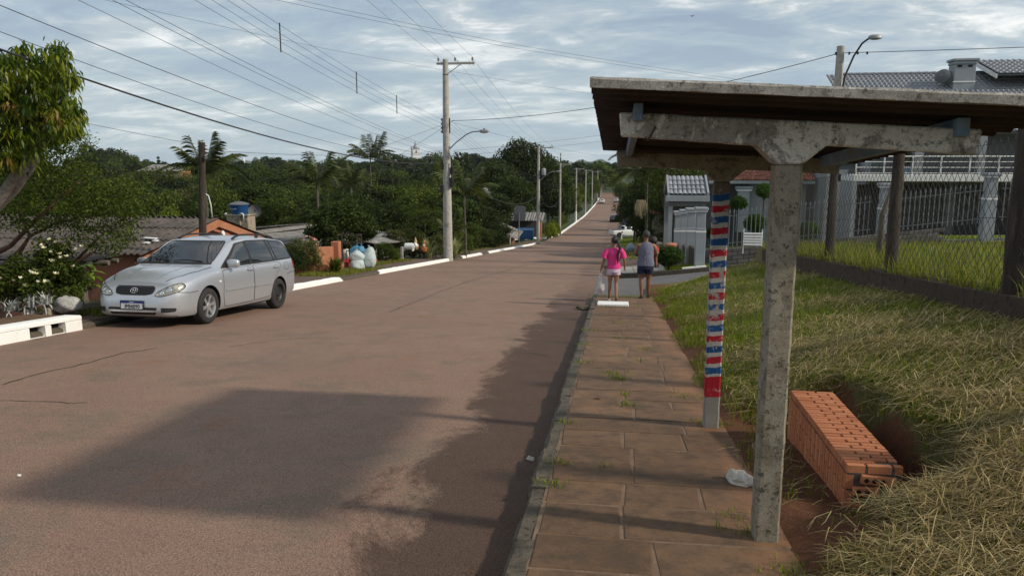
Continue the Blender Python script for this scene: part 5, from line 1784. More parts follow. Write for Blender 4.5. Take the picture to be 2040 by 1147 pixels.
def text_mesh(body, size, mat, width=1.0):
 c = bpy.data.curves.new('t', 'FONT')
 c.body = body
 c.size = size
 c.align_x = 'CENTER'
 c.extrude = 0.001
 o = bpy.data.objects.new('t', c)
 COL.objects.link(o)
 bpy.context.view_layer.update()
 me = bpy.data.meshes.new_from_object(o.evaluated_get(bpy.context.evaluated_depsgraph_get()))
 bpy.data.objects.remove(o)
 me.materials.clear()
 me.materials.append(mat)
 return me
tm_ = text_mesh('AQUALIMP', 0.15, MAT['white_paint'])
for v in tm_.vertices:
 ang = v.co.x / 0.62
 rad_ = 0.628 + 0.18 * (v.co.y - 0.05) + 0.006 + v.co.z
 v.co = Vector((rad_ * math.sin(ang), -rad_ * math.cos(ang), 0.36 + v.co.y))
link('lettering', tm_, tk, (0, 0, 0), (0, 0, R_(-24)))
mb = MB()
vs, fs = [], []
for i in range(6):
 for j in range(14):
  q = 2 * math.pi * j / 14
  rr_ = 0.06 + 0.42 * i / 5
  vs.append((rr_ * math.cos(q), 0.16 * (rr_ / 0.48) ** 2, rr_ * math.sin(q)))
for i in range(5):
 for j in range(14):
  k2 = (j + 1) % 14
  fs.append((i * 14 + j, i * 14 + k2, (i + 1) * 14 + k2, (i + 1) * 14 + j))
mb.add(vs, fs)
dish_me = mb.mesh('dish', MAT['grey_dark'], smooth=True)
o = link('satellite_dish', dish_me, None, (tx_ + 0.42, ty_ + 0.4, wt.location.z + zt + 0.16), (0, 0, R_(200)), (0.55, 0.55, 0.55))
tag(o, 'dark satellite dish standing behind the blue water tank', 'satellite dish')
# ------------------------------------------------------------------ red house with grey roof
RX = -12.6
hB = thing('red_house', 'crimson house with grey corrugated roof behind the round dark tree', 'house', (RX, 31, h(RX, 31)))
r = rel(hB)
ridge_a, ridge_b = at_x(522, 467, -15.2), at_x(800, 440, -15.2)
ya, yb = 29.2, 42.5
zra, zrb = -1.38, -1.85
zea, zeb = -2.0, -2.72
sheet_roof(hB, r(RX + 0.5, ya, zea), r(RX + 0.5, yb, zeb), r(-15.4, yb, zrb), r(-15.4, ya, zra), 8, 2, MAT['grey_roof'], 0.18, 0.024, seed=4)
sheet_roof(hB, r(-18.4, yb, zeb), r(-18.4, ya, zea), r(-15.4, ya, zra), r(-15.4, yb, zrb), 8, 2, MAT['grey_roof'], 0.18, 0.024, seed=5)
for i in range(7):
 p = r(-15.4, ya + 1.9 * i + 0.9, zra + (zrb - zra) * (1.9 * i + 0.9) / (yb - ya) + 0.05)
 mb = MB()
 mb.prism([(-0.25, -0.05), (0, 0.06), (0.25, -0.05), (0.25, -0.09), (0, 0.02), (-0.25, -0.09)], -0.93, 0.93, 'y')
 mb.build('ridge_cap', MAT['grey_roof'], hB, p, (math.atan2(zrb - zra, yb - ya), 0, 0))
mb = MB()
mb.bbox(-6.0, 0.0, 0.2 - 2, 11.4, -0.6, zeb - hB.location.z - 0.02)
mb.build('wall', MAT['red_wall'], hB)
mb = MB()
mb.prism([(-18.1 - RX, -0.6), (-18.1 - RX, zea - hB.location.z - 0.08), (-15.4 - RX, zra - 0.08 - hB.location.z), (0.35, zea - hB.location.z - 0.1), (0.35, -0.6)], ya - 31 + 0.05, ya - 31 + 0.2, 'y')
mb.build('end_wall', MAT['orange_wall'], hB)
for i in range(20):
 y = 30.2 + i * 0.55
 mb = MB()
 mb.box((0, 0, 0), (0.03, 0.05, 1.4))
 mb.build('batten', MAT['red_wall'], hB, r(RX + 0.018, y, zeb - 0.9 + 0.28))
for (y, w_, z_, hh) in ((32.2, 1.0, -3.3, 0.9), (38.6, 0.9, -3.6, 1.7)):
 mb = MB()
 mb.box((0, 0, 0), (0.06, w_, hh))
 wn = mb.build('window' if hh < 1 else 'door', MAT['wood_grey'], hB, r(RX + 0.03, y, z_ + 0.3))
 for k2 in range(5):
  mb = MB()
  mb.box((0.035, -w_ / 2 + 0.1 + k2 * w_ / 5.2, 0), (0.02, 0.03, hh - 0.1))
  mb.build('bar', MAT['steel'], wn)
for y in (35.0, 37.4, 40.0):
 mb = MB()
 mb.box((0, 0, 0), (0.1, 0.1, 1.75))
 mb.build('porch_post', MAT['white_paint'], hB, r(RX + 1.15, y, float(P(y)) + 0.2 - 0.15))
quad_slab(hB, 'porch_roof', [r(RX + 0.45, 34.2, -2.02), r(RX + 1.5, 34.2, -2.22), r(RX + 1.5, 42.3, -2.85), r(RX + 0.45, 42.3, -2.62)], 0.04, MAT['grey_roof'])
mb = MB()
mb.bbox(-0.04, 0.04, 35.2 - 31, 37.1 - 31, 0, 0.05)
mb.build('handrail', MAT['white_paint'], hB, r(RX + 1.2, 31 + 0.0, float(P(37)) + 0.62), (R_(-5), 0, 0))
mb = MB()
mb.bbox(-0.03, 0.03, 33.2 - 31, 35.0 - 31, 0, 0.55)
mb.build('low_red_wall', MAT['red_wall'], hB, r(RX + 1.3, 31 + 0.0, float(P(34)) - 0.5))
# ---- terracotta gateway wall at the pavement
gw = thing('gateway_wall', 'terracotta garden wall with square gate pier beside the rose bush', 'wall', (-10.75, 25.5, h(-10.75, 25.5)))
r = rel(gw)
mb = MB()
mb.box((0, 0, 0.45), (0.3, 0.3, 1.5))
mb.build('gate_pier', MAT['orange_wall'], gw, r(-10.6, 27.6, float(P(27.6)) - 0.15), bevel=0.01)
mb = MB()
mb.bbox(-0.1, 0.1, 0, 2.3, -0.3, 0.95)
mb.build('wall_panel', MAT['orange_wood'], gw, r(-10.75, 25.1, float(P(25)) - 0.1), (R_(-5.1), 0, 0))
mb = MB()
mb.bbox(-0.15, 0.15, 0, 2.2, -0.4, 0.28)
mb.build('plinth', MAT['orange_wall'], gw, r(-10.35, 25.6, float(P(25.6)) - 0.02), (R_(-5.1), 0, 0), bevel=0.01)
lbx = thing('letter_box', 'cream slatted letter box hanging by the terracotta gate pier', 'letter box', (-10.35, 28.0, float(P(28)) + 0.55))
for k2 in range(5):
 mb = MB()
 mb.box((0, 0, 0), (0.05, 0.06, 0.36))
 mb.build('slat', MAT['white_paint'], lbx, (0, k2 * 0.085 - 0.17, 0), bevel=0.006)
mb = MB()
mb.box((-0.04, 0, 0), (0.03, 0.44, 0.40))
mb.build('back', MAT['tower'], lbx)
gf = thing('rail_fence', 'grey post and rail garden fence below the red porch', 'fence', (-10.7, 36, h(-10.7, 36)))
r = rel(gf)
for y in (33.6, 35.2, 36.9, 38.6):
 mb = MB()
 mb.box((0, 0, 0.3), (0.12, 0.12, 0.95))
 mb.build('post', MAT['pole_conc'], gf, r(-10.7, y, float(P(y)) - 0.15), bevel=0.01)
for dz in (0.15, 0.4, 0.6):
 mb = MB()
 mb.tube([r(-10.7, y, float(P(y)) - 0.1 + dz) for y in (33.6, 35.2, 36.9, 38.6)], 0.012, 6)
 mb.build('rail', MAT['steel'], gf)
# ------------------------------------------------------------------ rough pergola and garden edge at the left
pg = thing('pergola', 'rough timber shelf roof on a log post against the terracotta wall', 'pergola', (-11.6, 14.6, h(-11.6, 14.6)))
r = rel(pg)
a, b = at(195, 523, 15.6), at(-40, 523, 15.6)
zt_ = a.z
for (dy, dz, rr_) in ((0, 0, 0.055), (0.5, -0.02, 0.05), (-0.35, 0.02, 0.05)):
 mb = MB()
 mb.tube([r(a.x + (0.1 if dy else 0.25), a.y + dy, zt_ + dz), r((a.x + b.x) / 2, a.y + dy - 0.2, zt_ + dz + 0.02), r(b.x, b.y + dy, zt_ + dz)], [rr_, rr_ * 1.1, rr_], 9)
 mb.build('log', MAT['wood_grey'], pg, smooth=True, angle=50)
q = [r(a.x - 0.4, a.y + 0.6, zt_ + 0.09), r(b.x, b.y + 0.6, zt_ + 0.10), r(b.x, b.y - 0.5, zt_ + 0.10), r(a.x - 0.1, a.y - 0.5, zt_ + 0.08)]
V, Q, _n = corrugated(3.6, 1.15, 0.12, 0.012, 0.008, 4)
sheet = oriented(pg, 'roof_sheet', V, Q, r(a.x - 3.5, a.y - 0.5, zt_ + 0.10), r(a.x + 0.1, a.y - 0.5, zt_ + 0.09), r(a.x - 3.5, a.y + 0.6, zt_ + 0.10), MAT['old_roof'])
pp = at(164, 560, 15.6)
mb = MB()
mb.tube([r(pp.x, pp.y, h(pp.x, pp.y) - 0.2), r(pp.x + 0.01, pp.y, (zt_ + pp.z) / 2), r(pp.x, pp.y, zt_)], [0.085, 0.08, 0.075], 9)
mb.build('log_post', MAT['wood_grey'], pg, smooth=True, angle=50)
ge = MB()
e0, e1 = gpx(92, 632), gpx(222, 612)
pts = [Vector((e0.x, e0.y, 0)), Vector((e1.x, e1.y, 0)), Vector((e1.x - 0.05, e1.y + 3.5, 0))]
vs, fs = [], []
for i, p in enumerate(pts):
 z = float(P(p.y))
 for dx, zz in ((0.06, -0.2), (0.05, 0.16), (-0.07, 0.16), (-0.07, -0.2)):
  vs.append((p.x + dx, p.y, z + zz))
for i in range(2):
 for j in range(4):
  k2 = (j + 1) % 4
  fs.append((i * 4 + j, (i + 1) * 4 + j, (i + 1) * 4 + k2, i * 4 + k2))
fs += [(0, 1, 2, 3), (11, 10, 9, 8)]
ge.add(vs, fs)
o = ge.build('garden_edging', MAT['conc_back'], None, bevel=0.01)
tag(o, 'pale concrete garden edging between the white inlet and the silver car', 'edging')
# ------------------------------------------------------------------ the grey house up on the right
gh = thing('grey_house', 'large grey house with glazed tile roofs and white balcony beyond the fence', 'house', (16.0, 42.0, float(side_z(16.0, 42.0))))
r = rel(gh)
RA, RB = at(1668, 150, 45), at(2075, 150, 47)
EA, EB = at(1745, 262, 38.5), at(2190, 262, 39.5)
tile_roof(gh, r(EA.x - 0.8, EA.y, EA.z), r(EB.x + 2, EA.y, EA.z), r(EB.x + 2, RA.y, RA.z), r(RA.x, RA.y, RA.z), 56, 20, MAT['tile_grey'])
quad_slab(gh, 'back_roof', [r(EB.x + 2, RA.y + 7, EA.z), r(RA.x, RA.y + 7, EA.z), r(RA.x, RA.y, RA.z), r(EB.x + 2, RA.y, RA.z)], 0.1, MAT['tile_grey'])
for i in range(46):
 x = RA.x + 0.2 + i * 0.42
 if i == 0:
  mb = MB()
  mb.tube([(-0.24, 0, 0), (0.24, 0, 0)], [0.09, 0.11], 8)
  rc_ = mb.mesh('ridge_tile', MAT['tile_grey'], smooth=True, angle=50)
 link('ridge_tile', rc_, gh, r(x, RA.y, RA.z + 0.03))
gx = RA.x + 0.25
mb = MB()
a, b = r(EA.x - 0.8, EA.y, EA.z - 0.08), r(RA.x, RA.y, RA.z - 0.08)
mb.add([a, b, b - Vector((0, 0, 0.28)), a - Vector((0, 0, 0.28)), a + Vector((-0.08, 0, 0)), b + Vector((-0.08, 0, 0)), b + Vector((-0.08, 0, -0.28)), a + Vector((-0.08, 0, -0.28))],
  [(0, 1, 2, 3), (4, 7, 6, 5), (0, 4, 5, 1), (1, 5, 6, 2), (2, 6, 7, 3), (3, 7, 4, 0)])
mb.build('rake_board', MAT['white_paint'], gh)
mb = MB()
wy0, wy1 = EA.y + 1.6, RA.y + 6.5
zg = gh.location.z
mb.prism([(wy0 - 42, -2.0), (wy0 - 42, EA.z - zg + 0.5), (RA.y - 42, RA.z - zg - 0.35), (wy1 - 42, EA.z - zg + 0.2), (wy1 - 42, -2.0)], EA.x + 0.2 - 16, EA.x + 0.4 - 16, 'x')
mb.build('gable_wall', MAT['grey_wall'], gh)
mb = MB()
mb.bbox(EA.x + 0.4 - 16, 16, wy0 - 42, wy0 - 42 + 0.2, -2, EA.z - zg + 0.35)
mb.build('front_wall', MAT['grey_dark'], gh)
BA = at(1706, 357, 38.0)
zb = BA.z
mb = MB()
mb.bbox(BA.x - 16, 16, wy0 - 42 - 2.2, wy0 - 42 - 0.003, zb - 0.12 - zg, zb + 0.22 - zg)
mb.build('balcony_slab', MAT['white_paint'], gh, bevel=0.02)
ry = wy0 - 2.1
for i, dz in enumerate((0.30, 0.58, 0.86, 1.13)):
 mb = MB()
 mb.tube([r(BA.x + 0.1, ry, zb + dz), r(31, ry, zb + dz)], 0.032 if i == 3 else 0.02, 7)
 mb.build('rail', MAT['white_paint'], gh)
for k2 in range(12):
 mb = MB()
 mb.box((0, 0, 0), (0.06, 0.06, 0.95))
 mb.build('rail_post', MAT['white_paint'], gh, r(BA.x + 0.12 + k2 * 1.35, ry, zb + 0.22 + 0.46))
for (u, w_) in ((1812, 0.42), (1927, 0.34)):
 p = at(u, 300, 39.4)
 mb = MB()
 mb.box((0, 0, 0), (w_, w_, EA.z - zb + 0.9))
 mb.build('column', MAT['grey_wall'], gh, r(p.x, ry + 0.4, (EA.z + zb) / 2 + 0.28))
for (x0, x1) in ((BA.x + 0.6, BA.x + 5.4), (BA.x + 5.9, BA.x + 11.5)):
 mb = MB()
 mb.bbox(x0 - 16, x1 - 16, wy0 - 42 - 0.06, wy0 - 42 + 0.0 - 0.003, -0.5, zb - zg - 0.35)
 mb.build('garage_door', MAT['dark_metal'], gh)
mb = MB()
mb.bbox(BA.x - 16 - 0.02, BA.x - 16 + 0.2, wy0 - 42 - 2.19, wy0 - 42 - 0.01, -2, zb - zg - 0.121)
mb.build('pier_wall', MAT['grey_wall'], gh)
an = at(1693, 320, 42)
quad_slab(gh, 'annex_roof', [r(an.x - 1.0, an.y - 0.6, an.z - 0.15), r(an.x + 0.65, an.y - 0.6, an.z + 0.22), r(an.x + 0.65, an.y + 3, an.z + 0.5), r(an.x - 1.0, an.y + 3, an.z + 0.2)], 0.12, MAT['white_paint'])
mb = MB()
mb.bbox(an.x - 16 - 1.6, an.x - 16 + 0.5, an.y - 42, an.y - 42 + 3, -2, an.z - zg - 0.15)
mb.build('annex_wall', MAT['grey_wall'], gh)
mb = MB()
mb.bbox(an.x - 16 - 0.75, an.x - 16 - 0.05, an.y - 42 - 0.05, an.y - 42 - 0.004, -1.2, an.z - zg - 0.5)
dr = mb.build('door', MAT['white_paint'], gh)
mb = MB()
mb.bbox(an.x - 16 - 0.6, an.x - 16 - 0.2, an.y - 42 - 0.07, an.y - 42 - 0.052, an.z - zg - 1.15, an.z - zg - 0.75)
mb.build('pane', MAT['dark_metal'], dr)
ch = at(1912, 190, 42.5)
mb = MB()
zc0, zc1 = EA.z + 1.2 - zg, at(1912, 131, 42.5).z - zg
mb.box((ch.x - 16, ch.y - 42, (zc0 + zc1) / 2), (1.12, 0.8, zc1 - zc0))
cho = mb.build('chimney', MAT['pillar'], gh, bevel=0.02)
mb = MB()
mb.box((ch.x - 16, ch.y - 42, zc1 + 0.08), (1.2, 0.9, 0.16))
mb.box((ch.x - 16, ch.y - 42, zc1 + 0.24), (1.36, 1.02, 0.13))
mb.build('chimney_cap', MAT['pillar'], cho, bevel=0.02)
mb = MB()
mb.box((ch.x - 16, ch.y - 42, at(1912, 165, 42.5).z - zg), (1.16, 0.84, 0.07))
mb.build('chimney_band', MAT['white_paint'], cho)
for dx in (-0.3, 0.25):
 mb = MB()
 mb.box((ch.x - 16 + dx, ch.y - 42 - 0.40, zc1 - 0.1), (0.24, 0.02, 0.12))
 mb.build('smoke_slot', MAT['black'], cho)
UA = at(1938, 124, 44)
mb = MB()
mb.prism([(UA.x + 0.5 - 16, 2.0), (UA.x + 0.5 - 16, at(1965, 160, 44).z - zg), (UA.x + 9 - 16, at(1965, 160, 44).z - zg), (UA.x + 9 - 16, 2.0)], UA.y - 42 - 1.2, UA.y - 42 + 4, 'y')
mb.build('upper_wall', MAT['grey_wall'], gh)
q = at(1960, 152, 43)
tile_roof(gh, r(q.x, q.y - 1.6, q.z), r(q.x + 9, q.y - 1.6, q.z), r(q.x + 9, q.y + 1.2, UA.z + 0.1), r(q.x - 0.05, q.y + 1.2, UA.z + 0.1), 28, 7, MAT['tile_grey'], 'upper_roof_tiles')
a, b = r(q.x, q.y - 1.6, q.z - 0.06), r(q.x - 0.05, q.y + 1.2, UA.z + 0.04)
mb = MB()
mb.add([a, b, b - Vector((0, 0, 0.22)), a - Vector((0, 0, 0.22)), a + Vector((-0.06, 0, 0)), b + Vector((-0.06, 0, 0)), b + Vector((-0.06, 0, -0.22)), a + Vector((-0.06, 0, -0.22))],
  [(0, 1, 2, 3), (4, 7, 6, 5), (0, 4, 5, 1), (1, 5, 6, 2), (2, 6, 7, 3), (3, 7, 4, 0)])
mb.build('upper_rake_board', MAT['white_paint'], gh)
for k2, (u, v, lab) in enumerate(((1876, 150, 'pale satellite dish tilted upward beside the grey chimney'), (1889, 154, 'darker satellite dish tucked between its twin and the grey chimney'))):
 p = at(u, v, 41.9 + 0.35 * k2)
 o = link('satellite_dish', dish_me, None, p, (R_(-18), 0, R_(-40 + 10 * k2)), (0.85, 0.85, 0.85))
 tag(o, lab, 'satellite dish')
p = at(1797, 350, 39)
pot = thing('potted_plant', 'blue flower pot with a small dark plant on the white balcony', 'plant', (p.x, ry + 0.35, zb + 0.22))
mb = MB()
mb.lathe([(0.16, 0), (0.24, 0.38), (0.26, 0.40)], 12)
mb.build('pot', MAT['blue_wood'], pot, smooth=True, angle=40)
cm, C = crown_mesh('foliage', MAT['lf_dark'], 0.3, 0.4, 0.75, 0.12, 20, 12, 91)
link('foliage', cm, pot)
# ------------------------------------------------------------------ red-tiled house behind the portico
rh = thing('red_tiled_house', 'grey walled house with weathered red tile roof behind the clipped bushes', 'house', (8.0, 44.0, float(side_z(8, 44))))
r = rel(rh)
ea, eb = at(1412, 358, 43), at(1600, 358, 45)
tile_roof(rh, r(ea.x, ea.y, ea.z), r(eb.x, ea.y, ea.z), r(eb.x, ea.y + 4.2, ea.z + 1.5), r(ea.x, ea.y + 4.2, ea.z + 1.5), 26, 9, MAT['tile_red'])
mb = MB()
mb.bbox(ea.x + 2.4 - 8, eb.x - 0.3 - 8, ea.y + 0.7 - 44, ea.y + 0.9 - 44, -1.5, ea.z - rh.location.z + 0.1)
mb.build('front_wall', MAT['grey_wall'], rh)
mb = MB()
mb.bbox(ea.x + 0.2 - 8, eb.x - 0.3 - 8, ea.y + 3.2 - 44, ea.y + 3.4 - 44, -1.5, ea.z - rh.location.z + 0.7)
mb.build('porch_back_wall', MAT['grey_dark'], rh)
mb = MB()
mb.bbox(ea.x - 8, eb.x - 8, ea.y - 0.06 - 44, ea.y - 0.006 - 44, ea.z - rh.location.z - 0.22, ea.z - rh.location.z - 0.05)
mb.build('eave_board', MAT['pillar'], rh)
p = at(1482, 372, 43.2)
mb = MB()
mb.box((0, 0, 0), (0.62, 0.5, 2.6))
pl = mb.build('pilaster', MAT['pillar'], rh, r(p.x, ea.y + 0.42, ea.z - 1.7), bevel=0.02)
mb = MB()
mb.box((0, 0, 1.25), (0.9, 0.7, 0.16))
mb.build('capital', MAT['pillar'], pl)
mb = MB()
mb.box((0, 0, 1.10), (0.8, 0.62, 0.08))
mb.build('capital_band', MAT['white_paint'], pl)
# ------------------------------------------------------------------ entrance portico, pillars, gate, fence of the corner property
pt_ = thing('entrance_portico', 'small grey entrance portico with silvered tile roof', 'gatehouse', (3.2, 37.5, float(side_z(3.2, 37.5))))
r = rel(pt_)
e0, e1 = at(1330, 391, 36.0), at(1407, 391, 36.0)
rd0 = at(1334, 356, 37.0)
cols, rows = 8, 4
tw = (e1.x - e0.x - 0.12) / cols
Av = Vector((e0.x + 0.06, e0.y, e0.z + 0.06))
slope = Vector((0, rd0.y - e0.y + 0.35, rd0.z - e0.z))
tl = slope.length / rows
mb = MB()
vs, fs = [], []
n = 7
for (y, k) in ((0, 1.0), (tl * 1.12, 0.86)):
 for zo in (0, -0.018):
  for j in range(n):
   q = math.pi * j / (n - 1)
   vs.append((tw * 0.5 - math.cos(q) * tw * 0.5 * k, y, math.sin(q) * 0.075 * k + zo + (0.035 if y == 0 else 0)))
for j in range(n - 1):
 fs += [(j, j + 1, 2 * n + j + 1, 2 * n + j), (n + j + 1, n + j, 3 * n + j, 3 * n + j + 1), (j + 1, j, n + j, n + j + 1)]
mb.add(vs, fs)
tme_ = mb.mesh('roof_tile', MAT['tile_pale'], smooth=True, angle=40)
ang = math.atan2(slope.z, slope.y)
for rr_ in range(rows):
 for c in range(cols):
  p = Av + slope * (rr_ / rows) + Vector((c * tw, 0, 0))
  link('roof_tile', tme_, pt_, p - Vector(pt_.location), (ang, 0, 0))
A_, B_ = r(Av.x - 0.05, Av.y, Av.z - 0.02), r(e1.x, Av.y, Av.z - 0.02)
C_, D2 = B_ + slope, A_ + slope
quad_slab(pt_, 'roof_deck', [A_, B_, C_, D2], 0.06, MAT['pillar'])
quad_slab(pt_, 'rear_roof', [D2, C_, C_ + Vector((0, slope.y, -slope.z)), D2 + Vector((0, slope.y, -slope.z))], 0.1, MAT['tile_pale'])
for x in (Av.x - 0.06, e1.x + 0.02):
 mb = MB()
 a, b = r(x, Av.y - 0.03, Av.z - 0.1), r(x, Av.y - 0.03, Av.z - 0.1) + slope
 up = Vector((0, 0, 0.22))
 mb.add([a, b, b + up, a + up] + [q + Vector((0.09, 0, 0)) for q in (a, b, b + up, a + up)], [(0, 1, 2, 3), (4, 7, 6, 5), (0, 4, 5, 1), (1, 5, 6, 2), (2, 6, 7, 3), (3, 7, 4, 0)])
 mb.build('parapet', MAT['pillar'], pt_)
 a, b = b, b + Vector((0, slope.y, -slope.z))
 mb = MB()
 mb.add([a, b, b + up, a + up] + [q + Vector((0.09, 0, 0)) for q in (a, b, b + up, a + up)], [(0, 1, 2, 3), (4, 7, 6, 5), (0, 4, 5, 1), (1, 5, 6, 2), (2, 6, 7, 3), (3, 7, 4, 0)])
 mb.build('parapet', MAT['pillar'], pt_)
mb = MB()
mb.bbox(A_.x - 0.1, B_.x + 0.12, A_.y - 0.14, A_.y - 0.045, A_.z - 0.28, A_.z - 0.02)
fa = mb.build('fascia', MAT['pillar'], pt_, bevel=0.01)
mb = MB()
mb.bbox(A_.x + 0.04, B_.x - 0.04, A_.y - 0.03, A_.y + 2 * slope.y, A_.z - 0.5, A_.z - 0.1)
mb.build('lintel', MAT['grey_dark'], pt_)
for x in (A_.x + 0.15, B_.x - 0.2):
 for yy in (A_.y + 0.1, A_.y + 2 * slope.y - 0.2):
  mb = MB()
  mb.box((0, 0, 0), (0.2, 0.2, A_.z - 0.5 + 0.6))
  mb.build('column', MAT['grey_wall'], pt_, (x, yy, (A_.z - 0.5 - 0.6) / 2))
mb = MB()
mb.bbox(A_.x + 0.28, B_.x - 0.33, A_.y + 0.06, A_.y + 0.12, 0.05, A_.z - 0.55)
mb.build('gate_leaf', MAT['dark_metal'], pt_)
def pillar(x, y, hgt, w, label, group=None, zoff=0.0):
 o = thing('gate_pillar', label, 'pillar', (x, y, float(side_z(x, y)) + zoff), 0, group)
 mb = MB()
 mb.box((0, 0, hgt * 0.29), (w * 1.12, w * 1.12, hgt * 0.62 + 0.3))
 mb.build('base', MAT['pillar'], o, bevel=0.015)
 mb = MB()
 mb.box((0, 0, hgt * 0.775), (w, w, hgt * 0.33))
 mb.build('shaft', MAT['pillar'], o, bevel=0.015)
 mb = MB()
 mb.box((0, 0, hgt * 0.61), (w * 1.16, w * 1.16, 0.07))
 mb.build('band', MAT['white_paint'], o, bevel=0.01)
 mb = MB()
 mb.box((0, 0, hgt * 0.955), (w * 1.28, w * 1.28, 0.07))
 mb.build('cap_band', MAT['white_paint'], o, bevel=0.01)
 mb = MB()
 mb.box((0, 0, hgt - 0.02), (w * 1.5, w * 1.5, 0.11))
 mb.build('cap', MAT['pillar'], o, bevel=0.02)
 return o
pl0 = at(1393, 520, 27.4)
pillar(pl0.x, pl0.y, 2.15, 0.31, 'nearest grey corner pillar where the block wall meets the gate')
ws = []
for i, (u, d, lab) in enumerate(((1374, 29.6, 'second grey gate pillar next to the corner pillar'), (1361, 31.8, 'third grey gate pillar between plain neighbours'), (1349, 34.0, 'fourth grey gate pillar close to the portico'))):
 p = at(u, 515, d)
 pillar(p.x, p.y, 2.2, 0.31, lab, 'gate pillars in line')
 ws.append(p)
prev = pl0
for i, p in enumerate(ws):
 mb = MB()
 a, b = Vector((prev.x, prev.y + 0.2, 0)), Vector((p.x, p.y - 0.2, 0))
 L_ = (b - a).length
 mb.bbox(-0.07, 0.07, 0, L_, -0.3, 0.6)
 o = mb.build('garden_wall', MAT['low_wall'], None, (a.x, a.y, float(side_z(a.x, a.y))), (0, 0, -math.atan2(b.x - a.x, b.y - a.y)))
 tag(o, ['low grey wall between corner pillar and second gate pillar', 'low grey wall between second and third gate pillars', 'low grey wall between third and fourth gate pillars'][i], 'wall')
 prev = p
for (u, d, lab, vb) in ((1742, 27.6, 'grey fence pillar seen through the chain link left of the stake', 486), (1930, 27.6, 'grey fence pillar below the balcony rail end', 466)):
 p = at(u, vb, d)
 pillar(p.x, 28.3, 2.2, 0.33, lab, None, p.z - float(side_z(p.x, 28.3)))
bw = thing('block_wall', 'low grey stone block wall carrying the picket fence', 'wall', (3.4, 28.2, float(side_z(3.4, 28.2))))
mb = MB()
gr = 0.115
def wall_z(x):
 return float(side_z(x, 28.2))
vs = []
for x in (3.2, 30.0):
 for yy in (28.14, 28.3):
  vs += [(x - 3.4, yy - 28.2, wall_z(x) - 0.4 - bw.location.z), (x - 3.4, yy - 28.2, wall_z(x) + 0.62 - bw.location.z)]
mb.add(vs, [(0, 1, 3, 2), (4, 6, 7, 5), (0, 4, 5, 1), (2, 3, 7, 6), (1, 5, 7, 3), (0, 2, 6, 4)])
mb.build('core', MAT['grey_dark'], bw)
bme = MB()
bme.box((0, 0, 0), (0.385, 0.06, 0.138))
bme = bme.mesh('block', M('grey brown stone block', (0.165, 0.15, 0.135), (0.11, 0.10, 0.09), 4, 0.95, 0.6, 40, vary=0.25), bevel=0.012)
rr = random.Random(4)
for row_ in range(4):
 for c in range(20):
  x = 3.45 + c * 0.4 + (0.2 if row_ % 2 else 0)
  link('block', bme, bw, (x - 3.4, -0.075 + rr.uniform(-0.006, 0.006), wall_z(x) + 0.07 + row_ * 0.15 - bw.location.z), (0, -math.atan(gr), 0))
def picket_fence(xa, xb, y, label, base=0.62, hgt=1.35, n=None):
 o = thing('picket_fence', label, 'fence', (xa, y, wall_z(xa)))
 n = n or int((xb - xa) / 0.155)
 pm = MB()
 pm.box((0, 0, hgt / 2 - 0.04), (0.026, 0.026, hgt - 0.08))
 pm.add([(-0.026, -0.02, hgt - 0.08), (0.026, -0.02, hgt - 0.08), (0.026, 0.02, hgt - 0.08), (-0.026, 0.02, hgt - 0.08), (0, 0, hgt + 0.06)], [(0, 1, 4), (1, 2, 4), (2, 3, 4), (3, 0, 4), (3, 2, 1, 0)])
 pm = pm.mesh('picket', MAT['picket'])
 for i in range(n):
  x = xa + 0.1 + (xb - xa - 0.2) * i / max(1, n - 1)
  link('picket', pm, o, (x - xa, 0, wall_z(x) + base - o.location.z))
 for dz in (0.15, hgt - 0.22):
  mb = MB()
  mb.tube([(0, 0.03, base + dz), (xb - xa, 0.03, wall_z(xb) - wall_z(xa) + base + dz)], 0.018, 6)
  mb.build('rail', MAT['picket'], o)
 return o
MAT['picket'] = M('pale grey steel picket', (0.21, 0.22, 0.225), (0.16, 0.168, 0.172), 3, 0.6, 0.1, 40)
picket_fence(3.4, 9.0, 28.22, 'pale grey steel picket fence beside the corner pillar')
picket_fence(9.5, 12.6, 28.22, 'pale grey steel picket fence between the two fence pillars')
picket_fence(13.2, 20.0, 28.22, 'pale grey steel picket fence below the balcony beyond the second fence pillar')
sl = at(1500, 475, 24.5)
sb = thing('slatted_board', 'white slatted board leaning against the block wall', 'board', (sl.x, sl.y, sl.z - 0.2))
for k2 in range(5):
 mb = MB()
 mb.box((0, 0, 0), (0.60, 0.03, 0.06))
 mb.build('slat', MAT['white_paint'], sb, (0, 0, k2 * 0.088), bevel=0.006)
for dx in (-0.29, 0.29):
 mb = MB()
 mb.box((dx, 0.02, 0.1), (0.03, 0.02, 0.8))
 mb.build('upright', MAT['white_paint'], sb)
for (u0, u1, v, lab) in ((1190, 1252, 607, 'white painted concrete slab set in the pavement end behind the girl'),):
 a, b = gpx(u0, v), gpx(u1, v)
 mb = MB()
 mb.box((0, 0, 0.0), (b.x - a.x, 0.66, 0.05))
 o = mb.build('painted_slab', MAT['white_kerb'], None, ((a.x + b.x) / 2, a.y + 0.08, float(P(a.y + 0.08)) + 0.025), (R_(-5.1), 0, 0), bevel=0.01)
 tag(o, lab, 'slab')
p = gpx(1385, 533)
mb = MB()
mb.box((0, 0, 0), (0.85, 0.5, 0.06))
o = mb.build('painted_slab', MAT['white_kerb'], None, (p.x - 0.1, 27.6, float(side_z(p.x, 27.6)) + 0.03), (R_(-5), R_(-6.5), 0), bevel=0.01)
tag(o, 'white painted slab on the verge in front of the corner pillar', 'slab')
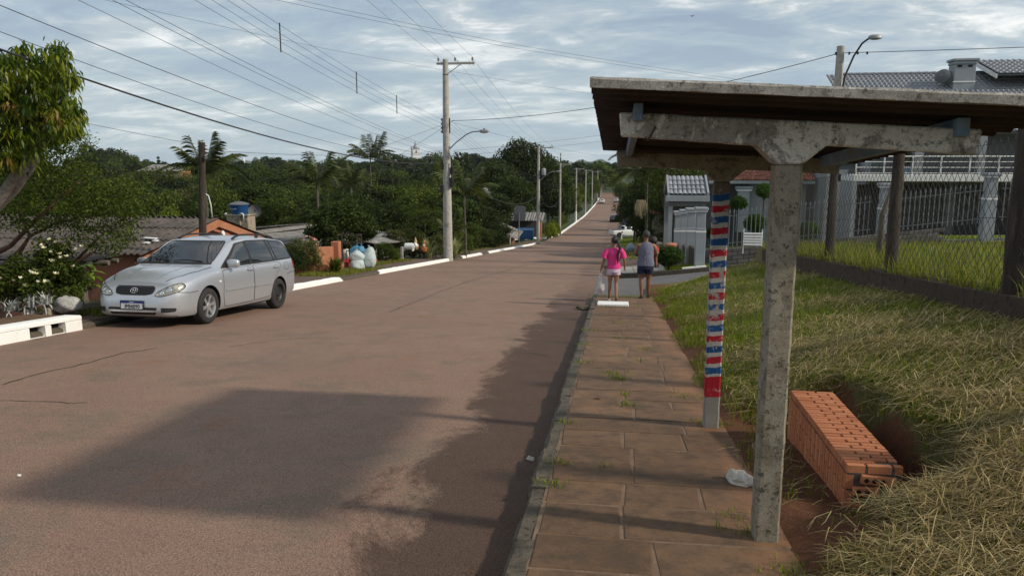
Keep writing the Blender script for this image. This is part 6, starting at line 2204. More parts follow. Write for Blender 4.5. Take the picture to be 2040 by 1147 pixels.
# ------------------------------------------------------------------ far buildings
p = at(318, 346, 230)
fb = thing('brick_shed', 'long orange brick shed with pale roof on the far wooded slope', 'building', (p.x, p.y, p.z - 4))
W_, D3, Hh = 12.0, 14, 3.2
mb = MB()
mb.bbox(-W_ / 2, W_ / 2, 0, D3, -3, 4 + Hh * 0.2)
mb.build('wall', MAT['orange_wall'], fb)
for k2 in range(7):
 mb = MB()
 mb.box((-W_ / 2 + 1.0 + k2 * 1.66, -0.05, 3.6), (1.2, 0.08, 1.2))
 mb.build('window', MAT['grey_dark'], fb)
quad_slab(fb, 'roof', [Vector((-W_ / 2 - 0.5, -0.6, 4.75)), Vector((W_ / 2 + 0.5, -0.6, 4.75)), Vector((W_ / 2 + 0.2, 6, 6.7)), Vector((-W_ / 2 + 2.5, 6, 6.7))], 0.2, MAT['grey_roof'])
fb.rotation_euler = (0, 0, R_(18))
p = at(828, 330, 420)
ct = thing('church_tower', 'white church tower with pointed spire rising over the far trees', 'church', (p.x, p.y, p.z - 8))
s_ = 420 / FPX
mb = MB()
mb.bbox(-7 * s_, 7 * s_, -7 * s_, 7 * s_, -6, 8 + 32 * s_)
mb.build('tower', MAT['white_paint'], ct)
for zz in (8 + 13 * s_, 8 + 22 * s_, 8 + 32 * s_):
 mb = MB()
 mb.box((0, 0, zz), (15 * s_, 15 * s_, 0.8 * s_))
 mb.build('cornice', MAT['pillar'], ct)
for (a, b) in ((0, -1), (1, 0)):
 mb = MB()
 mb.box((a * 7.05 * s_, b * 7.05 * s_, 8 + 27 * s_), (3 * s_ if b else 0.1, 3 * s_ if a else 0.1, 5 * s_))
 mb.build('window', MAT['grey_dark'], ct)
mb = MB()
mb.lathe([(4.2 * s_, 0), (3.6 * s_, 4 * s_), (1.4 * s_, 11 * s_), (0.1, 16 * s_)], 8, None, (0, 0, 8 + 32 * s_))
mb.build('spire', MAT['grey_wall'], ct)
for sx in (-1, 1):
 for sy in (-1, 1):
  mb = MB()
  mb.lathe([(0.9 * s_, 0), (0.8 * s_, 3 * s_), (0.05, 7 * s_)], 6, None, (sx * 6 * s_, sy * 6 * s_, 8 + 32 * s_))
  mb.build('pinnacle', MAT['pillar'], ct)
ct.rotation_euler = (0, 0, R_(30))
p = at(486, 330, 520)
wt2 = thing('white_turret', 'tiny white turret on the far sky line', 'tower', (p.x, p.y, p.z - 4))
mb = MB()
mb.lathe([(1.1, -4), (1.0, 7.0), (0.6, 8.6)], 10)
mb.build('shaft', MAT['white_paint'], wt2)
mb = MB()
mb.lathe([(0.75, 8.6), (0.1, 10)], 8)
mb.build('cap', MAT['white_paint'], wt2)
p = at(985, 415, 96)
gg = thing('green_gabled_house', 'pale green house gable half hidden by the big tree', 'house', (p.x, p.y, h(p.x, p.y)))
z_ = p.z - gg.location.z
mb = MB()
mb.prism([(-1.6, -0.5), (-1.6, z_ + 2.2), (0.9, z_ - 0.1), (0.9, -0.5)], 0, 3, 'y')
mb.build('wall', M('pale green render', (0.33, 0.52, 0.40), (0.28, 0.45, 0.35), 1, 0.9, 0.1), gg)
quad_slab(gg, 'roof', [Vector((1.3, -0.4, z_ - 0.5)), Vector((1.3, 3.3, z_ - 0.5)), Vector((-1.7, 3.3, z_ + 2.45)), Vector((-1.7, -0.4, z_ + 2.45))], -0.1, MAT['grey_dark'])
p = at(1040, 470, 96)
kz = h(p.x, p.y)
ko = thing('brick_kiosk', 'small open brick kiosk with corrugated roof beyond the blue bin', 'kiosk', (p.x, p.y, kz))
zt1, zt2 = at(1040, 438, 96).z - kz, at(1040, 423, 98).z - kz
x0, x1 = -2.0, 2.3
sheet_roof(ko, (x0 - 0.5, -1.2, zt1), (x1 + 0.5, -1.2, zt1), (x1 + 0.5, 1.6, zt2), (x0 + 0.2, 1.6, zt2), 4, 1, MAT['grey_roof'], 0.36, 0.06, seed=8)
for x in (x0, x1):
 mb = MB()
 mb.box((x, -0.8, zt1 / 2 - 0.2), (0.55, 0.5, zt1))
 mb.build('brick_pier', MAT['brick'], ko)
mb = MB()
mb.bbox(x0 + 0.28, 0.6, -1.0, -0.7, -0.5, zt1 * 0.42)
mb.build('counter', MAT['brick'], ko)
mb = MB()
mb.bbox(x0, x1, 1.4, 1.6, -0.5, zt1 + 0.3)
mb.build('back_wall', MAT['grey_dark'], ko)
p = at(1012, 470, 92)
lt_ = thing('lean_to', 'low lean-to roof of striped corrugated sheet below the kiosk', 'shed', (p.x, p.y, h(p.x, p.y)))
zt1 = at(1012, 472, 92).z - lt_.location.z
sheet_roof(lt_, (-1.6, -0.6, zt1), (2.2, -0.6, zt1), (2.2, 0.9, zt1 + 0.42), (-1.6, 0.9, zt1 + 0.42), 3, 1, MAT['grey_roof'], 0.36, 0.06, seed=9)
mb = MB()
mb.bbox(-1.5, 2.1, -0.2, 0.7, -1.5, zt1 - 0.05)
mb.build('wall', MAT['grey_dark'], lt_)
p = at(985, 448, 78)
go_ = thing('grey_roofed_house', 'low house with plain grey roof sunk below the road behind the shrubs', 'house', (p.x, p.y, h(p.x, p.y)))
z_ = p.z - go_.location.z
sheet_roof(go_, (-3.5, -2, z_ + 1.1), (2.6, -2, z_ - 1.3), (2.6, 1.5, z_ - 0.7), (-3.5, 1.5, z_ + 1.7), 5, 1, MAT['grey_roof'], 0.3, 0.04, seed=10)
mb = MB()
mb.bbox(-3.2, 2.0, -1.4, 1.2, -2, z_ - 1.45)
mb.build('wall', MAT['rust_wall'], go_)
for (u, v, d, w_, lab) in ((1165, 348, 330, 15, 'dark brown roofed house at the far end of the street'), (1192, 338, 400, 13, 'second dark roof rising behind the far street end')):
 p = at(u, v, d)
 o = thing('far_house', lab, 'house', (p.x, p.y, p.z - 6))
 mb = MB()
 mb.bbox(-w_ / 2, w_ / 2, 0, 8, -4, 4)
 mb.build('wall', MAT['tower'], o)
 for k2 in range(3):
  mb = MB()
  mb.box((-w_ / 3 + k2 * w_ / 3, -0.06, 2.6), (1.4, 0.08, 1.3))
  mb.build('window', MAT['grey_dark'], o)
 mb = MB()
 mb.prism([(-1, 3.9), (4, 7.0), (9, 3.9)], -w_ / 2 - 0.6, w_ / 2 + 0.6, 'x')
 mb.build('roof', MAT['tile_red'] if d < 0 else M('dark brown roof', (0.10, 0.055, 0.042), (0.065, 0.04, 0.032), 1, 0.9, 0.2), o)
p = at(1325, 430, 60)
bwl = thing('plank_wall', 'grey garden wall with blue door and brown tiled coping under the palms', 'wall', (p.x, p.y, h(p.x, p.y)))
z_ = at(1325, 424, 60).z - bwl.location.z
mb = MB()
mb.bbox(-1.0, 2.2, -0.1, 0.1, -0.8, z_)
mb.build('wall', MAT['conc_back'], bwl)
for i in range(4):
 mb = MB()
 mb.box((-0.75 + i * 0.75, -0.13, z_ / 2 - 0.2), (0.10, 0.06, z_ + 0.3))
 mb.build('pilaster', MAT['pillar'], bwl)
mb = MB()
mb.box((0.75, -0.125, 0.7), (0.5, 0.04, 1.9))
mb.build('door', MAT['tank_blue'], bwl)
mb = MB()
mb.prism([(-0.35, z_ - 0.05), (0.0, z_ + 0.2), (0.35, z_ - 0.05)], -1.2, 2.4, 'x')
mb.build('coping', MAT['tile_red'], bwl)
# ------------------------------------------------------------------ woods and gardens
MAT['lf_hill'] = M('wooded hill', (0.03, 0.05, 0.02), (0.045, 0.065, 0.028), 0.02, 0.95, 0)
# ---- trees seen from the street, one by one; position from where the crown shows
GF = 'trees of the far wooded ridge'
LF = 'tree of the far wooded ridge below the sky line'
rs = random.Random(31)
far_top = [(150, 318), (180, 306), (205, 302), (240, 306), (270, 320), (305, 330), (340, 332), (380, 334), (430, 336), (470, 326), (510, 324), (540, 318), (570, 322), (600, 320), (640, 326), (680, 318), (720, 326), (760, 316), (790, 310), (810, 320), (850, 312), (880, 316), (930, 312), (960, 314), (1000, 320), (1120, 322), (1150, 326), (1172, 330), (1200, 332), (1225, 330)]
for i, (u, v) in enumerate(far_top):
 tree_px(rs.choice(['far_a', 'far_b', 'far_c']), 'ridge_tree', LF, u + rs.uniform(-8, 8), v - 7 + rs.uniform(-4, 4), rs.uniform(330, 420), rs.uniform(50, 75), GF)
for i in range(34):
 u = 130 + i * 32 + rs.uniform(-12, 12)
 tree_px(rs.choice(['far_a', 'far_b', 'far_c', 'far_a']), 'ridge_tree', LF, u, rs.uniform(314, 334), rs.uniform(260, 320), rs.uniform(60, 90), GF)
tree_px('spire', 'spire_tree', 'slender pointed conifer standing above the far left hill', 222, 284, 380, 16, None)
tree_px('umbrella', 'umbrella_tree', 'flat topped tree beside the pointed conifer on the far hill', 172, 288, 380, 30, None)
tree_px('umbrella', 'umbrella_tree', 'small flat topped tree right of the pointed conifer on the far hill', 237, 301, 380, 18, None)
tree_px('conifer', 'ridge_conifer', 'dark conifer behind the brick shed', 315, 310, 300, 20, None)
tree_px('conifer', 'ridge_conifer', 'thin dark conifer beyond the far end of the street', 1117, 303, 300, 8, None)
tree_px('conifer', 'ridge_conifer', 'pair of small dark pointed trees near the far poles', 1153, 320, 330, 14, 'pointed trees near the far poles')
tree_px('conifer', 'ridge_conifer', 'pair of small dark pointed trees near the far poles', 1161, 316, 330, 14, 'pointed trees near the far poles')
tree_px('far_c', 'round_tree', 'round dark tree on the sky line above the far street end', 1192, 315, 360, 24, None)
tree_px('far_c', 'round_tree', 'round dark tree on the sky line beside the shelter beam', 1228, 318, 330, 38, None)
tree_px('far_c', 'tall_tree', 'tall dense dark tree behind the lamp of the tall pole', 908, 290, 190, 66, None)
tree_px('far_c', 'tall_tree', 'dark tree shouldering the tall one behind the lamp', 875, 306, 210, 40, None)
GM = 'trees filling the valley'
LM = {'mid_a': 'broad mid green tree in the valley wood', 'mid_b': 'upright mid green tree in the valley wood', 'dark_a': 'dark rounded tree in the valley wood', 'dark_b': 'wide dark tree in the valley wood', 'light_a': 'pale green tree in the valley wood', 'olive_a': 'olive green tree in the valley wood'}
for i in range(26):
 u = 150 + i * 31 + rs.uniform(-12, 12)
 k_ = rs.choice(['dark_a', 'dark_b', 'mid_b', 'dark_a', 'mid_a'])
 tree_px(k_, 'valley_tree', LM[k_], u, rs.uniform(334, 356) - (8 if 560 < u < 760 else 0), rs.uniform(150, 200), rs.uniform(75, 115), GM + ': ' + k_)
for i in range(22):
 u = 200 + i * 33 + rs.uniform(-14, 14)
 k_ = rs.choice(['dark_a', 'dark_b', 'mid_b', 'mid_a', 'olive_a'])
 tree_px(k_, 'valley_tree', LM[k_], u, rs.uniform(358, 385), rs.uniform(95, 130), rs.uniform(95, 150), GM + ': ' + k_)
for i, (u, v, d, w_, k_) in enumerate([(330, 415, 62, 110, 'light_a'), (420, 392, 70, 120, 'mid_a'), (440, 380, 72, 110, 'mid_b'), (500, 366, 80, 150, 'dark_a'), (545, 395, 62, 130, 'mid_b'), (580, 390, 66, 120, 'dark_b'), (640, 400, 60, 120, 'dark_a'), (690, 380, 72, 140, 'dark_b'), (745, 375, 78, 150, 'dark_a'), (800, 372, 80, 140, 'mid_a'), (770, 400, 60, 120, 'dark_b'), (845, 375, 66, 150, 'mid_b'), (860, 395, 62, 120, 'dark_a'), (300, 405, 70, 110, 'dark_a'), (255, 395, 75, 120, 'mid_b'), (210, 400, 70, 120, 'dark_b'), (150, 390, 66, 120, 'mid_a'), (950, 405, 72, 110, 'dark_b'), (905, 390, 70, 110, 'dark_a'), (968, 380, 90, 110, 'dark_a')]):
 tree_px(k_, 'valley_tree', LM[k_], u, v, d, w_, GM + ': ' + k_)
for i in range(26):
 u = -620 + (i % 13) * 58 + rs.uniform(-16, 16)
 k_ = rs.choice(['dark_a', 'dark_b', 'mid_b', 'mid_a'])
 tree_px(k_, 'valley_tree', LM[k_], u, rs.uniform(330, 350) - (14 if i < 13 else 0), rs.uniform(150, 190) if i < 13 else rs.uniform(70, 110), rs.uniform(90, 130), GM + ': ' + k_)
tree_px('light_a', 'pale_tree', 'pale feathery tree under the church tower', 873, 325, 150, 46, None)
tree_px('dark_b', 'great_tree', 'great dark tree spreading behind the transformer pole', 1040, 276, 118, 150, None)
tree_px('dark_a', 'great_tree', 'dark tree leaning out left of the great tree', 990, 318, 112, 110, None)
tree_px('dark_b', 'great_tree', 'dark tree filling the gap right of the transformer pole', 1092, 308, 126, 95, None)
for i, (u, v, d, w_, k_, lab) in enumerate([(1020, 350, 108, 120, 'dark_b', 'dark tree hanging over the brick kiosk roof'), (1120, 352, 140, 60, 'mid_b', 'green tree behind the lime bush pole'), (1100, 372, 128, 80, 'dark_a', 'dark tree low behind the second pole'), (1136, 372, 165, 55, 'light_a', 'bright green tree behind the hedge pole'), (1152, 366, 190, 50, 'mid_a', 'green tree between the hedge pole and the far row'), (1168, 360, 225, 40, 'dark_a', 'dark tree beside the first far pole'), (1180, 352, 260, 40, 'mid_b', 'green tree beside the second far pole'), (1206, 345, 372, 34, 'dark_b', 'dark tree closing the far end of the street'), (1238, 362, 250, 36, 'mid_a', 'green tree overhanging the far parked cars'), (1130, 398, 150, 60, 'dark_b', 'dark tree standing over the long hedge'), (960, 430, 78, 80, 'mid_a', 'round green tree behind the thin palm'), (985, 440, 70, 70, 'dark_a', 'dark bush above the sitting dog')]):
 tree_px(k_, 'street_tree', lab, u, v, d, w_, None)
for i, (u, v, d, w_, k_, lab) in enumerate([(1276, 352, 105, 60, 'olive_a', 'olive tree overhanging the road above the black car'), (1262, 362, 150, 40, 'mid_b', 'green tree over the road beyond the black car'), (1270, 378, 80, 90, 'dark_a', 'dark tree behind the white pickup'), (1305, 330, 75, 100, 'dark_b', 'dark tree behind the portico palm'), (1340, 335, 70, 90, 'mid_b', 'green tree right behind the portico roof'), (1400, 322, 78, 110, 'mid_a', 'green tree above the portico ridge'), (1268, 385, 120, 40, 'dark_b', 'dark tree shading the black car'), (1290, 410, 64, 60, 'dark_a', 'dark bush under the dry palm tassel')]):
 tree_px(k_, 'street_tree', lab, u, v, d, w_, None)
for i, (u, v, d, w_, lab) in enumerate([(1330, 282, 52, 90, 'airy tree showing sky between beams left of the far post'), (1420, 284, 54, 110, 'airy tree showing sky between beams over the far post'), (1500, 286, 56, 90, 'airy tree showing sky between beams beside the near post')]):
 tree_px('airy', 'airy_tree', lab, u, v, d, w_ * 1.25, None)
tree_px('airy', 'bare_tree', 'thin open crowned tree behind the garden shrubs', 845, 405, 50, 100, None)
# ---- shrubs and garden plants by the left pavement
def shrub(key, label, u, v, d, w_, cat='shrub', name='garden_shrub', group=None, x=None):
 return tree_px(key, name, label, u, v, d, w_, group, cat)
tr = tree('round_dark', 'round_tree', 'dense round dark green tree in front of the crimson house', -11.2, 29.8, at(705, 393, 31).z - h(-11.2, 29.8), 3.2)
shrub('shrub_olive', 'tall rose bush with salmon blooms beside the terracotta gate', 600, 468, 26.5, 95, name='rose_bush')
shrub('shrub_dark', 'dark leafy bush at the foot of the rose bush', 585, 500, 25.0, 60)
shrub('shrub', 'green bush between the car and the rose bush', 558, 492, 26.5, 50)
shrub('shrub_olive', 'olive bush beside the white porch rail', 800, 448, 40, 95)
shrub('shrub', 'green bush behind the white pig figure', 835, 460, 41, 70)
shrub('shrub_olive', 'yellow green bush beside the tall pole', 868, 462, 40.5, 60)
shrub('shrub', 'low green bush at the porch steps', 770, 512, 35, 50)
shrub('shrub', 'green bush just beyond the tall pole', 915, 462, 46, 70)
shrub('shrub_dark', 'dark hedge bush behind the slim concrete post', 950, 448, 60, 75)
shrub('shrub_dark', 'dark bush behind the wire basket', 985, 458, 62, 60)
shrub('shrub', 'green bush beyond the wire basket', 965, 452, 66, 60)
shrub('shrub_olive', 'olive bush over the far garden', 900, 440, 52, 70)
shrub('shrub', 'pale bush below the pale green gable', 930, 440, 58, 70)
shrub('lime', 'clipped lime green bush beside the third utility pole', 1098, 444, 95, 30, name='lime_bush')
shrub('lime', 'second lime green bush behind the clipped one', 1107, 443, 100, 24, name='lime_bush')
hg = MB()
V, Q, rv = [], [], []
rsn = np.random.RandomState(8)
n = 9000
yy = rsn.uniform(112, 146, n)
xx = -10.4 + rsn.uniform(-0.8, 0.8, n) - (yy - 112) * -0.02
zz = H(xx, yy) + rsn.uniform(0.0, 1.5, n)
nr = rsn.normal(size=(n, 3))
V, Q, rv = leaf_quads(np.stack([xx, yy, zz], 1), nr, 0.22, rsn)
o = link('hedge', np_mesh('hedge', V, Q, MAT['lf_mid'], rv))
tag(o, 'long clipped green hedge beside the far left kerb', 'hedge')
for (u, v, d, w_, lab) in ((1333, 490, 27.2, 62, 'large clipped round bush in front of the gate pillars'), (1472, 390, 33, 34, 'clipped ball bush in front of the pilaster'), (1524, 364, 33, 36, 'higher clipped ball bush beside the picket fence'), (1506, 425, 31, 44, 'dark clipped bush behind the picket fence'), (1425, 448, 30, 36, 'tufted garden bush behind the corner pillar'), (1612, 440, 34, 44, 'dark spiky bush behind the far fence posts')):
 p = at(u, v, d)
 hh = w_ * d / FPX * (0.66 if d < 28 else 0.9)
 o = tree('ball', 'clipped_bush', lab, p.x, p.y, hh, w_ * d / FPX, None, 'bush')
 o.location.z = max(h(p.x, p.y) - 0.05, p.z - hh) if d < 28 else p.z - hh
 if d >= 28:
  mb = MB()
  mb.tube([(0, 0, (h(p.x, p.y) - o.location.z) / o.scale.z), (0, 0, 0.4)], 0.06, 6)
  mb.build('stem', MAT['trunk'], o)
for (u, v, d, w_, lab) in ((1306, 455, 75, 50, 'leafy garden mass right of the white pickup'), (1320, 462, 58, 60, 'leafy garden mass in front of the plank wall'), (1300, 475, 50, 50, 'low dark bush behind the woman'), (1345, 470, 45, 36, 'low bush against the far gate pillar'), (1276, 415, 112, 40, 'dark undergrowth behind the pickup bed'), (1300, 392, 68, 64, 'dark undergrowth round the dry palm tassel'), (1318, 378, 60, 60, 'dark undergrowth behind the brown coping'), (1296, 440, 66, 50, 'dark undergrowth below the drooping palm'), (1300, 425, 64, 50, 'dark undergrowth beside the palm trunks'), (1264, 405, 118, 30, 'dark undergrowth beyond the pickup'), (1283, 470, 62, 22, 'low green tuft on the verge behind the pickup')):
 shrub('shrub_dark' if w_ > 40 else 'shrub', lab, u, v, d, w_)
palm('feather palm behind the old timber pole', 408, 352, 52, 3.2, 16, seed=1, upright=0.5)
palm('tall feather palm with pale fronds above the gate pier', 632, 368, 58, 3.2, 13, seed=2)
palm('dark palm on the rise below the slanting drop wires', 738, 318, 105, 4.2, 14, seed=3)
palm('thin trunked palm beside the tall pole', 926, 392, 43, 2.3, 13, seed=4, trunk_r=0.06)
palm('bushy palm behind the portico', 1290, 352, 62, 3.4, 16, seed=5)
palm('drooping palm over the white pickup', 1282, 360, 82, 3.6, 14, seed=6)
palm('fan of palm fronds showing above the far beam', 1268, 316, 76, 2.8, 12, seed=7, upright=1)
palm('small arching palm at the foot of the tall pole', 895, 470, 41.5, 1.3, 12, seed=8, trunk_r=0.05, upright=1)
palm('young palm behind the crimson house', 700, 372, 74, 2.6, 12, seed=9, upright=1)
p = at(1277, 402, 58)
ts = thing('dry_palm_tassel', 'straw coloured hanging palm flower tassel beside the plank wall', 'palm flower', p)
for i in range(46):
 a_ = i * 2.399
 rr_ = 0.05 + 0.3 * math.sqrt(i / 46)
 mb = MB()
 L_ = rs.uniform(0.5, 1.35) * (1.15 - rr_)
 mb.tube([(0, 0, 0), (rr_ * math.cos(a_), rr_ * math.sin(a_), 0.12), (rr_ * 1.35 * math.cos(a_), rr_ * 1.35 * math.sin(a_), -0.25), (rr_ * 1.4 * math.cos(a_), rr_ * 1.4 * math.sin(a_), -L_)], 0.014, 4)
 mb.build('strand', MAT['straw_solid'] if 'straw_solid' in MAT else MAT.setdefault('straw_solid', M('dry straw strand', (0.42, 0.36, 0.22), (0.34, 0.28, 0.16), 8, 0.9, 0)), ts)
def spiky(name, label, x, y, n, L_, mat, w_=0.028, z=None, seed=0, spread=0.9):
 rsn_ = np.random.RandomState(seed + 300)
 V, Q, Q3_, rv = [], [], [], []
 for i in range(n):
  az = rsn_.uniform(0, 6.28)
  th = abs(rsn_.normal(0.15, spread * 0.5))
  l = L_ * rsn_.uniform(0.6, 1.1)
  d1 = np.array([math.cos(az) * math.sin(th), math.sin(az) * math.sin(th), math.cos(th)])
  th2 = th + 0.6
  d2 = np.array([math.cos(az) * math.sin(th2), math.sin(az) * math.sin(th2), math.cos(th2)])
  s = np.array([-math.sin(az), math.cos(az), 0]) * w_
  b = np.array([rsn_.normal(0, 0.05), rsn_.normal(0, 0.05), 0])
  m_, t_ = b + d1 * l * 0.6, b + d1 * l * 0.6 + d2 * l * 0.45
  k = len(V)
  V += [b - s * 0.5, b + s * 0.5, m_ + s, m_ - s, t_]
  Q.append((k, k + 1, k + 2, k + 3))
  Q3_.append((k + 3, k + 2, k + 4))
  rv += [rsn_.rand()] * 5
 o = link(name, np_mesh(name, np.array(V), [np.array(Q), np.array(Q3_)], mat, np.array(rv)), None, (x, y, h(x, y) if z is None else z))
 tag(o, label, 'plant')
 return o
spiky('striped_plant', 'pale striped spiky plant right of the tall pole foot', -8.75 + 0.15, 39.7, 110, 1.25, MAT['lf_varieg'], seed=1)
spiky('striped_plant', 'pale striped spiky plant left of the tall pole foot', -9.6, 38.0, 90, 1.15, MAT['lf_varieg'], seed=2)
for i, (u, v, lab) in enumerate([(835, 512, 'leafy green plant below the white pig figure'), (870, 508, 'leafy green plant nearest the tall pole foot'), (803, 520, 'low leafy plant by the garden rail'), (745, 528, 'low green plant beyond the rubbish bags'), (690, 545, 'grass clump between kerb and rubbish bags')]):
 p = gpx(u, v)
 spiky('border_plant', lab, p.x - 0.4, p.y, 90, 0.65, MAT['lf_light'], 0.03, seed=10 + i)
p = gpx(180, 618)
gx_, gy_ = p.x - 0.45, p.y + 0.35
gp = thing('broad_leaf_plant', 'bright green broad leaved plant beside the silver car bumper', 'plant', (gx_, gy_, h(gx_, gy_)))
for i in range(17):
 az = i * 2.399
 L_ = rs.uniform(0.28, 0.42)
 hgt_ = rs.uniform(0.25, 0.66)
 V, Q = [], []
 for k2, (t, w_, dz) in enumerate([(0, 0.008, 0), (0.1, 0.05, 0.06), (0.35, 0.10, 0.13), (0.65, 0.09, 0.12), (0.9, 0.04, 0.03), (1.0, 0.004, -0.03)]):
  for s in (-1, 0, 1):
   V.append((t * L_ + 0.05, s * w_, dz + (0.02 if s else 0)))
 for k2 in range(5):
  for s in (0, 1):
   a_ = k2 * 3 + s
   Q.append((a_, a_ + 1, a_ + 4, a_ + 3))
 me = np_mesh('leaf', np.array(V), np.array(Q), MAT['lf_ginger'], np.full(len(V), rs.random()), smooth=True)
 lf = link('leaf', me, gp, (0.05 * math.cos(az), 0.05 * math.sin(az), hgt_), (0, rs.uniform(-0.9, 0.1), az))
 if i % 3 == 0:
  mb = MB()
  mb.tube([(0.02 * math.cos(az), 0.02 * math.sin(az), -0.1), (0.05 * math.cos(az), 0.05 * math.sin(az), hgt_ + 0.02)], 0.012, 6)
  mb.build('stem', MAT['stem'] if 'stem' in MAT else MAT.setdefault('stem', M('green stem', (0.10, 0.16, 0.03), rough=0.6, bump=0)), gp)
def flowers_on(parent, mat, centers, size, rsn_):
 for c in centers:
  V, Q, rv = [], [], []
  for k2 in range(7):
   az = k2 * 0.9 + rsn_.uniform(0, 1)
   th = rsn_.uniform(0.4, 1.2)
   d = np.array([math.cos(az) * math.sin(th), math.sin(az) * math.sin(th), math.cos(th)])
   s = np.array([-math.sin(az), math.cos(az), 0]) * size * 0.32
   b = len(V)
   V += [np.zeros(3), d * size * 0.6 + s, d * size, d * size * 0.6 - s]
   Q.append((b, b + 1, b + 2, b + 3))
   rv += [rsn_.rand()] * 4
  link('flower', np_mesh('flower', np.array(V), np.array(Q), mat, np.array(rv)), parent, tuple(c), (rsn_.uniform(-0.6, 0.6), rsn_.uniform(-0.6, 0.6), 0))
wb_p = at(88, 600, 13.6)
wbx, wby = wb_p.x, wb_p.y
wb = thing('flowering_bush', 'bush with cream white flowers above the pale garden edging', 'bush', (wbx, wby, h(wbx, wby)))
zb_ = h(wbx, wby)
cm, C = crown_mesh('foliage', MAT['lf_mid'], 0.74, 0.58, at(75, 565, 13.6).z - zb_, 0.075, 110, 62, 61, cr=0.26, inner=0.3, up=0.3)
link('foliage', cm, wb)
cm2, C2 = crown_mesh('foliage', MAT['lf_mid'], 0.36, 0.45, 0.0, 0.075, 40, 45, 62, cr=0.4, inner=0.2)
q = at(110, 520, 13.6)
link('foliage', cm2, wb, (q.x - wbx, q.y - wby, q.z - zb_))
link('stems', trunk_mesh('stems', MAT['trunk'], 0.03, 0.8, C, np.random.RandomState(4), 12), wb)
rsn_ = np.random.RandomState(17)
fl_px = [(100, 478), (112, 484), (88, 495), (100, 503), (118, 507), (122, 514), (84, 490), (102, 520), (145, 532), (152, 498), (66, 546), (60, 543), (72, 547), (90, 562), (95, 562), (75, 563), (108, 546), (115, 547), (41, 555), (25, 560), (0, 556), (70, 540), (50, 570), (132, 512), (163, 492)]
cs = []
for (u, v) in fl_px:
 q = at(u, v, 13.6 - rsn_.uniform(0.75, 0.95))
 cs.append((q.x - wbx, q.y - wby, q.z - zb_))
flowers_on(wb, MAT['petal'], cs, 0.055, rsn_)
rb = [o for o in bpy.data.objects if o.name.startswith('rose_bush')][0]
rsn_ = np.random.RandomState(18)
cs = []
for (u, v) in [(618, 474), (624, 477), (631, 489), (604, 478), (606, 503), (612, 473), (628, 479)]:
 q = at(u, v, 25.7)
 cs.append((q.x, q.y, q.z))
rbs = thing('rose_blooms', 'salmon pink rose blooms on the tall bush by the gate', 'flowers', at(618, 480, 25.7))
flowers_on(rbs, MAT['petal_pink'], [Vector(c) - rbs.location for c in cs], 0.09, rsn_)
for i, (u, v, lab) in enumerate([(62, 597, 'silver white leaved plant under the flowering bush'), (22, 605, 'silver white leaved plant at the edge of the brown flagstones'), (60, 618, 'small silver white plant by the garden edging'), (88, 592, 'silver white plant beside the whitewashed boulder')]):
 p = at(u, v, 12.9)
 spiky('silver_plant', lab, p.x, p.y, 60, 0.24, MAT['lf_silver'], 0.012, z=p.z - 0.12, seed=40 + i, spread=1.6)
p = at(112, 602, 13.1)
me = bpy.data.meshes.new('boulder')
bm = bmesh.new()
bmesh.ops.create_icosphere(bm, subdivisions=3, radius=1)
for v_ in bm.verts:
 c = v_.co
 k2 = 1 + 0.08 * math.sin(c.x * 5 + c.z * 4) + 0.05 * math.sin(c.y * 9)
 v_.co = Vector((c.x * 0.25 * k2, c.y * 0.2 * k2, c.z * 0.15 * k2))
bm.to_mesh(me)
bm.free()
me.shade_smooth()
me.materials.append(concrete_mat('whitewashed stone', (0.52, 0.52, 0.50), (0.34, 0.33, 0.30), (0.09, 0.08, 0.07), scale=9))
o = link('whitewashed_boulder', me, None, (p.x + 0.1, p.y + 0.15, p.z - 0.06))
tag(o, 'rounded whitewashed boulder under the flowering bush', 'boulder')
xy = np.concatenate([scatter(9000, -10.6, -9.45, 12.3, 17.5, 71), scatter(9000, -10.4, -8.9, 23.2, 29.0, 72, lambda x, y: np.where(x > -9.4, lin(29.0, 25.0, y) * lin(22.8, 24.5, y), 1.0)), scatter(5000, -10.8, -9.9, 30, 36, 73), scatter(6000, -11.5, -8.9, 44, 80, 74, lambda x, y: np.where(x > -9.6, 0.25, 1.0)), scatter(1200, -9.5, -8.95, 12.0, 14.5, 75)])
stuff('verge_grass', 'short grass of the left verge and garden edges', blades('verge_grass', xy, H(xy[:, 0], xy[:, 1]) - 0.01, 0.10, 0.006, MAT['gr_lawn'], 8, 0.5))
xy = np.concatenate([scatter(14000, 0.6, 4.5, 40, 92, 76), scatter(5000, 1.9, 3.6, 27.4, 29.5, 77), scatter(9000, 3.4, 14, 28.5, 40, 78), scatter(9000, -13, -8.9, 96, 140, 79, lambda x, y: np.where(x < XL(y) - 0.6, 1.0, 0.0))])
stuff('garden_grass', 'short grass of the gardens and far verges', blades('garden_grass', xy, side_z(xy[:, 0], xy[:, 1]) * (xy[:, 0] > -1) + H(xy[:, 0], xy[:, 1]) * (xy[:, 0] <= -1) - 0.04, 0.13, 0.016, MAT['gr_green'], 9, 0.5))
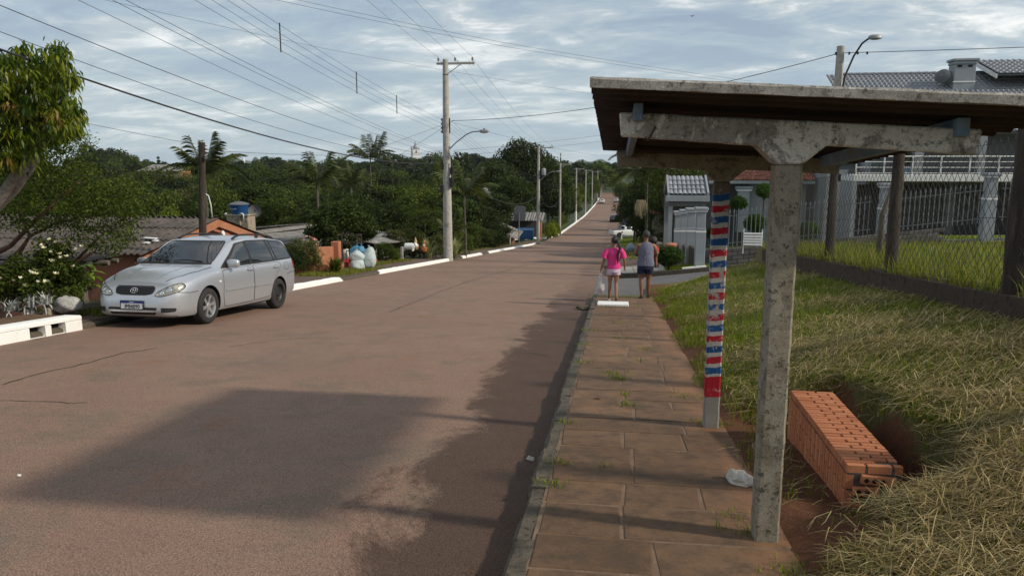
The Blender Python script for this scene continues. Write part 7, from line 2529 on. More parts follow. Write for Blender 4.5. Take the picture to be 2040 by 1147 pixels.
# ---- the two trees leaning in at the left edge
mt_base = Vector((-12.4, 10.6, h(-12.4, 10.6)))
mt = thing('mango_tree', 'tree with long drooping yellow green leaves and pale limbs at the street edge', 'tree', mt_base)
limb = [mt_base, at(-150, 560, 13.0), at(-40, 440, 12.6), at(28, 375, 12.4), at(70, 315, 12.3), at(95, 255, 12.3)]
mb = MB()
mb.tube([q - mt_base for q in limb], [0.17, 0.14, 0.115, 0.10, 0.085, 0.03], 10)
limb2 = [at(-150, 560, 13.0), at(-60, 470, 12.4), at(0, 395, 12.2), at(30, 350, 12.1), at(50, 333, 12.1)]
mb.tube([q - mt_base for q in limb2], [0.12, 0.10, 0.085, 0.08, 0.075], 10)
for (u, v) in ((40, 180), (120, 160), (130, 230), (20, 250), (-30, 180), (150, 200), (100, 120)):
 q = at(u, v, 12.3 + rs.uniform(-0.4, 0.4))
 a_ = at(60, 320, 12.3)
 mb.tube([a_ - mt_base, a_.lerp(q, 0.5) - mt_base + Vector((0, 0, 0.1)), q - mt_base], [0.05, 0.03, 0.012], 6)
mb.build('trunk', MAT['trunk_pale'], mt, smooth=True)
def mango_leaves(n_tw, per, seed, region, leaf=0.15, drop=True):
 rsn_ = np.random.RandomState(seed)
 V, Q, rv = [], [], []
 cen = []
 while len(cen) < n_tw:
  u, v = rsn_.uniform(-120, 170), rsn_.uniform(85, 330)
  if not region(u, v):
   continue
  q = at(u, v, 12.3 + rsn_.uniform(-0.85, 0.85))
  cen.append(q)
 for q in cen:
  tone = rsn_.rand()
  for i in range(per):
   az = rsn_.uniform(0, 6.28)
   dn = rsn_.uniform(0.55, 1.35)
   d = np.array([math.cos(az) * math.cos(dn), math.sin(az) * math.cos(dn), -math.sin(dn)])
   s = np.array([-math.sin(az), math.cos(az), rsn_.uniform(-0.3, 0.3)])
   L_ = leaf * rsn_.uniform(0.7, 1.2)
   b = np.array(q) + rsn_.normal(0, 0.05, 3)
   k = len(V)
   nr_ = np.cross(d, s)
   V += [b, b + d * L_ * 0.45 + s * L_ * 0.14 + nr_ * 0.008, b + d * L_ + np.array([0, 0, -0.1 * L_]), b + d * L_ * 0.45 - s * L_ * 0.14 + nr_ * 0.008]
   Q.append((k, k + 1, k + 2, k + 3))
   rv += [np.clip(tone * 0.7 + rsn_.rand() * 0.3, 0, 1)] * 4
 return np.array(V) - np.array(mt_base), np.array(Q), np.array(rv)
def in_mango(u, v):
 for (cu, cv, ru, rv_) in ((60, 190, 92, 85), (-30, 230, 90, 130), (110, 160, 42, 60), (20, 280, 70, 60), (45, 125, 26, 36), (112, 118, 26, 36), (120, 235, 40, 38), (70, 235, 60, 50)):
  if ((u - cu) / ru) ** 2 + ((v - cv) / rv_) ** 2 < 1:
   return True
 return False
V, Q, rv = mango_leaves(900, 11, 5, in_mango)
link('crown', np_mesh('crown', V, Q, MAT['lf_mango'], rv), mt)
V, Q, rv = mango_leaves(26, 9, 6, lambda u, v: in_mango(u, v) and (abs(u - 20) < 22 and abs(v - 200) < 16 or abs(u - 108) < 16 and abs(v - 235) < 22 or abs(u - 25) < 14 and abs(v - 310) < 16), 0.13)
yl = link('young_leaves', np_mesh('young_leaves', V, Q, MAT['lf_mango_young'], rv), mt)
st_base = Vector((-13.8, 12.6, h(-13.8, 12.6)))
st_ = thing('small_leaved_tree', 'small leaved tree with low reddish boughs over the terracotta wall', 'tree', st_base)
mb = MB()
for pts_, rr_ in (([(-60, 600), (-10, 545), (60, 548), (140, 530), (190, 500)], [0.11, 0.085, 0.07, 0.05, 0.02]), ([(-10, 545), (40, 500), (60, 470), (30, 410)], [0.06, 0.045, 0.03, 0.012]), ([(-40, 520), (20, 490), (70, 440), (130, 385), (170, 355)], [0.06, 0.045, 0.035, 0.025, 0.012]), ([(60, 470), (110, 445), (180, 430), (250, 420)], [0.03, 0.025, 0.02, 0.01]), ([(140, 530), (200, 470), (260, 440)], [0.03, 0.02, 0.01])):
 mb.tube([at(u, v, 14.2 + 0.15 * math.sin(i * 2.0 + u)) - st_base for i, (u, v) in enumerate(pts_)], rr_, 7)
q = at(-60, 600, 14.2)
mb.tube([Vector((0, 0, -0.3)), (q - st_base) * 0.6, q - st_base], [0.16, 0.14, 0.11], 8)
mb.build('trunk', MAT['trunk_red'], st_, smooth=True)
rsn_ = np.random.RandomState(23)
pts_, nrm_ = [], []
def in_small(u, v):
 for (cu, cv, ru, rv_, wgt) in ((120, 330, 75, 60, 1.0), (215, 400, 95, 48, 1.0), (100, 410, 110, 55, 0.7), (190, 455, 85, 40, 0.75), (60, 320, 90, 50, 0.8), (130, 285, 45, 35, 0.7), (215, 480, 55, 20, 0.6), (-20, 380, 80, 80, 0.6)):
  if ((u - cu) / ru) ** 2 + ((v - cv) / rv_) ** 2 < 1 and rsn_.rand() < wgt:
   return True
 return False
cnt = 0
while cnt < 900:
 u, v = rsn_.uniform(-100, 312), rsn_.uniform(250, 505)
 if not in_small(u, v):
  continue
 q = np.array(at(u, v, 14.2 + rsn_.uniform(-0.9, 0.9)) - st_base)
 m_ = 22
 d = rsn_.normal(0, 1, (m_, 3))
 pts_.append(q + d * np.array([0.10, 0.10, 0.06]))
 nn_ = rsn_.normal(0, 0.6, (m_, 3))
 nn_[:, 2] += 0.7
 nrm_.append(nn_)
 cnt += 1
V, Q, rv = leaf_quads(np.concatenate(pts_), np.concatenate(nrm_), 0.062, rsn_, 0.5, 0.2)
link('crown', np_mesh('crown', V, Q, MAT['lf_mid'], rv), st_)
for (u0, u1, v, d) in ((425, 500, 314, 2600), (480, 560, 313, 3000), (380, 640, 318, 3400), (1100, 1260, 319, 3200)):
 n = 40
 V, Q = [], []
 for i in range(n + 1):
  u = u0 + (u1 - u0) * i / n
  t = i / n
  top = at(u, v, d)
  k2 = math.sin(math.pi * t) ** 0.7 + 0.12 * math.sin(t * 23)
  base = -60.0
  for (dd, zz) in ((0, base), (220, base + (top.z - base) * k2 * 0.8), (420, base + (top.z - base) * k2), (900, base)):
   q = at(u, v, d + dd)
   V.append((q.x, q.y, zz))
 for i in range(n):
  for j in range(3):
   a_ = i * 4 + j
   Q.append((a_, a_ + 4, a_ + 5, a_ + 1))
 o = link('far_hill', np_mesh('far_hill', np.array(V), np.array(Q), MAT['lf_hill'], smooth=True))
 tag(o, kind='structure')
# ------------------------------------------------------------------ cars
def car_paint(name, c, metal=0.55, rough=0.32):
 t = NT(name)
 f = t.noise(900, 2, 0.6)
 dust = t.noise(3.0, 6, 0.65)
 col = t.mix(t.ramp(dust, [(0.4, 0.0), (0.75, 0.25)]), c, tuple(v * 0.72 + 0.02 for v in c))
 t.bump(f, 0.04, 0.001)
 return t.end(col, t.ramp(dust, [(0.3, rough), (0.75, rough + 0.14)]), metal, 0.5, 0.7)
MAT['silver'] = car_paint('silver car paint', (0.50, 0.525, 0.56), 0.6, 0.28)
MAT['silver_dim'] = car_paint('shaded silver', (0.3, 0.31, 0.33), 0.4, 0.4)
MAT['car_glass'] = glass_mat('dark tinted car glass', (0.016, 0.019, 0.022), 0.03)
MAT['rubber'] = M('tyre rubber', (0.020, 0.020, 0.021), (0.03, 0.029, 0.028), 12, 0.85, 0.3, 90)
MAT['alloy'] = M('alloy wheel', (0.58, 0.585, 0.59), (0.48, 0.485, 0.49), 8, 0.32, 0, metal=0.75)
MAT['black_plastic'] = M('black trim plastic', (0.016, 0.016, 0.017), (0.022, 0.022, 0.022), 9, 0.5, 0.1)
MAT['seam'] = M('panel gap', (0.02, 0.021, 0.023), rough=0.9, bump=0)
MAT['headlight'] = None
def headlight_mat():
 t = NT('clouded headlamp glass')
 a = t.noise(16, 4, 0.6)
 v = t.n('ShaderNodeTexVoronoi')
 v.inputs['Scale'].default_value = 9
 t.l(t.tc.outputs['Object'], v.inputs['Vector'])
 col = t.mix(t.ramp(v.outputs['Distance'], [(0.15, 0), (0.55, 1)]), (0.46, 0.45, 0.39), (0.22, 0.215, 0.18))
 return t.end(col, t.ramp(a, [(0.3, 0.08), (0.7, 0.25)]), 0.15, 0.7, 0.8)
MAT['headlight'] = headlight_mat()
MAT['chrome'] = M('chrome', (0.75, 0.76, 0.77), rough=0.15, bump=0, metal=1.0)
MAT['plate_white'] = M('number plate white', (0.72, 0.73, 0.74), rough=0.5, bump=0)
MAT['plate_blue'] = M('number plate blue', (0.012, 0.035, 0.24), rough=0.5, bump=0)
def pch(x, xs, ys):
 xs, ys = np.asarray(xs, float), np.asarray(ys, float)
 hh = np.diff(xs)
 dl = np.diff(ys) / hh
 m = np.zeros(len(xs))
 m[1:-1] = np.where(dl[1:] * dl[:-1] > 0, 2 * dl[1:] * dl[:-1] / (dl[1:] + dl[:-1] + 1e-12), 0)
 m[0], m[-1] = dl[0], dl[-1]
 i = np.clip(np.searchsorted(xs, x) - 1, 0, len(xs) - 2)
 t = (x - xs[i]) / hh[i]
 return (2 * t ** 3 - 3 * t ** 2 + 1) * ys[i] + (t ** 3 - 2 * t ** 2 + t) * hh[i] * m[i] + (-2 * t ** 3 + 3 * t ** 2) * ys[i + 1] + (t ** 3 - t ** 2) * hh[i] * m[i + 1]
WAGON = dict(
 L0=-2.27, L1=2.19,
 top=[(-2.27, 0.62), (-2.255, 0.78), (-2.22, 0.93), (-2.12, 1.12), (-2.02, 1.29), (-1.92, 1.41), (-1.7, 1.455), (-1.0, 1.505), (-0.4, 1.51), (0.0, 1.485), (0.22, 1.445), (0.62, 1.24), (1.0, 1.04), (1.06, 1.015), (1.35, 0.975), (1.65, 0.915), (1.9, 0.83), (2.02, 0.76), (2.08, 0.69), (2.13, 0.60), (2.165, 0.545), (2.19, 0.47)],
 belt=[(-2.27, 0.60), (-2.2, 0.88), (-2.0, 0.985), (-1.0, 0.965), (0.0, 0.93), (0.8, 0.905), (1.06, 0.895), (1.5, 0.835), (1.8, 0.765), (2.0, 0.69), (2.1, 0.60), (2.19, 0.45)],
 half=[(-2.27, 0.60), (-2.22, 0.72), (-2.05, 0.80), (-1.7, 0.835), (-1.0, 0.85), (0.5, 0.85), (1.3, 0.845), (1.65, 0.825), (1.85, 0.79), (2.0, 0.725), (2.1, 0.64), (2.16, 0.55), (2.19, 0.46)],
 roof=[(-2.27, 0.52), (-2.2, 0.60), (-2.0, 0.605), (-1.6, 0.61), (-0.5, 0.625), (0.1, 0.62), (0.6, 0.655), (1.0, 0.69), (1.4, 0.655), (1.8, 0.60), (2.05, 0.52), (2.19, 0.38)],
 bot=[(-2.27, 0.42), (-2.2, 0.33), (-1.9, 0.24), (-1.0, 0.20), (1.0, 0.19), (1.9, 0.18), (2.1, 0.20), (2.16, 0.235), (2.19, 0.29)],
 wheels=(1.30, -1.30), wr=0.312, arch=0.352)
def car_body(cfg, paint, inner, stations=92):
 xs_ = np.concatenate([np.linspace(cfg['L0'], cfg['L0'] + 0.3, 14)[:-1], np.linspace(cfg['L0'] + 0.3, cfg['L1'] - 0.35, stations)[:-1], np.linspace(cfg['L1'] - 0.35, cfg['L1'], 22)])
 g_ = lambda k_: pch(xs_, *zip(*cfg[k_]))
 top, belt, half, roof, bot = (g_(k_) for k_ in ('top', 'belt', 'half', 'roof', 'bot'))
 rows = []
 for i, x in enumerate(xs_):
  zt, zb, w, wr_, z0 = top[i], min(belt[i], top[i] - 0.02), half[i], min(roof[i], half[i] - 0.03), bot[i]
  hb = zb - z0
  cab = max(0.0, min(1.0, (zt - zb) / 0.45))
  prof = [(0, z0), (w * 0.75, z0), (w * 0.93, z0 + 0.015), (w * 0.975, z0 + hb * 0.10), (w * 0.99, z0 + hb * 0.28), (w, z0 + hb * 0.50), (w * 0.998, z0 + hb * 0.68), (w * 0.985, z0 + hb * 0.84), (w * 0.965, z0 + hb * 0.95), (w * 0.945, zb)]
  xb, zr = w * 0.945, zt - 0.055 * cab - 0.018 * (1 - cab)
  for t in (0.2, 0.42, 0.64, 0.84, 1.0):
   bow = math.sin(t * math.pi) * 0.018 * cab
   prof.append((xb + (wr_ - xb) * t + bow, zb + (zr - zb) * (t if cab > 0.2 else t ** 0.8)))
  for t in (0.12, 0.3, 0.55, 0.8, 1.0):
   prof.append((wr_ * (1 - t), zr + (zt - zr) * (1 - (1 - t) ** 2.2)))
  rows.append([(x, y, z) for y, z in prof])
 n = len(rows[0])
 full = []
 for rw in rows:
  full.append(rw + [(x, -y, z) for x, y, z in rw[-2:0:-1]])
 m = len(full[0])
 V = np.array(full).reshape(-1, 3)
 F = []
 for i in range(len(full) - 1):
  for j in range(m):
   k2 = (j + 1) % m
   F.append((i * m + j, i * m + k2, (i + 1) * m + k2, (i + 1) * m + j))
 me = bpy.data.meshes.new('body')
 me.from_pydata([tuple(v) for v in V], [], F + [tuple(range(m))[::-1], tuple(range((len(full) - 1) * m, len(full) * m))])
 bm = bmesh.new()
 bm.from_mesh(me)
 bmesh.ops.recalc_face_normals(bm, faces=bm.faces)
 bm.to_mesh(me)
 bm.free()
 me.materials.append(paint)
 me.materials.append(inner)
 ob = bpy.data.objects.new('b', me)
 COL.objects.link(ob)
 cb = MB()
 for wx in cfg['wheels']:
  for s in (-1, 1):
   cb.lathe([(cfg['arch'], -0.18), (cfg['arch'], 0.30)], 36, Matrix.Rotation(R_(90), 3, 'X'), (wx, s * 0.80, cfg['wr'] + 0.01))
 cme = cb.mesh('c', [inner])
 co_ = bpy.data.objects.new('c', cme)
 COL.objects.link(co_)
 md = ob.modifiers.new('b', 'BOOLEAN')
 md.operation = 'DIFFERENCE'
 md.object = co_
 md.solver = 'EXACT'
 md.material_mode = 'TRANSFER'
 dg = bpy.context.evaluated_depsgraph_get()
 res = bpy.data.meshes.new_from_object(ob.evaluated_get(dg))
 bpy.data.objects.remove(ob)
 bpy.data.objects.remove(co_)
 res.name = 'body'
 res.shade_smooth()
 res.set_sharp_from_angle(angle=R_(42))
 return res
class Skin:
 def __init__(s, me):
  bm = bmesh.new()
  bm.from_mesh(me)
  s.t = BVHTree.FromBMesh(bm)
  bm.free()
 def hit(s, a, b, view):
  if view == 'left':
   o, d = Vector((a, 3, b)), Vector((0, -1, 0))
  elif view == 'right':
   o, d = Vector((a, -3, b)), Vector((0, 1, 0))
  elif view == 'front':
   o, d = Vector((5, a, b)), Vector((-1, 0, 0))
  elif view == 'rear':
   o, d = Vector((-5, a, b)), Vector((1, 0, 0))
  else:
   o, d = Vector((a, b, 4)), Vector((0, 0, -1))
  loc, nrm, *_ = s.t.ray_cast(o, d)
  return loc, nrm
 def patch(s, poly, view, off, name, mat, parent, step=0.05, skirt=0.01):
  pts = [Vector(p) for p in poly]
  ring = []
  for a, b in zip(pts, pts[1:] + pts[:1]):
   n = max(1, int((b - a).length / step))
   ring += [a.lerp(b, i / n) for i in range(n)]
  xs_ = [p.x for p in ring]
  ys_ = [p.y for p in ring]
  extra = []
  y = min(ys_) + step * 0.5
  while y < max(ys_):
   x = min(xs_) + step * 0.5
   while x < max(xs_):
    ins = False
    for i in range(len(ring)):
     p, q = ring[i], ring[i - 1]
     if (p.y > y) != (q.y > y) and x < (q.x - p.x) * (y - p.y) / (q.y - p.y) + p.x:
      ins = not ins
    if ins and min((Vector((x, y)) - p).length for p in ring) > step * 0.4:
     extra.append(Vector((x, y)))
    x += step
   y += step
  nr = len(ring)
  vv, ee, ff, *_ = delaunay_2d_cdt([Vector((p.x, p.y)) for p in ring + extra], [(i, (i + 1) % nr) for i in range(nr)], [], 1, 1e-5)
  vs, ok = [], []
  low = []
  for p in vv:
   loc, nrm = s.hit(p.x, p.y, view)
   if loc is None:
    ok.append(False)
    vs.append(Vector((0, 0, 0)))
    low.append(Vector((0, 0, 0)))
   else:
    ok.append(True)
    vs.append(loc + nrm * off)
    low.append(loc - nrm * skirt)
  fs = [tuple(f) for f in ff if all(ok[i] for i in f)]
  cnt = {}
  for f in fs:
   for i in range(len(f)):
    e = tuple(sorted((f[i], f[(i + 1) % len(f)])))
    cnt[e] = cnt.get(e, 0) + 1
  mb = MB()
  n = len(vs)
  edges = [e for e, c in cnt.items() if c == 1]
  mb.add(vs + low, fs + [(a, b, b + n, a + n) for a, b in edges])
  me = mb.mesh(name, mat, smooth=True, angle=35)
  bm = bmesh.new()
  bm.from_mesh(me)
  bmesh.ops.delete(bm, geom=[v for v in bm.verts if not v.link_faces], context='VERTS')
  bm.to_mesh(me)
  bm.free()
  return link(name, me, parent)
 def seam(s, line_, view, name, mat, parent, w=0.005, off=0.0035, step=0.05):
  pts = [Vector(p) for p in line_]
  P2 = []
  for a, b in zip(pts, pts[1:]):
   n = max(1, int((b - a).length / step))
   P2 += [a.lerp(b, i / n) for i in range(n)]
  P2.append(pts[-1])
  vs, fs = [], []
  for i, p in enumerate(P2):
   a, b = P2[max(0, i - 1)], P2[min(len(P2) - 1, i + 1)]
   t = (b - a).normalized()
   nn_ = Vector((-t.y, t.x)) * w
   ok = True
   for q in (p - nn_, p + nn_):
    loc, nrm = s.hit(q.x, q.y, view)
    if loc is None:
     loc, nrm = vs[-2] if len(vs) > 1 else Vector((0, 0, 0)), Vector((0, 0, 0))
    vs.append(loc + nrm * off)
   if i:
    fs.append((2 * i - 2, 2 * i - 1, 2 * i + 1, 2 * i))
  mb = MB()
  mb.add(vs, fs)
  return mb.build(name, mat, parent)
def wheel(parent, x, y, r, side, kind, w=0.19):
 o = thing('wheel', None, None, (x, y, r))
 o.parent = parent
 Mx = Matrix.Rotation(R_(-90 * side), 3, 'X')
 mb = MB()
 mb.lathe([(r * 0.64, -w / 2), (r * 0.90, -w / 2), (r * 0.985, -w * 0.36), (r, -w * 0.2), (r, w * 0.2), (r * 0.985, w * 0.36), (r * 0.92, w * 0.48), (r * 0.80, w * 0.53), (r * 0.66, w * 0.5), (r * 0.64, w * 0.42)], 40, Mx, cap=False)
 mb.build('tyre', MAT['rubber'], o, smooth=True, angle=40)
 rim = MB()
 mat = MAT['alloy'] if kind == 'alloy' else MAT['black_plastic']
 rim.lathe([(r * 0.66, -w * 0.4), (r * 0.66, w * 0.45), (r * 0.63, w * 0.47), (r * 0.60, w * 0.38), (r * 0.56, w * 0.1), (r * 0.54, -w * 0.1), (0.02, -w * 0.12)], 36, Mx, cap=False)
 ro = rim.build('rim', [mat], o, smooth=True, angle=40)
 back = MB()
 back.lathe([(r * 0.56, -w * 0.08), (0.01, -w * 0.08)], 24, Mx, cap=False)
 back.build('brake_disc', MAT['dark_metal'], ro)
 if kind == 'alloy':
  for k2 in range(6):
   a = k2 * math.pi / 3 + 0.2
   sp = MB()
   ca, sa = math.cos(a), math.sin(a)
   vs = []
   for rad, hw_, zz in ((r * 0.10, 0.030, w * 0.36), (r * 0.36, 0.024, w * 0.34), (r * 0.60, 0.036, w * 0.40)):
    for dz in (0, -0.03):
     for s in (-1, 1):
      p = Vector((rad * ca - s * hw_ * sa, rad * sa + s * hw_ * ca, zz + dz))
      vs.append(Mx @ p)
   fs = []
   for i in (0, 4):
    fs += [(i, i + 1, i + 5, i + 4), (i + 2, i + 6, i + 7, i + 3), (i, i + 4, i + 6, i + 2), (i + 1, i + 3, i + 7, i + 5)]
   sp.add(vs, fs)
   sp.build('spoke', mat, ro)
  hb = MB()
  hb.lathe([(r * 0.17, w * 0.25), (r * 0.17, w * 0.37), (r * 0.12, w * 0.42), (0.005, w * 0.43)], 20, Mx)
  hb.build('hub', mat, ro, smooth=True, angle=40)
 else:
  ds = MB()
  ds.lathe([(r * 0.60, w * 0.30), (r * 0.5, w * 0.16), (r * 0.36, w * 0.30), (r * 0.2, w * 0.28), (r * 0.16, w * 0.40), (0.005, w * 0.40)], 30, Mx, cap=False)
  ds.build('steel_disc', MAT['black_plastic'], ro, smooth=True, angle=40)
  for k2 in range(5):
   a = k2 * 2 * math.pi / 5
   nb = MB()
   nb.lathe([(0.012, w * 0.28), (0.012, w * 0.36), (0.004, w * 0.37)], 8, Mx, Mx @ Vector((r * 0.27 * math.cos(a), r * 0.27 * math.sin(a), 0)))
   nb.build('wheel_nut', MAT['chrome'], ro)
 return o
def rounded(poly, r, n=4):
 out_ = []
 m = len(poly)
 for i in range(m):
  p, a, b = Vector(poly[i]), Vector(poly[i - 1]), Vector(poly[(i + 1) % m])
  d1, d2 = (a - p), (b - p)
  k2 = min(r, d1.length * 0.45, d2.length * 0.45)
  s, e = p + d1.normalized() * k2, p + d2.normalized() * k2
  for j in range(n + 1):
   t = j / n
   out_.append(tuple(s.lerp(p, t).lerp(p.lerp(e, t), t)))
 return out_
# ---- the silver estate car
cl = Vector((-7.93, 13.62, 0))
cz = float(P(cl.y)) - 0.12
car = thing('estate_car', 'silver estate car with roof rails and dark glass parked at the left kerb', 'car', (cl.x, cl.y, cz))
body_me = car_body(WAGON, MAT['silver'], MAT['black_plastic'])
body = link('body', body_me, car)
sk = Skin(body_me)
for s, view in ((1, 'left'), (-1, 'right')):
 band = rounded([(0.86, 0.935), (0.42, 1.185), (0.14, 1.37), (-0.30, 1.42), (-1.1, 1.425), (-1.72, 1.388), (-1.86, 1.33), (-2.0, 1.06), (-1.98, 1.015), (-1.0, 0.985), (0.2, 0.955)], 0.04)
 bo = sk.patch(band, view, 0.003, 'window_band', MAT['black_plastic'], body)
 f1 = rounded([(0.66, 0.975), (0.36, 1.165), (0.12, 1.34), (-0.16, 1.385), (-0.20, 0.995)], 0.04)
 f2 = rounded([(-0.27, 0.998), (-0.24, 1.39), (-0.98, 1.397), (-1.10, 1.015)], 0.035)
 f3 = rounded([(-1.155, 1.018), (-1.05, 1.395), (-1.12, 1.395), (-1.22, 1.02)], 0.01)
 f4 = rounded([(-1.28, 1.025), (-1.17, 1.395), (-1.66, 1.368), (-1.79, 1.31), (-1.93, 1.06), (-1.91, 1.035)], 0.04)
 for f_ in (f1, f2, f3, f4):
  sk.patch(f_, view, 0.006, 'side_window', MAT['car_glass'], body)
 d1_ = rounded([(0.84, 0.90), (-0.235, 0.945), (-0.235, 0.27), (0.80, 0.255), (0.86, 0.45)], 0.05)
 d2_ = rounded([(-0.252, 0.947), (-1.33, 0.97), (-1.40, 0.90), (-1.18, 0.74), (-1.00, 0.52), (-0.92, 0.30), (-0.252, 0.272)], 0.05)
 for k2, (dp, hx) in enumerate(((d1_, -0.10), (d2_, -1.14))):
  do = sk.patch(dp, view, 0.004, 'door', MAT['silver'], car, 0.06)
  sk.seam(dp + [dp[0]], view, 'door_gap', MAT['seam'], do, 0.0035, 0.0055)
  loc, nrm = sk.hit(hx, 0.875, view)
  hb = MB()
  hb.box((0, 0, 0), (0.2, 0.035, 0.032))
  ho = hb.build('handle', MAT['silver'], do, (hx, loc.y + s * 0.022, 0.872), bevel=0.012)
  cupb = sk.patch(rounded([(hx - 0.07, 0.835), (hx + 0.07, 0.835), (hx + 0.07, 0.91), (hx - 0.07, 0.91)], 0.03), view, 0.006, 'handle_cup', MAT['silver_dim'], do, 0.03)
  xa, xb = (0.80, -0.22) if k2 == 0 else (-0.27, -0.98)
  st_2 = sk.patch([(xa, 0.525), (xb, 0.535), (xb, 0.575), (xa, 0.565)], view, 0.016, 'rubbing_strip', MAT['silver'], do, 0.06)
  sk.seam([(xa, 0.522), (xb, 0.532)], view, 'strip_shadow', MAT['seam'], st_2, 0.003, 0.005)
 sk.seam([(1.62, 0.60), (1.80, 0.585), (2.02, 0.60)], view, 'bumper_gap', MAT['seam'], body, 0.0045)
 sk.seam([(-1.65, 0.70), (-1.85, 0.73), (-2.2, 0.74)], view, 'bumper_gap', MAT['seam'], body, 0.0045)
 if s > 0:
  fp = rounded([(-1.56, 0.80), (-1.74, 0.80), (-1.74, 0.94), (-1.56, 0.94)], 0.05)
  sk.seam(fp + [fp[0]], view, 'fuel_flap', MAT['seam'], body, 0.004)
 sk.patch(rounded([(0.93, 0.70), (1.0, 0.70), (1.0, 0.735), (0.93, 0.735)], 0.015), view, 0.008, 'side_indicator', MAT['plate_white'], body, 0.02)
 sk.patch(rounded([(-2.02, 0.80), (-2.24, 0.80), (-2.2, 0.96), (-2.06, 1.02), (-2.0, 0.96)], 0.03), view, 0.006, 'tail_lamp', MAT['red_lamp'] if 'red_lamp' in MAT else MAT.setdefault('red_lamp', M('red lamp', (0.30, 0.02, 0.02), rough=0.2, bump=0)), body, 0.04)
 loc, nrm = sk.hit(0.62, 0.99, view)
 mm = MB()
 me = bpy.data.meshes.new('mirror')
 bm = bmesh.new()
 bmesh.ops.create_uvsphere(bm, u_segments=16, v_segments=10, radius=1)
 for v_ in bm.verts:
  c = v_.co
  sgn = lambda q: math.copysign(abs(q) ** 0.62, q)
  v_.co = Vector((sgn(c.x) * 0.055 + (0.02 if c.x > 0 else 0), sgn(c.y) * 0.115, sgn(c.z) * 0.075))
 bm.to_mesh(me)
 bm.free()
 me.shade_smooth()
 me.materials.append(MAT['silver'])
 mo = link('mirror', me, car, (0.60, loc.y + s * 0.125, 1.02), (0, 0, s * 0.12))
 ft = MB()
 ft.box((0, 0, 0), (0.08, 0.09, 0.03))
 ft.build('mirror_foot', MAT['black_plastic'], mo, (0.01, -s * 0.10, -0.055), bevel=0.01)
 mg = MB()
 mg.box((-0.052, 0, 0), (0.01, 0.18, 0.11))
 mg.build('mirror_glass', MAT['car_glass'], mo, bevel=0.004)
 sk.patch([(0.80, 0.935), (0.66, 0.97), (0.40, 1.15), (0.44, 1.17), (0.86, 0.935)][:4], view, 0.007, 'mirror_panel', MAT['black_plastic'], body, 0.05)
 rb_ = MB()
 pts_ = []
 for (x, up) in ((0.02, 0.004), (-0.06, 0.035), (-0.22, 0.055), (-0.6, 0.062), (-1.0, 0.060), (-1.35, 0.052), (-1.52, 0.034), (-1.60, 0.004)):
  loc, nrm = sk.hit(x, s * 0.545, 'top')
  pts_.append(Vector((x, s * 0.545, loc.z + up)))
 rb_.tube(pts_, [0.026, 0.022, 0.019, 0.017, 0.017, 0.018, 0.02, 0.024], 8)
 rl = rb_.build('roof_rail', MAT['dark_metal'], car, smooth=True, angle=50)
 for x in (-0.9, -1.42):
  loc, nrm = sk.hit(x, s * 0.545, 'top')
  pf = MB()
  pf.box((x, s * 0.545, loc.z + 0.025), (0.10, 0.03, 0.06))
  pf.build('rail_foot', MAT['dark_metal'], rl, bevel=0.008)
ws_ = rounded([(-0.675, 1.025), (-0.545, 1.405), (0.545, 1.405), (0.675, 1.025)], 0.06)
wo_ = sk.patch(ws_, 'front', 0.004, 'windscreen', MAT['car_glass'], car, 0.06)
sk.seam(ws_ + [ws_[0]], 'front', 'windscreen_rubber', MAT['black_plastic'], wo_, 0.009, 0.006)
sk.patch([(-0.69, 1.012), (-0.675, 1.04), (0.675, 1.04), (0.69, 1.012)], 'front', 0.007, 'cowl', MAT['black_plastic'], body, 0.05)
for (y0, y1) in ((0.50, -0.05), (-0.12, -0.58)):
 wp = MB()
 a, _n1 = sk.hit(y0, 1.05, 'front')
 b, _n2 = sk.hit(y1, 1.06, 'front')
 wp.tube([a + Vector((0.015, 0, 0.012)), a.lerp(b, 0.5) + Vector((0.03, 0, 0.03)), b + Vector((0.015, 0, 0.012))], [0.014, 0.010, 0.006], 6)
 wp.build('wiper', MAT['black_plastic'], wo_)
for s in (-1, 1):
 sk.seam([(1.04, s * 0.72), (1.4, s * 0.70), (1.75, s * 0.62), (1.98, s * 0.47)], 'top', 'bonnet_gap', MAT['seam'], body, 0.005)
 sk.seam([(1.06, s * 0.40), (1.5, s * 0.36), (1.95, s * 0.27)], 'top', 'bonnet_crease', MAT['silver'], body, 0.012, 0.004)
gr_ = rounded([(-0.325, 0.70), (-0.36, 0.655), (-0.33, 0.575), (-0.22, 0.55), (0.22, 0.55), (0.33, 0.575), (0.36, 0.655), (0.325, 0.70)], 0.03)
gro = sk.patch(gr_, 'front', 0.004, 'grille', MAT['black_plastic'], car, 0.04)
for z in (0.592, 0.628, 0.664):
 sk.patch([(-0.31, z - 0.008), (0.31, z - 0.008), (0.31, z + 0.008), (-0.31, z + 0.008)], 'front', 0.014, 'grille_slat', MAT['dark_metal'], gro, 0.05)
def ring(cx, cy, rx, ry, rad, parent, off):
 pts_ = []
 for k2 in range(25):
  a = 2 * math.pi * k2 / 24
  loc, nrm = sk.hit(cx + rx * math.cos(a), cy + ry * math.sin(a), 'front')
  pts_.append(loc + Vector((off, 0, 0)))
 mb_ = MB()
 mb_.tube(pts_, rad, 6, cap=False)
 mb_.build('emblem', MAT['chrome'], parent, smooth=True)
ring(0, 0.628, 0.062, 0.042, 0.006, gro, 0.02)
ring(0, 0.628, 0.022, 0.041, 0.0045, gro, 0.02)
ring(0, 0.645, 0.046, 0.018, 0.0045, gro, 0.02)
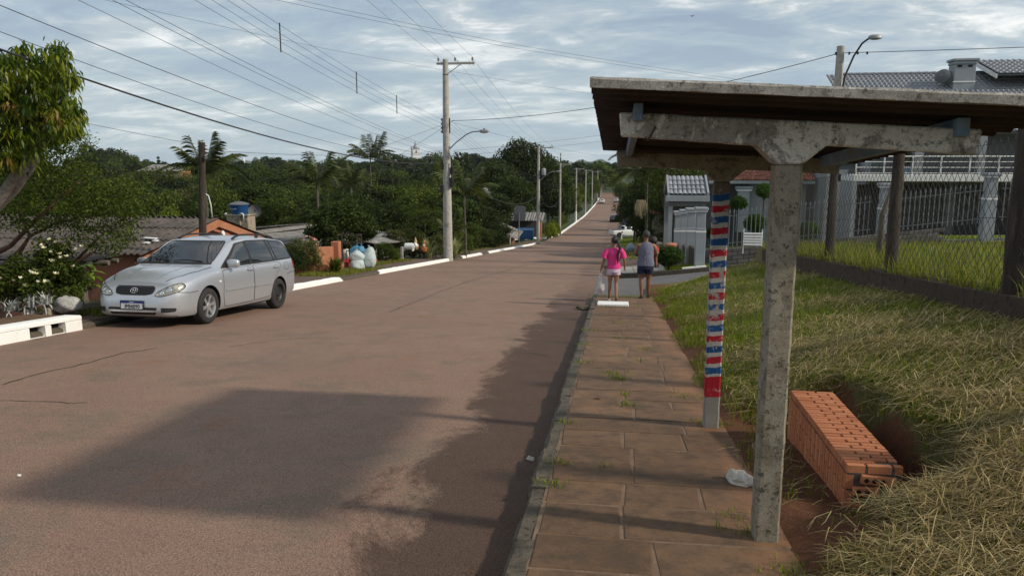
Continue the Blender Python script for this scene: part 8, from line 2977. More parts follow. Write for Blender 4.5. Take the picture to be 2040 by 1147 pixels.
for s in (-1, 1):
 hp = [(0.375, 0.545), (0.42, 0.61), (0.53, 0.675), (0.64, 0.728), (0.70, 0.742), (0.752, 0.72), (0.757, 0.665), (0.72, 0.61), (0.61, 0.562), (0.48, 0.535)]
 hp = rounded([(s * a, b) for a, b in hp], 0.03)
 if s < 0:
  hp = hp[::-1]
 hl = sk.patch(hp, 'front', 0.007, 'headlight', MAT['headlight'], car, 0.03)
 sk.seam(hp + [hp[0]], 'front', 'headlight_gap', MAT['seam'], hl, 0.0045, 0.008, 0.03)
 for (a, b, rr_) in ((0.485, 0.592, 0.040), (0.585, 0.640, 0.050)):
  loc, nrm = sk.hit(s * a, b, 'front')
  if loc is None:
   continue
  rf = MB()
  q = nrm.to_track_quat('Z', 'Y').to_matrix()
  rf.lathe([(rr_, 0.008), (rr_ * 0.92, 0.013), (rr_ * 0.5, 0.009), (0.004, 0.008)], 18, q, loc, cap=False)
  rf.build('reflector', MAT['chrome'], hl, smooth=True)
lg = rounded([(-0.44, 0.355), (-0.40, 0.235), (0.40, 0.235), (0.44, 0.355)], 0.03)
lgo = sk.patch(lg, 'front', 0.003, 'lower_intake', MAT['black_plastic'], car, 0.05)
sk.patch([(-0.43, 0.288), (0.43, 0.288), (0.43, 0.312), (-0.43, 0.312)], 'front', 0.014, 'intake_bar', MAT['silver'], lgo, 0.05)
for y in (-0.3, -0.1, 0.1, 0.3):
 sk.patch([(y - 0.006, 0.24), (y + 0.006, 0.24), (y + 0.006, 0.288), (y - 0.006, 0.288)], 'front', 0.010, 'intake_rib', MAT['dark_metal'], lgo, 0.05)
for s in (-1, 1):
 fp = [(s * 0.50, 0.27), (s * 0.68, 0.285), (s * 0.695, 0.345), (s * 0.50, 0.355)]
 if s < 0:
  fp = fp[::-1]
 fo_ = sk.patch(rounded(fp, 0.02), 'front', 0.004, 'fog_recess', MAT['black_plastic'], car, 0.04)
loc, nrm = sk.hit(0, 0.40, 'front')
pxx = max(sk.hit(y, z, 'front')[0].x for y in (-0.2, 0, 0.2) for z in (0.345, 0.40, 0.455)) + 0.012
pl_ = MB()
pl_.box((0, 0, 0), (0.012, 0.40, 0.13))
po = pl_.build('number_plate', MAT['plate_white'], car, (pxx, 0.0, 0.392), bevel=0.004)
fr_ = MB()
for (y, z, w_, h_) in ((0, 0.068, 0.42, 0.012), (0, -0.068, 0.42, 0.012), (0.204, 0, 0.012, 0.14), (-0.204, 0, 0.012, 0.14)):
 fr_.box((0.001, y, z), (0.016, w_, h_))
fr_.build('plate_frame', MAT['black_plastic'], po)
bl = MB()
bl.box((0.0066, 0, 0.047), (0.003, 0.396, 0.034))
bl.build('plate_band', MAT['plate_blue'], po)
tm_ = text_mesh('IMJ4B90', 0.094, MAT['black'])
link('plate_number', tm_, po, (0.0085, 0.012, -0.051), (R_(90), 0, R_(90)), (0.86, 1.0, 1))
tm_ = text_mesh('BRASIL', 0.026, MAT['plate_white'])
link('plate_country', tm_, po, (0.0095, 0, 0.039), (R_(90), 0, R_(90)))
ub = MB()
ub.bbox(-1.9, 1.95, -0.62, 0.62, 0.16, 0.26)
ub.build('underbody', MAT['black_plastic'], car)
for wx in WAGON['wheels']:
 for s in (-1, 1):
  wheel(car, wx, s * 0.745, 0.312, s, 'alloy' if (wx > 0 or s < 0) else 'steel')
fw = gpx(430, 643)
rw_ = gpx(553, 612)
slope_a = math.atan2(float(P(cl.y + 1)) - float(P(cl.y - 1)), 2.0)
hd = R_(-90 - 1.5)
car.scale = (1.025, 1.025, 1.025)
car.rotation_euler = Matrix.Rotation(slope_a, 4, 'X').to_3x3().__matmul__(Matrix.Rotation(hd, 3, 'Z')).to_euler()
# ---- the other vehicles, smaller in the picture
HATCH = dict(WAGON)
HATCH['top'] = [(-1.95, 0.60), (-1.93, 0.80), (-1.88, 0.95), (-1.72, 1.18), (-1.58, 1.33), (-1.4, 1.41), (-0.8, 1.46), (-0.2, 1.46), (0.1, 1.43), (0.5, 1.22), (0.95, 1.0), (1.06, 0.97), (1.4, 0.92), (1.7, 0.85), (1.9, 0.74), (2.0, 0.62), (2.06, 0.48)]
for k_ in ('belt', 'half', 'roof', 'bot'):
 HATCH[k_] = [(-1.95 + (x + 2.27) * (2.06 + 1.95) / (2.19 + 2.27), v) for x, v in WAGON[k_]]
HATCH.update(L0=-1.95, L1=2.06, wheels=(1.22, -1.2))
def plain_car(label, x, y, rz, paint, cfg=HATCH, group=None):
 z = float(P(y)) - 0.12 if XL(y) < x < XR(y) + 0.3 else h(x, y)
 o = thing('parked_car', label, 'car', (x, y, z), 0, group)
 me_ = car_body(cfg, paint, MAT['black_plastic'], 40)
 b_ = link('body', me_, o)
 k3 = Skin(me_)
 sh_ = cfg['L1'] - 2.19
 for s, view in ((1, 'left'), (-1, 'right')):
  for f_ in ([(0.55, 0.98), (0.1, 1.28), (-0.25, 1.36), (-0.3, 0.99)], [(-0.36, 1.0), (-0.32, 1.37), (-1.05, 1.36), (-1.15, 1.01)], [(-1.22, 1.02), (-1.12, 1.34), (-1.4, 1.28), (-1.5, 1.05)]):
   k3.patch(rounded(f_, 0.04), view, 0.006, 'side_window', MAT['car_glass'], b_, 0.12)
  fp_ = [(s * 0.40, 0.56), (s * 0.62, 0.68), (s * 0.66, 0.64), (s * 0.55, 0.57)]
  k3.patch(fp_ if s > 0 else fp_[::-1], 'front', 0.006, 'headlight', MAT['headlight'], o, 0.08)
  tp_ = [(s * 0.55, 0.78), (s * 0.70, 0.78), (s * 0.66, 0.95), (s * 0.54, 0.95)]
  k3.patch(tp_ if s > 0 else tp_[::-1], 'rear', 0.008, 'tail_lamp', MAT['red_lamp'], o, 0.08)
 k3.patch(rounded([(-0.6, 1.0), (-0.5, 1.35), (0.5, 1.35), (0.6, 1.0)], 0.05), 'front', 0.005, 'windscreen', MAT['car_glass'], o, 0.1)
 k3.patch(rounded([(-0.5, 0.99), (-0.46, 1.32), (0.46, 1.32), (0.5, 0.99)], 0.05), 'rear', 0.005, 'rear_window', MAT['car_glass'], o, 0.1)
 k3.patch([(-0.2, 0.70), (-0.2, 0.79), (0.2, 0.79), (0.2, 0.70)], 'rear', 0.01, 'number_plate', MAT['plate_white'], o, 0.1)
 ub_ = MB()
 ub_.bbox(cfg['L0'] + 0.3, cfg['L1'] - 0.3, -0.62, 0.62, 0.16, 0.26)
 ub_.build('underbody', MAT['black_plastic'], o)
 for wx in cfg['wheels']:
  for s in (-1, 1):
   wheel(o, wx, s * 0.74, 0.31, s, 'steel')
 sa_ = math.atan2(float(P(y + 1)) - float(P(y - 1)), 2.0)
 o.rotation_euler = (Matrix.Rotation(sa_, 3, 'X') @ Matrix.Rotation(rz, 3, 'Z')).to_euler()
 return o
p = gpx(1223, 443)
plain_car('black hatchback parked on the right with its rear to the camera', p.x, p.y + 1.8, R_(90), car_paint('black car paint', (0.012, 0.012, 0.014), 0.2, 0.2))
p = gpx(1198, 402)
plain_car('white car standing at the far left end of the street', -4.6, 262, R_(90), car_paint('white car paint', (0.72, 0.73, 0.73), 0.0, 0.3))
plain_car('pale silver car at the far right end of the street', 0.2, 268, R_(88), car_paint('pale silver paint', (0.5, 0.52, 0.53), 0.4, 0.3))
plain_car('dark blue green car tucked in the bushes behind the pickup', 2.6, 122, R_(60), car_paint('dark teal car paint', (0.03, 0.07, 0.085), 0.3, 0.25))
PICK = dict(WAGON)
PICK['top'] = [(-2.2, 0.60), (-2.18, 0.86), (-2.1, 0.93), (-1.4, 0.94), (-0.62, 0.95), (-0.58, 1.05), (-0.50, 1.36), (-0.35, 1.42), (0.0, 1.43), (0.22, 1.40), (0.62, 1.20), (1.0, 1.0), (1.06, 0.97), (1.4, 0.93), (1.8, 0.85), (2.02, 0.74), (2.13, 0.60), (2.19, 0.47)]
PICK['belt'] = [(-2.2, 0.56), (-2.15, 0.82), (-2.0, 0.90), (-0.6, 0.915), (0.8, 0.90), (1.06, 0.89), (1.5, 0.83), (1.8, 0.765), (2.0, 0.69), (2.1, 0.60), (2.19, 0.45)]
for k_ in ('half', 'roof', 'bot'):
 PICK[k_] = [(max(-2.2, x), v) if i else (-2.2, v) for i, (x, v) in enumerate(WAGON[k_])]
 PICK[k_] = [q for i, q in enumerate(PICK[k_]) if i == 0 or q[0] > PICK[k_][i - 1][0]]
PICK.update(L0=-2.2, L1=2.19)
p = gpx(1236, 466)
pk = thing('pickup_truck', 'white pickup truck with open bed backed across the right verge', 'pickup', (1.45, 95.5, 0))
pk.location.z = h(1.6, 95.5) + 0.10
MAT['pick_white'] = car_paint('white pickup paint', (0.74, 0.74, 0.73), 0.0, 0.35)
me_ = car_body(PICK, MAT['pick_white'], MAT['black_plastic'], 60)
b_ = link('body', me_, pk)
k3 = Skin(me_)
for view in ('left', 'right'):
 k3.patch(rounded([(0.55, 0.98), (0.12, 1.27), (-0.28, 1.34), (-0.36, 0.98)], 0.04), view, 0.006, 'side_window', MAT['car_glass'], b_, 0.1)
 k3.seam([(-0.46, 0.92), (-0.46, 0.3)], view, 'door_gap', MAT['seam'], b_, 0.008)
 k3.seam([(0.72, 0.90), (0.72, 0.3)], view, 'door_gap', MAT['seam'], b_, 0.008)
 k3.patch([(-2.0, 0.34), (-0.6, 0.30), (-0.6, 0.36), (-2.0, 0.40)], view, 0.01, 'side_strip', MAT['black_plastic'], b_, 0.1)
 k3.patch(rounded([(-1.05, 0.58), (-0.85, 0.58), (-0.85, 0.78), (-1.05, 0.78)], 0.03), view, 0.006, 'badge', MAT['black_plastic'], b_, 0.08)
k3.patch(rounded([(-0.6, 1.0), (-0.5, 1.34), (0.5, 1.34), (0.6, 1.0)], 0.05), 'front', 0.005, 'windscreen', MAT['car_glass'], pk, 0.1)
k3.patch(rounded([(-0.5, 1.0), (-0.46, 1.32), (0.46, 1.32), (0.5, 1.0)], 0.05), 'rear', 0.005, 'rear_window', MAT['car_glass'], pk, 0.1)
bd = MB()
bd.bbox(-2.1, -0.7, -0.66, 0.66, 0.935, 0.962)
bd.build('bed_opening', MAT['black_plastic'], pk)
rh_ = MB()
for s in (-1, 1):
 rh_.tube([(-0.72, s * 0.6, 0.93), (-0.66, s * 0.55, 1.36)], 0.03, 6)
rh_.tube([(-0.66, -0.55, 1.36), (-0.66, 0.55, 1.36)], 0.03, 6)
rh_.build('headboard', MAT['black_plastic'], pk)
ub_ = MB()
ub_.bbox(-1.9, 1.9, -0.62, 0.62, 0.16, 0.26)
ub_.build('underbody', MAT['black_plastic'], pk)
for wx in PICK['wheels']:
 for s in (-1, 1):
  wheel(pk, wx, s * 0.74, 0.312, s, 'steel')
pk.rotation_euler = (0, 0, R_(22))
# ------------------------------------------------------------------ people
def skin_mat(name, c):
 t = NT(name)
 a = t.noise(14, 4, 0.6)
 m = t.end(t.mix(t.ramp(a, [(0.35, 0), (0.7, 1)]), c, tuple(v * 0.82 for v in c)), 0.55, 0, 0.4)
 t.b.inputs['Subsurface Weight'].default_value = 0.08
 t.b.inputs['Subsurface Radius'].default_value = (0.02, 0.008, 0.004)
 return m
def cloth(name, c, c2=None, scale=9, rough=0.9):
 return M(name, c, c2 or tuple(v * 0.82 for v in c), scale, rough, 0.5, 120, bdist=0.01)
MAT['skin_a'] = skin_mat('tanned skin', (0.33, 0.165, 0.095))
MAT['skin_b'] = skin_mat('brown skin', (0.27, 0.135, 0.085))
MAT['hair'] = M('black hair', (0.014, 0.011, 0.010), (0.022, 0.017, 0.015), 30, 0.5, 0.6, 150, stretch=(6, 6, 0.6))
MAT['pink'] = cloth('bright pink cotton', (0.74, 0.055, 0.25), (0.60, 0.04, 0.19))
MAT['pale_pink'] = cloth('pale pink shorts', (0.66, 0.50, 0.60))
MAT['navy'] = cloth('dark denim shorts', (0.022, 0.035, 0.075), (0.015, 0.022, 0.05))
MAT['red_cloth'] = cloth('red cotton', (0.56, 0.03, 0.03))
MAT['sandal'] = M('dark rubber sandal', (0.03, 0.03, 0.035), rough=0.7, bump=0.1)
MAT['sandal_w'] = M('white sandal', (0.6, 0.58, 0.56), rough=0.6, bump=0.1)
def print_mat():
 t = NT('grey blue patterned top')
 v = t.n('ShaderNodeTexVoronoi')
 v.inputs['Scale'].default_value = 46
 t.l(t.tc.outputs['Object'], v.inputs['Vector'])
 a = t.noise(26, 4, 0.7)
 col = t.mix(t.ramp(v.outputs['Distance'], [(0.2, 0), (0.5, 1)]), (0.035, 0.042, 0.075), (0.14, 0.155, 0.215))
 col = t.mix(t.ramp(a, [(0.60, 0), (0.66, 1)]), col, (0.55, 0.42, 0.46))
 return t.end(col, 0.9)
MAT['print'] = print_mat()
def skinned(name, joints, edges, mat, parent, sub=2, root=0):
 keys = list(joints)
 ix = {k_: i for i, k_ in enumerate(keys)}
 me = bpy.data.meshes.new(name)
 me.from_pydata([joints[k_][:3] for k_ in keys], [(ix[a], ix[b]) for a, b in edges], [])
 ob = bpy.data.objects.new(name, me)
 COL.objects.link(ob)
 ob.modifiers.new('s', 'SKIN')
 for i, k_ in enumerate(keys):
  sv = me.skin_vertices[0].data[i]
  r = joints[k_][3:]
  sv.radius = (r[0], r[1] if len(r) > 1 else r[0])
  sv.use_root = (i == root)
 md = ob.modifiers.new('u', 'SUBSURF')
 md.levels = sub
 md.render_levels = sub
 dg = bpy.context.evaluated_depsgraph_get()
 res = bpy.data.meshes.new_from_object(ob.evaluated_get(dg))
 bpy.data.objects.remove(ob)
 res.name = name
 res.shade_smooth()
 res.materials.clear()
 res.materials.append(mat)
 return link(name, res, parent)
def rings(name, secs, mat, parent, n=20, cap=(False, False), wob=0.0, seed=0):
 rr = random.Random(seed)
 V, F = [], []
 for (cx, cy, z, rx, ry) in secs:
  for j in range(n):
   a = 2 * math.pi * j / n
   k2 = 1 + wob * math.sin(a * 5 + z * 9 + seed) + rr.uniform(-wob, wob) * 0.4
   V.append((cx + rx * k2 * math.cos(a), cy + ry * k2 * math.sin(a), z + wob * 0.06 * math.sin(a * 3)))
 m = len(secs)
 for i in range(m - 1):
  for j in range(n):
   k2 = (j + 1) % n
   F.append((i * n + j, i * n + k2, (i + 1) * n + k2, (i + 1) * n + j))
 if cap[0]:
  F.append(tuple(range(n))[::-1])
 if cap[1]:
  F.append(tuple(range((m - 1) * n, m * n)))
 mb = MB()
 mb.add(V, F)
 return mb.build(name, mat, parent, smooth=True, angle=60)
def hand_chain(J, E, tag_, wrist, d, side, palm_n, s=1.0, curl=0.5):
 d, side = Vector(d).normalized(), Vector(side).normalized()
 w = Vector(wrist)
 nrm = d.cross(side)
 pm = w + d * 0.055 * s
 J[tag_ + 'palm'] = (*pm, 0.030 * s, 0.016 * s)
 E.append((tag_ + 'wrist', tag_ + 'palm'))
 for i, (o, l) in enumerate(((0.026, 0.058), (0.009, 0.066), (-0.008, 0.062), (-0.024, 0.05))):
  b = pm + d * 0.036 * s + side * o * s
  m = b + (d * (1 - curl * 0.4) + nrm * curl * 0.7).normalized() * l * 0.55 * s
  t = m + (d * (1 - curl) + nrm * curl * 1.2).normalized() * l * 0.5 * s
  for k2, (q, r) in enumerate(((b, 0.010), (m, 0.009), (t, 0.007))):
   J['%sf%d%d' % (tag_, i, k2)] = (*q, r * s)
  E += [(tag_ + 'palm', '%sf%d0' % (tag_, i)), ('%sf%d0' % (tag_, i), '%sf%d1' % (tag_, i)), ('%sf%d1' % (tag_, i), '%sf%d2' % (tag_, i))]
 b = w + d * 0.03 * s + side * 0.03 * s
 t = b + (d * 0.7 + side * 0.5 + nrm * curl * 0.5).normalized() * 0.05 * s
 J[tag_ + 'th0'] = (*b, 0.012 * s)
 J[tag_ + 'th1'] = (*t, 0.009 * s)
 E += [(tag_ + 'wrist', tag_ + 'th0'), (tag_ + 'th0', tag_ + 'th1')]
def figure(person, H_, skin, hips, shoulders, lean, arms, legs, head_turn, wide=1.0):
 k = H_ / 1.6
 J = {}
 E = []
 hz, cz_, sz = 0.86 * k, 1.10 * k, 1.315 * k
 J['pelvis'] = (0, 0, hz, 0.135 * k * wide, 0.10 * k * wide)
 J['waist'] = (0, lean * 0.3, 1.0 * k, 0.115 * k * wide, 0.09 * k * wide)
 J['chest'] = (0, lean * 0.7, 1.17 * k, 0.130 * k * wide, 0.10 * k * wide)
 J['neck0'] = (0, lean, sz + 0.03 * k, 0.062 * k, 0.055 * k)
 J['neck1'] = (0, lean + 0.01, sz + 0.09 * k, 0.047 * k, 0.047 * k)
 J['head0'] = (0, lean + 0.02, sz + 0.15 * k, 0.066 * k, 0.075 * k)
 J['head1'] = (0, lean + 0.012, sz + 0.225 * k, 0.072 * k, 0.083 * k)
 J['head2'] = (0, lean + 0.008, sz + 0.275 * k, 0.045 * k, 0.055 * k)
 E += [('pelvis', 'waist'), ('waist', 'chest'), ('chest', 'neck0'), ('neck0', 'neck1'), ('neck1', 'head0'), ('head0', 'head1'), ('head1', 'head2')]
 for s, nm in ((-1, 'l'), (1, 'r')):
  sh_, el, wr = arms[nm]
  J[nm + 'sh'] = (s * shoulders * k, lean * 0.95, sz - 0.02 * k, 0.055 * k * wide)
  J[nm + 'up'] = (s * shoulders * k * 1.08 + (el[0] - s * shoulders * k) * 0.4, lean + (el[1] - lean) * 0.4, sz - 0.03 * k + (el[2] - sz) * 0.4, 0.047 * k * wide)
  J[nm + 'el'] = (*el, 0.038 * k * wide)
  m = (Vector(el) + Vector(wr)) / 2
  J[nm + 'fa'] = (*m, 0.036 * k * wide)
  J[nm + 'wrist'] = (*wr, 0.024 * k)
  E += [('chest', nm + 'sh'), (nm + 'sh', nm + 'up'), (nm + 'up', nm + 'el'), (nm + 'el', nm + 'fa'), (nm + 'fa', nm + 'wrist')]
  dd = (Vector(wr) - Vector(el)).normalized()
  hand_chain(J, E, nm, wr, dd, (0, 1, 0) if abs(dd.y) < 0.8 else (0, 0, 1), None, k, 0.6)
  kn, an, toe_ = legs[nm]
  J[nm + 'hip'] = (s * hips * k, 0, hz - 0.07 * k, 0.092 * k * wide)
  hm = (Vector((s * hips * k, 0, hz - 0.07 * k)) + Vector(kn)) / 2
  J[nm + 'th'] = (*hm, 0.076 * k * wide)
  J[nm + 'kn'] = (*kn, 0.052 * k * wide)
  cf = Vector(kn).lerp(Vector(an), 0.34)
  J[nm + 'cf'] = (cf.x, cf.y - 0.012 * k, cf.z, 0.053 * k * wide)
  J[nm + 'an'] = (*an, 0.034 * k)
  he = Vector(an) + Vector((0, -0.02 * k, -0.045 * k))
  J[nm + 'ft'] = ((an[0] + toe_[0]) / 2, (an[1] + toe_[1]) / 2 + 0.01, (an[2] + toe_[2]) / 2 - 0.012, 0.035 * k, 0.026 * k)
  J[nm + 'toe'] = (*toe_, 0.034 * k, 0.018 * k)
  E += [('pelvis', nm + 'hip'), (nm + 'hip', nm + 'th'), (nm + 'th', nm + 'kn'), (nm + 'kn', nm + 'cf'), (nm + 'cf', nm + 'an'), (nm + 'an', nm + 'ft'), (nm + 'ft', nm + 'toe')]
 ht = Matrix.Rotation(head_turn, 3, 'Z')
 hc = Vector((0, lean + 0.012, sz + 0.19 * k))
 q = hc + ht @ Vector((0, 0.085 * k, 0.0))
 J['nose'] = (*q, 0.014 * k)
 E.append(('head0', 'nose'))
 b = skinned('body', J, E, skin, person, 2, list(J).index('pelvis'))
 for s in (-1, 1):
  mb = MB()
  mb.lathe([(0.012 * k, 0), (0.009 * k, 0.006 * k), (0.001, 0.008 * k)], 8, (ht @ Matrix.Rotation(R_(-90), 3, 'X')))
  e = hc + ht @ Vector((s * 0.030 * k, 0.074 * k, 0.022 * k))
  mb.build('eye', MAT['black'], b, e)
  me = bpy.data.meshes.new('ear')
  bm = bmesh.new()
  bmesh.ops.create_uvsphere(bm, u_segments=8, v_segments=6, radius=1)
  for v_ in bm.verts:
   v_.co = Vector((v_.co.x * 0.011 * k, v_.co.y * 0.020 * k, v_.co.z * 0.030 * k))
  bm.to_mesh(me)
  bm.free()
  me.shade_smooth()
  me.materials.append(skin)
  link('ear', me, b, hc + ht @ Vector((s * 0.073 * k, 0.0, 0.005 * k)), (0, 0, head_turn))
 mb = MB()
 mb.box((0, 0, 0), (0.04 * k, 0.008 * k, 0.010 * k))
 mb.build('mouth', MAT['red_cloth'], b, hc + ht @ Vector((0, 0.078 * k, -0.045 * k)), (0, 0, head_turn), bevel=0.002)
 return b, hc, ht, k
def hair_cap(parent, hc, ht, k, mat, depth=1.0, full=1.0):
 me = bpy.data.meshes.new('hair')
 bm = bmesh.new()
 bmesh.ops.create_icosphere(bm, subdivisions=4, radius=1)
 rr = random.Random(3)
 kill = []
 for v_ in bm.verts:
  c = v_.co.copy()
  if c.y > 0.35 and c.z < 0.45 or c.z < -0.62 * depth:
   kill.append(v_)
  n_ = 1 + 0.03 * math.sin(c.x * 17 + c.z * 5) + rr.uniform(-0.015, 0.015)
  v_.co = Vector((c.x * 0.083 * k * n_ * full, c.y * 0.098 * k * n_ * full - 0.008 * k, c.z * 0.105 * k * n_ * full + 0.035 * k))
 bmesh.ops.delete(bm, geom=kill, context='VERTS')
 bm.to_mesh(me)
 bm.free()
 me.shade_smooth()
 me.materials.append(mat)
 return link('hair', me, parent, hc, ht.to_euler())
def sandal(parent, toe_, an, k, mat):
 mb = MB()
 pts_ = []
 n = 14
 c = Vector(((toe_[0] + an[0]) / 2, (toe_[1] + an[1]) / 2 + 0.005, 0))
 vs = []
 for z in (0.0, 0.016):
  for j in range(n):
   a = 2 * math.pi * j / n
   vs.append((c.x + 0.044 * k * math.cos(a), c.y + 0.125 * k * math.sin(a), z))
 mb.add(vs, [tuple(range(n))[::-1], tuple(range(n, 2 * n))] + [(j, (j + 1) % n, n + (j + 1) % n, n + j) for j in range(n)])
 mb.tube([(c.x - 0.035 * k, c.y, 0.018), (c.x, c.y + 0.05 * k, 0.058 * k), (c.x + 0.035 * k, c.y, 0.018)], 0.006, 6)
 o = mb.build('sandal', mat, parent)
 tilt = 0.0
 return o
SL = math.atan(-0.089)
# --- the girl in pink
gpos = gpx(1221, 600)
girl = thing('person', 'person in bright pink t-shirt and pale shorts with long ponytail carrying a bag', 'person', (gpos.x, gpos.y, float(P(gpos.y)) + 0.006), R_(6))
Hg = 1.44
kk = Hg / 1.6
arms = {'l': (None, (-0.235, -0.03, 1.05 * kk), (-0.275, 0.03, 0.84 * kk)), 'r': (None, (0.235, -0.05, 1.06 * kk), (0.255, 0.05, 0.86 * kk))}
legs = {'l': ((-0.075, 0.05, 0.47 * kk), (-0.075, 0.10, 0.085 * kk), (-0.085, 0.22, 0.028)), 'r': ((0.065, 0.01, 0.47 * kk), (0.060, -0.14, 0.11 * kk), (0.065, -0.03, 0.03))}
b, hc, ht, k2_ = figure(girl, Hg, MAT['skin_a'], 0.078, 0.165, 0.0, arms, legs, R_(38), 0.92)
rings('t_shirt', [(0, 0, 0.835 * kk, 0.160, 0.118), (0, 0, 0.90 * kk, 0.158, 0.116), (0, 0, 1.0 * kk, 0.140, 0.105), (0, 0, 1.14 * kk, 0.150, 0.112), (0, 0, 1.25 * kk, 0.165, 0.110), (0, 0, 1.315 * kk, 0.150, 0.090), (0, 0, 1.35 * kk, 0.085, 0.072), (0, 0, 1.365 * kk, 0.062, 0.062)], MAT['pink'], girl, 24, wob=0.035, seed=1)
for s in (-1, 1):
 a, e = Vector((s * 0.135, 0, 1.305 * kk)), Vector((s * 0.222, -0.025, 1.10 * kk))
 mb = MB()
 mb.tube([a, a.lerp(e, 0.5) + Vector((s * 0.018, 0, 0.01)), e], [0.068, 0.068, 0.072], 14, cap=False)
 mb.build('sleeve', MAT['pink'], girl, smooth=True)
rings('shorts', [(0, 0, 0.90 * kk, 0.142, 0.108), (0, 0, 0.80 * kk, 0.156, 0.118), (0, 0, 0.745 * kk, 0.155, 0.117)], MAT['pale_pink'], girl, 20, wob=0.02, seed=2)
for s in (-1, 1):
 l_ = legs['l' if s < 0 else 'r'][0]
 rings('shorts_leg', [(s * 0.075, 0.0, 0.775 * kk, 0.084, 0.098), (s * 0.075 + (l_[0] - s * 0.075) * 0.35, l_[1] * 0.3, 0.68 * kk, 0.086, 0.096)], MAT['pale_pink'], girl, 16, wob=0.03, seed=3)
hair = hair_cap(girl, hc, ht, k2_, MAT['hair'])
mb = MB()
bk = ht @ Vector((0, -1, 0))
c0 = hc + bk * 0.085 + Vector((0, 0, 0.05))
mb.tube([c0, c0 + bk * 0.035 + Vector((0, 0, -0.04)), c0 + Vector((0.075, -0.055, -0.16)), Vector((0.075, -0.125, 1.19 * kk)), Vector((0.08, -0.13, 1.05 * kk)), Vector((0.075, -0.125, 0.975 * kk))], [0.028, 0.032, 0.030, 0.028, 0.020, 0.006], 10)
mb.build('ponytail', MAT['hair'], girl, smooth=True)
for nm in ('l', 'r'):
 sandal(girl, legs[nm][2], legs[nm][1], kk, MAT['sandal_w'] if nm == 'l' else MAT['sandal'])
bx, by, bz = -0.285, 0.045, 0.80 * kk
bt = thing('carrier_bag', 'thin white carrier bag with groceries hanging from the pink person’s hand'.replace('’', "'"), 'bag', girl.matrix_basis @ Vector((bx, by, 0)))
bt.location.z = girl.location.z
mb = MB()
n = 14
prof = [(0.025, 0.70), (0.05, 0.62), (0.075, 0.50), (0.09, 0.38), (0.095, 0.29), (0.085, 0.235), (0.05, 0.215)]
vs = []
rr = random.Random(8)
for r, z in prof:
 for j in range(n):
  a = 2 * math.pi * j / n
  q = 1 + 0.12 * math.sin(a * 4 + z * 20) + rr.uniform(-0.05, 0.05)
  vs.append((r * q * math.cos(a), r * 0.7 * q * math.sin(a), z * kk))
fs = []
for i in range(len(prof) - 1):
 for j in range(n):
  k2 = (j + 1) % n
  fs.append((i * n + j, i * n + k2, (i + 1) * n + k2, (i + 1) * n + j))
fs.append(tuple(range(n * 6, n * 7)))
mb.add(vs, fs)
t = NT('thin translucent plastic')
a_ = t.noise(24, 5, 0.7, 1.0)
t.bump(a_, 1.0, 0.02)
t.end((0.72, 0.70, 0.68), 0.35, 0, 0.5)
tr_ = t.n('ShaderNodeBsdfTransparent')
mx_ = t.n('ShaderNodeMixShader')
t.l(t.ramp(a_, [(0.35, 0.25), (0.6, 0.75)]), mx_.inputs[0])
t.l(tr_.outputs[0], mx_.inputs[1])
t.l(t.b.outputs[0], mx_.inputs[2])
t.l(mx_.outputs[0], t.out.inputs[0])
mb.build('bag', t.m, bt, smooth=True)
mb = MB()
mb.box((0.01, 0, 0.285 * kk), (0.10, 0.07, 0.09))
mb.build('package', cloth('salmon package', (0.50, 0.22, 0.19)), bt, bevel=0.01)
mb = MB()
for s in (-1, 1):
 mb.tube([(s * 0.02, 0, 0.69 * kk), (s * 0.022, 0, 0.76 * kk), (0, 0, 0.815 * kk)], 0.006, 6)
mb.build('handles', MAT['pvc'], bt)
# --- the woman with the child
wpos = gpx(1284, 594)
wom = thing('person', 'person in sleeveless patterned top and dark shorts carrying a child', 'person', (wpos.x, wpos.y, float(P(wpos.y)) + 0.006), R_(4))
Hw = 1.58
kk = Hw / 1.6
arms = {'l': (None, (-0.255, 0.02, 1.06 * kk), (-0.12, 0.19, 1.02 * kk)), 'r': (None, (0.265, 0.03, 1.07 * kk), (0.20, 0.20, 0.99 * kk))}
legs = {'l': ((-0.095, 0.015, 0.47 * kk), (-0.085, -0.07, 0.085 * kk), (-0.095, 0.05, 0.028)), 'r': ((0.085, 0.06, 0.47 * kk), (0.095, 0.10, 0.085 * kk), (0.11, 0.22, 0.028))}
b, hc, ht, k2_ = figure(wom, Hw, MAT['skin_b'], 0.092, 0.175, 0.0, arms, legs, R_(25), 1.12)
rings('top', [(0, 0, 0.80 * kk, 0.208, 0.160), (0, 0, 0.86 * kk, 0.205, 0.158), (0, 0, 1.0 * kk, 0.183, 0.142), (0, 0, 1.12 * kk, 0.182, 0.140), (0, 0, 1.22 * kk, 0.182, 0.135), (0, 0, 1.29 * kk, 0.162, 0.112), (0, 0, 1.335 * kk, 0.125, 0.092), (0, 0, 1.365 * kk, 0.075, 0.075)], MAT['print'], wom, 24, wob=0.02, seed=5)
rings('shorts', [(0, 0, 0.90 * kk, 0.180, 0.140), (0, 0, 0.80 * kk, 0.192, 0.150), (0, 0, 0.72 * kk, 0.190, 0.146)], MAT['navy'], wom, 20, wob=0.015, seed=6)
for s in (-1, 1):
 l_ = legs['l' if s < 0 else 'r'][0]
 rings('shorts_leg', [(s * 0.094, 0.0, 0.76 * kk, 0.104, 0.122), (s * 0.094 + (l_[0] - s * 0.094) * 0.5, l_[1] * 0.45, 0.60 * kk, 0.102, 0.110)], MAT['navy'], wom, 16, wob=0.02, seed=7)
hair_cap(wom, hc, ht, k2_, M('grey black short hair', (0.03, 0.028, 0.027), (0.055, 0.052, 0.05), 40, 0.6, 0.6, 150), 0.8, 1.0)
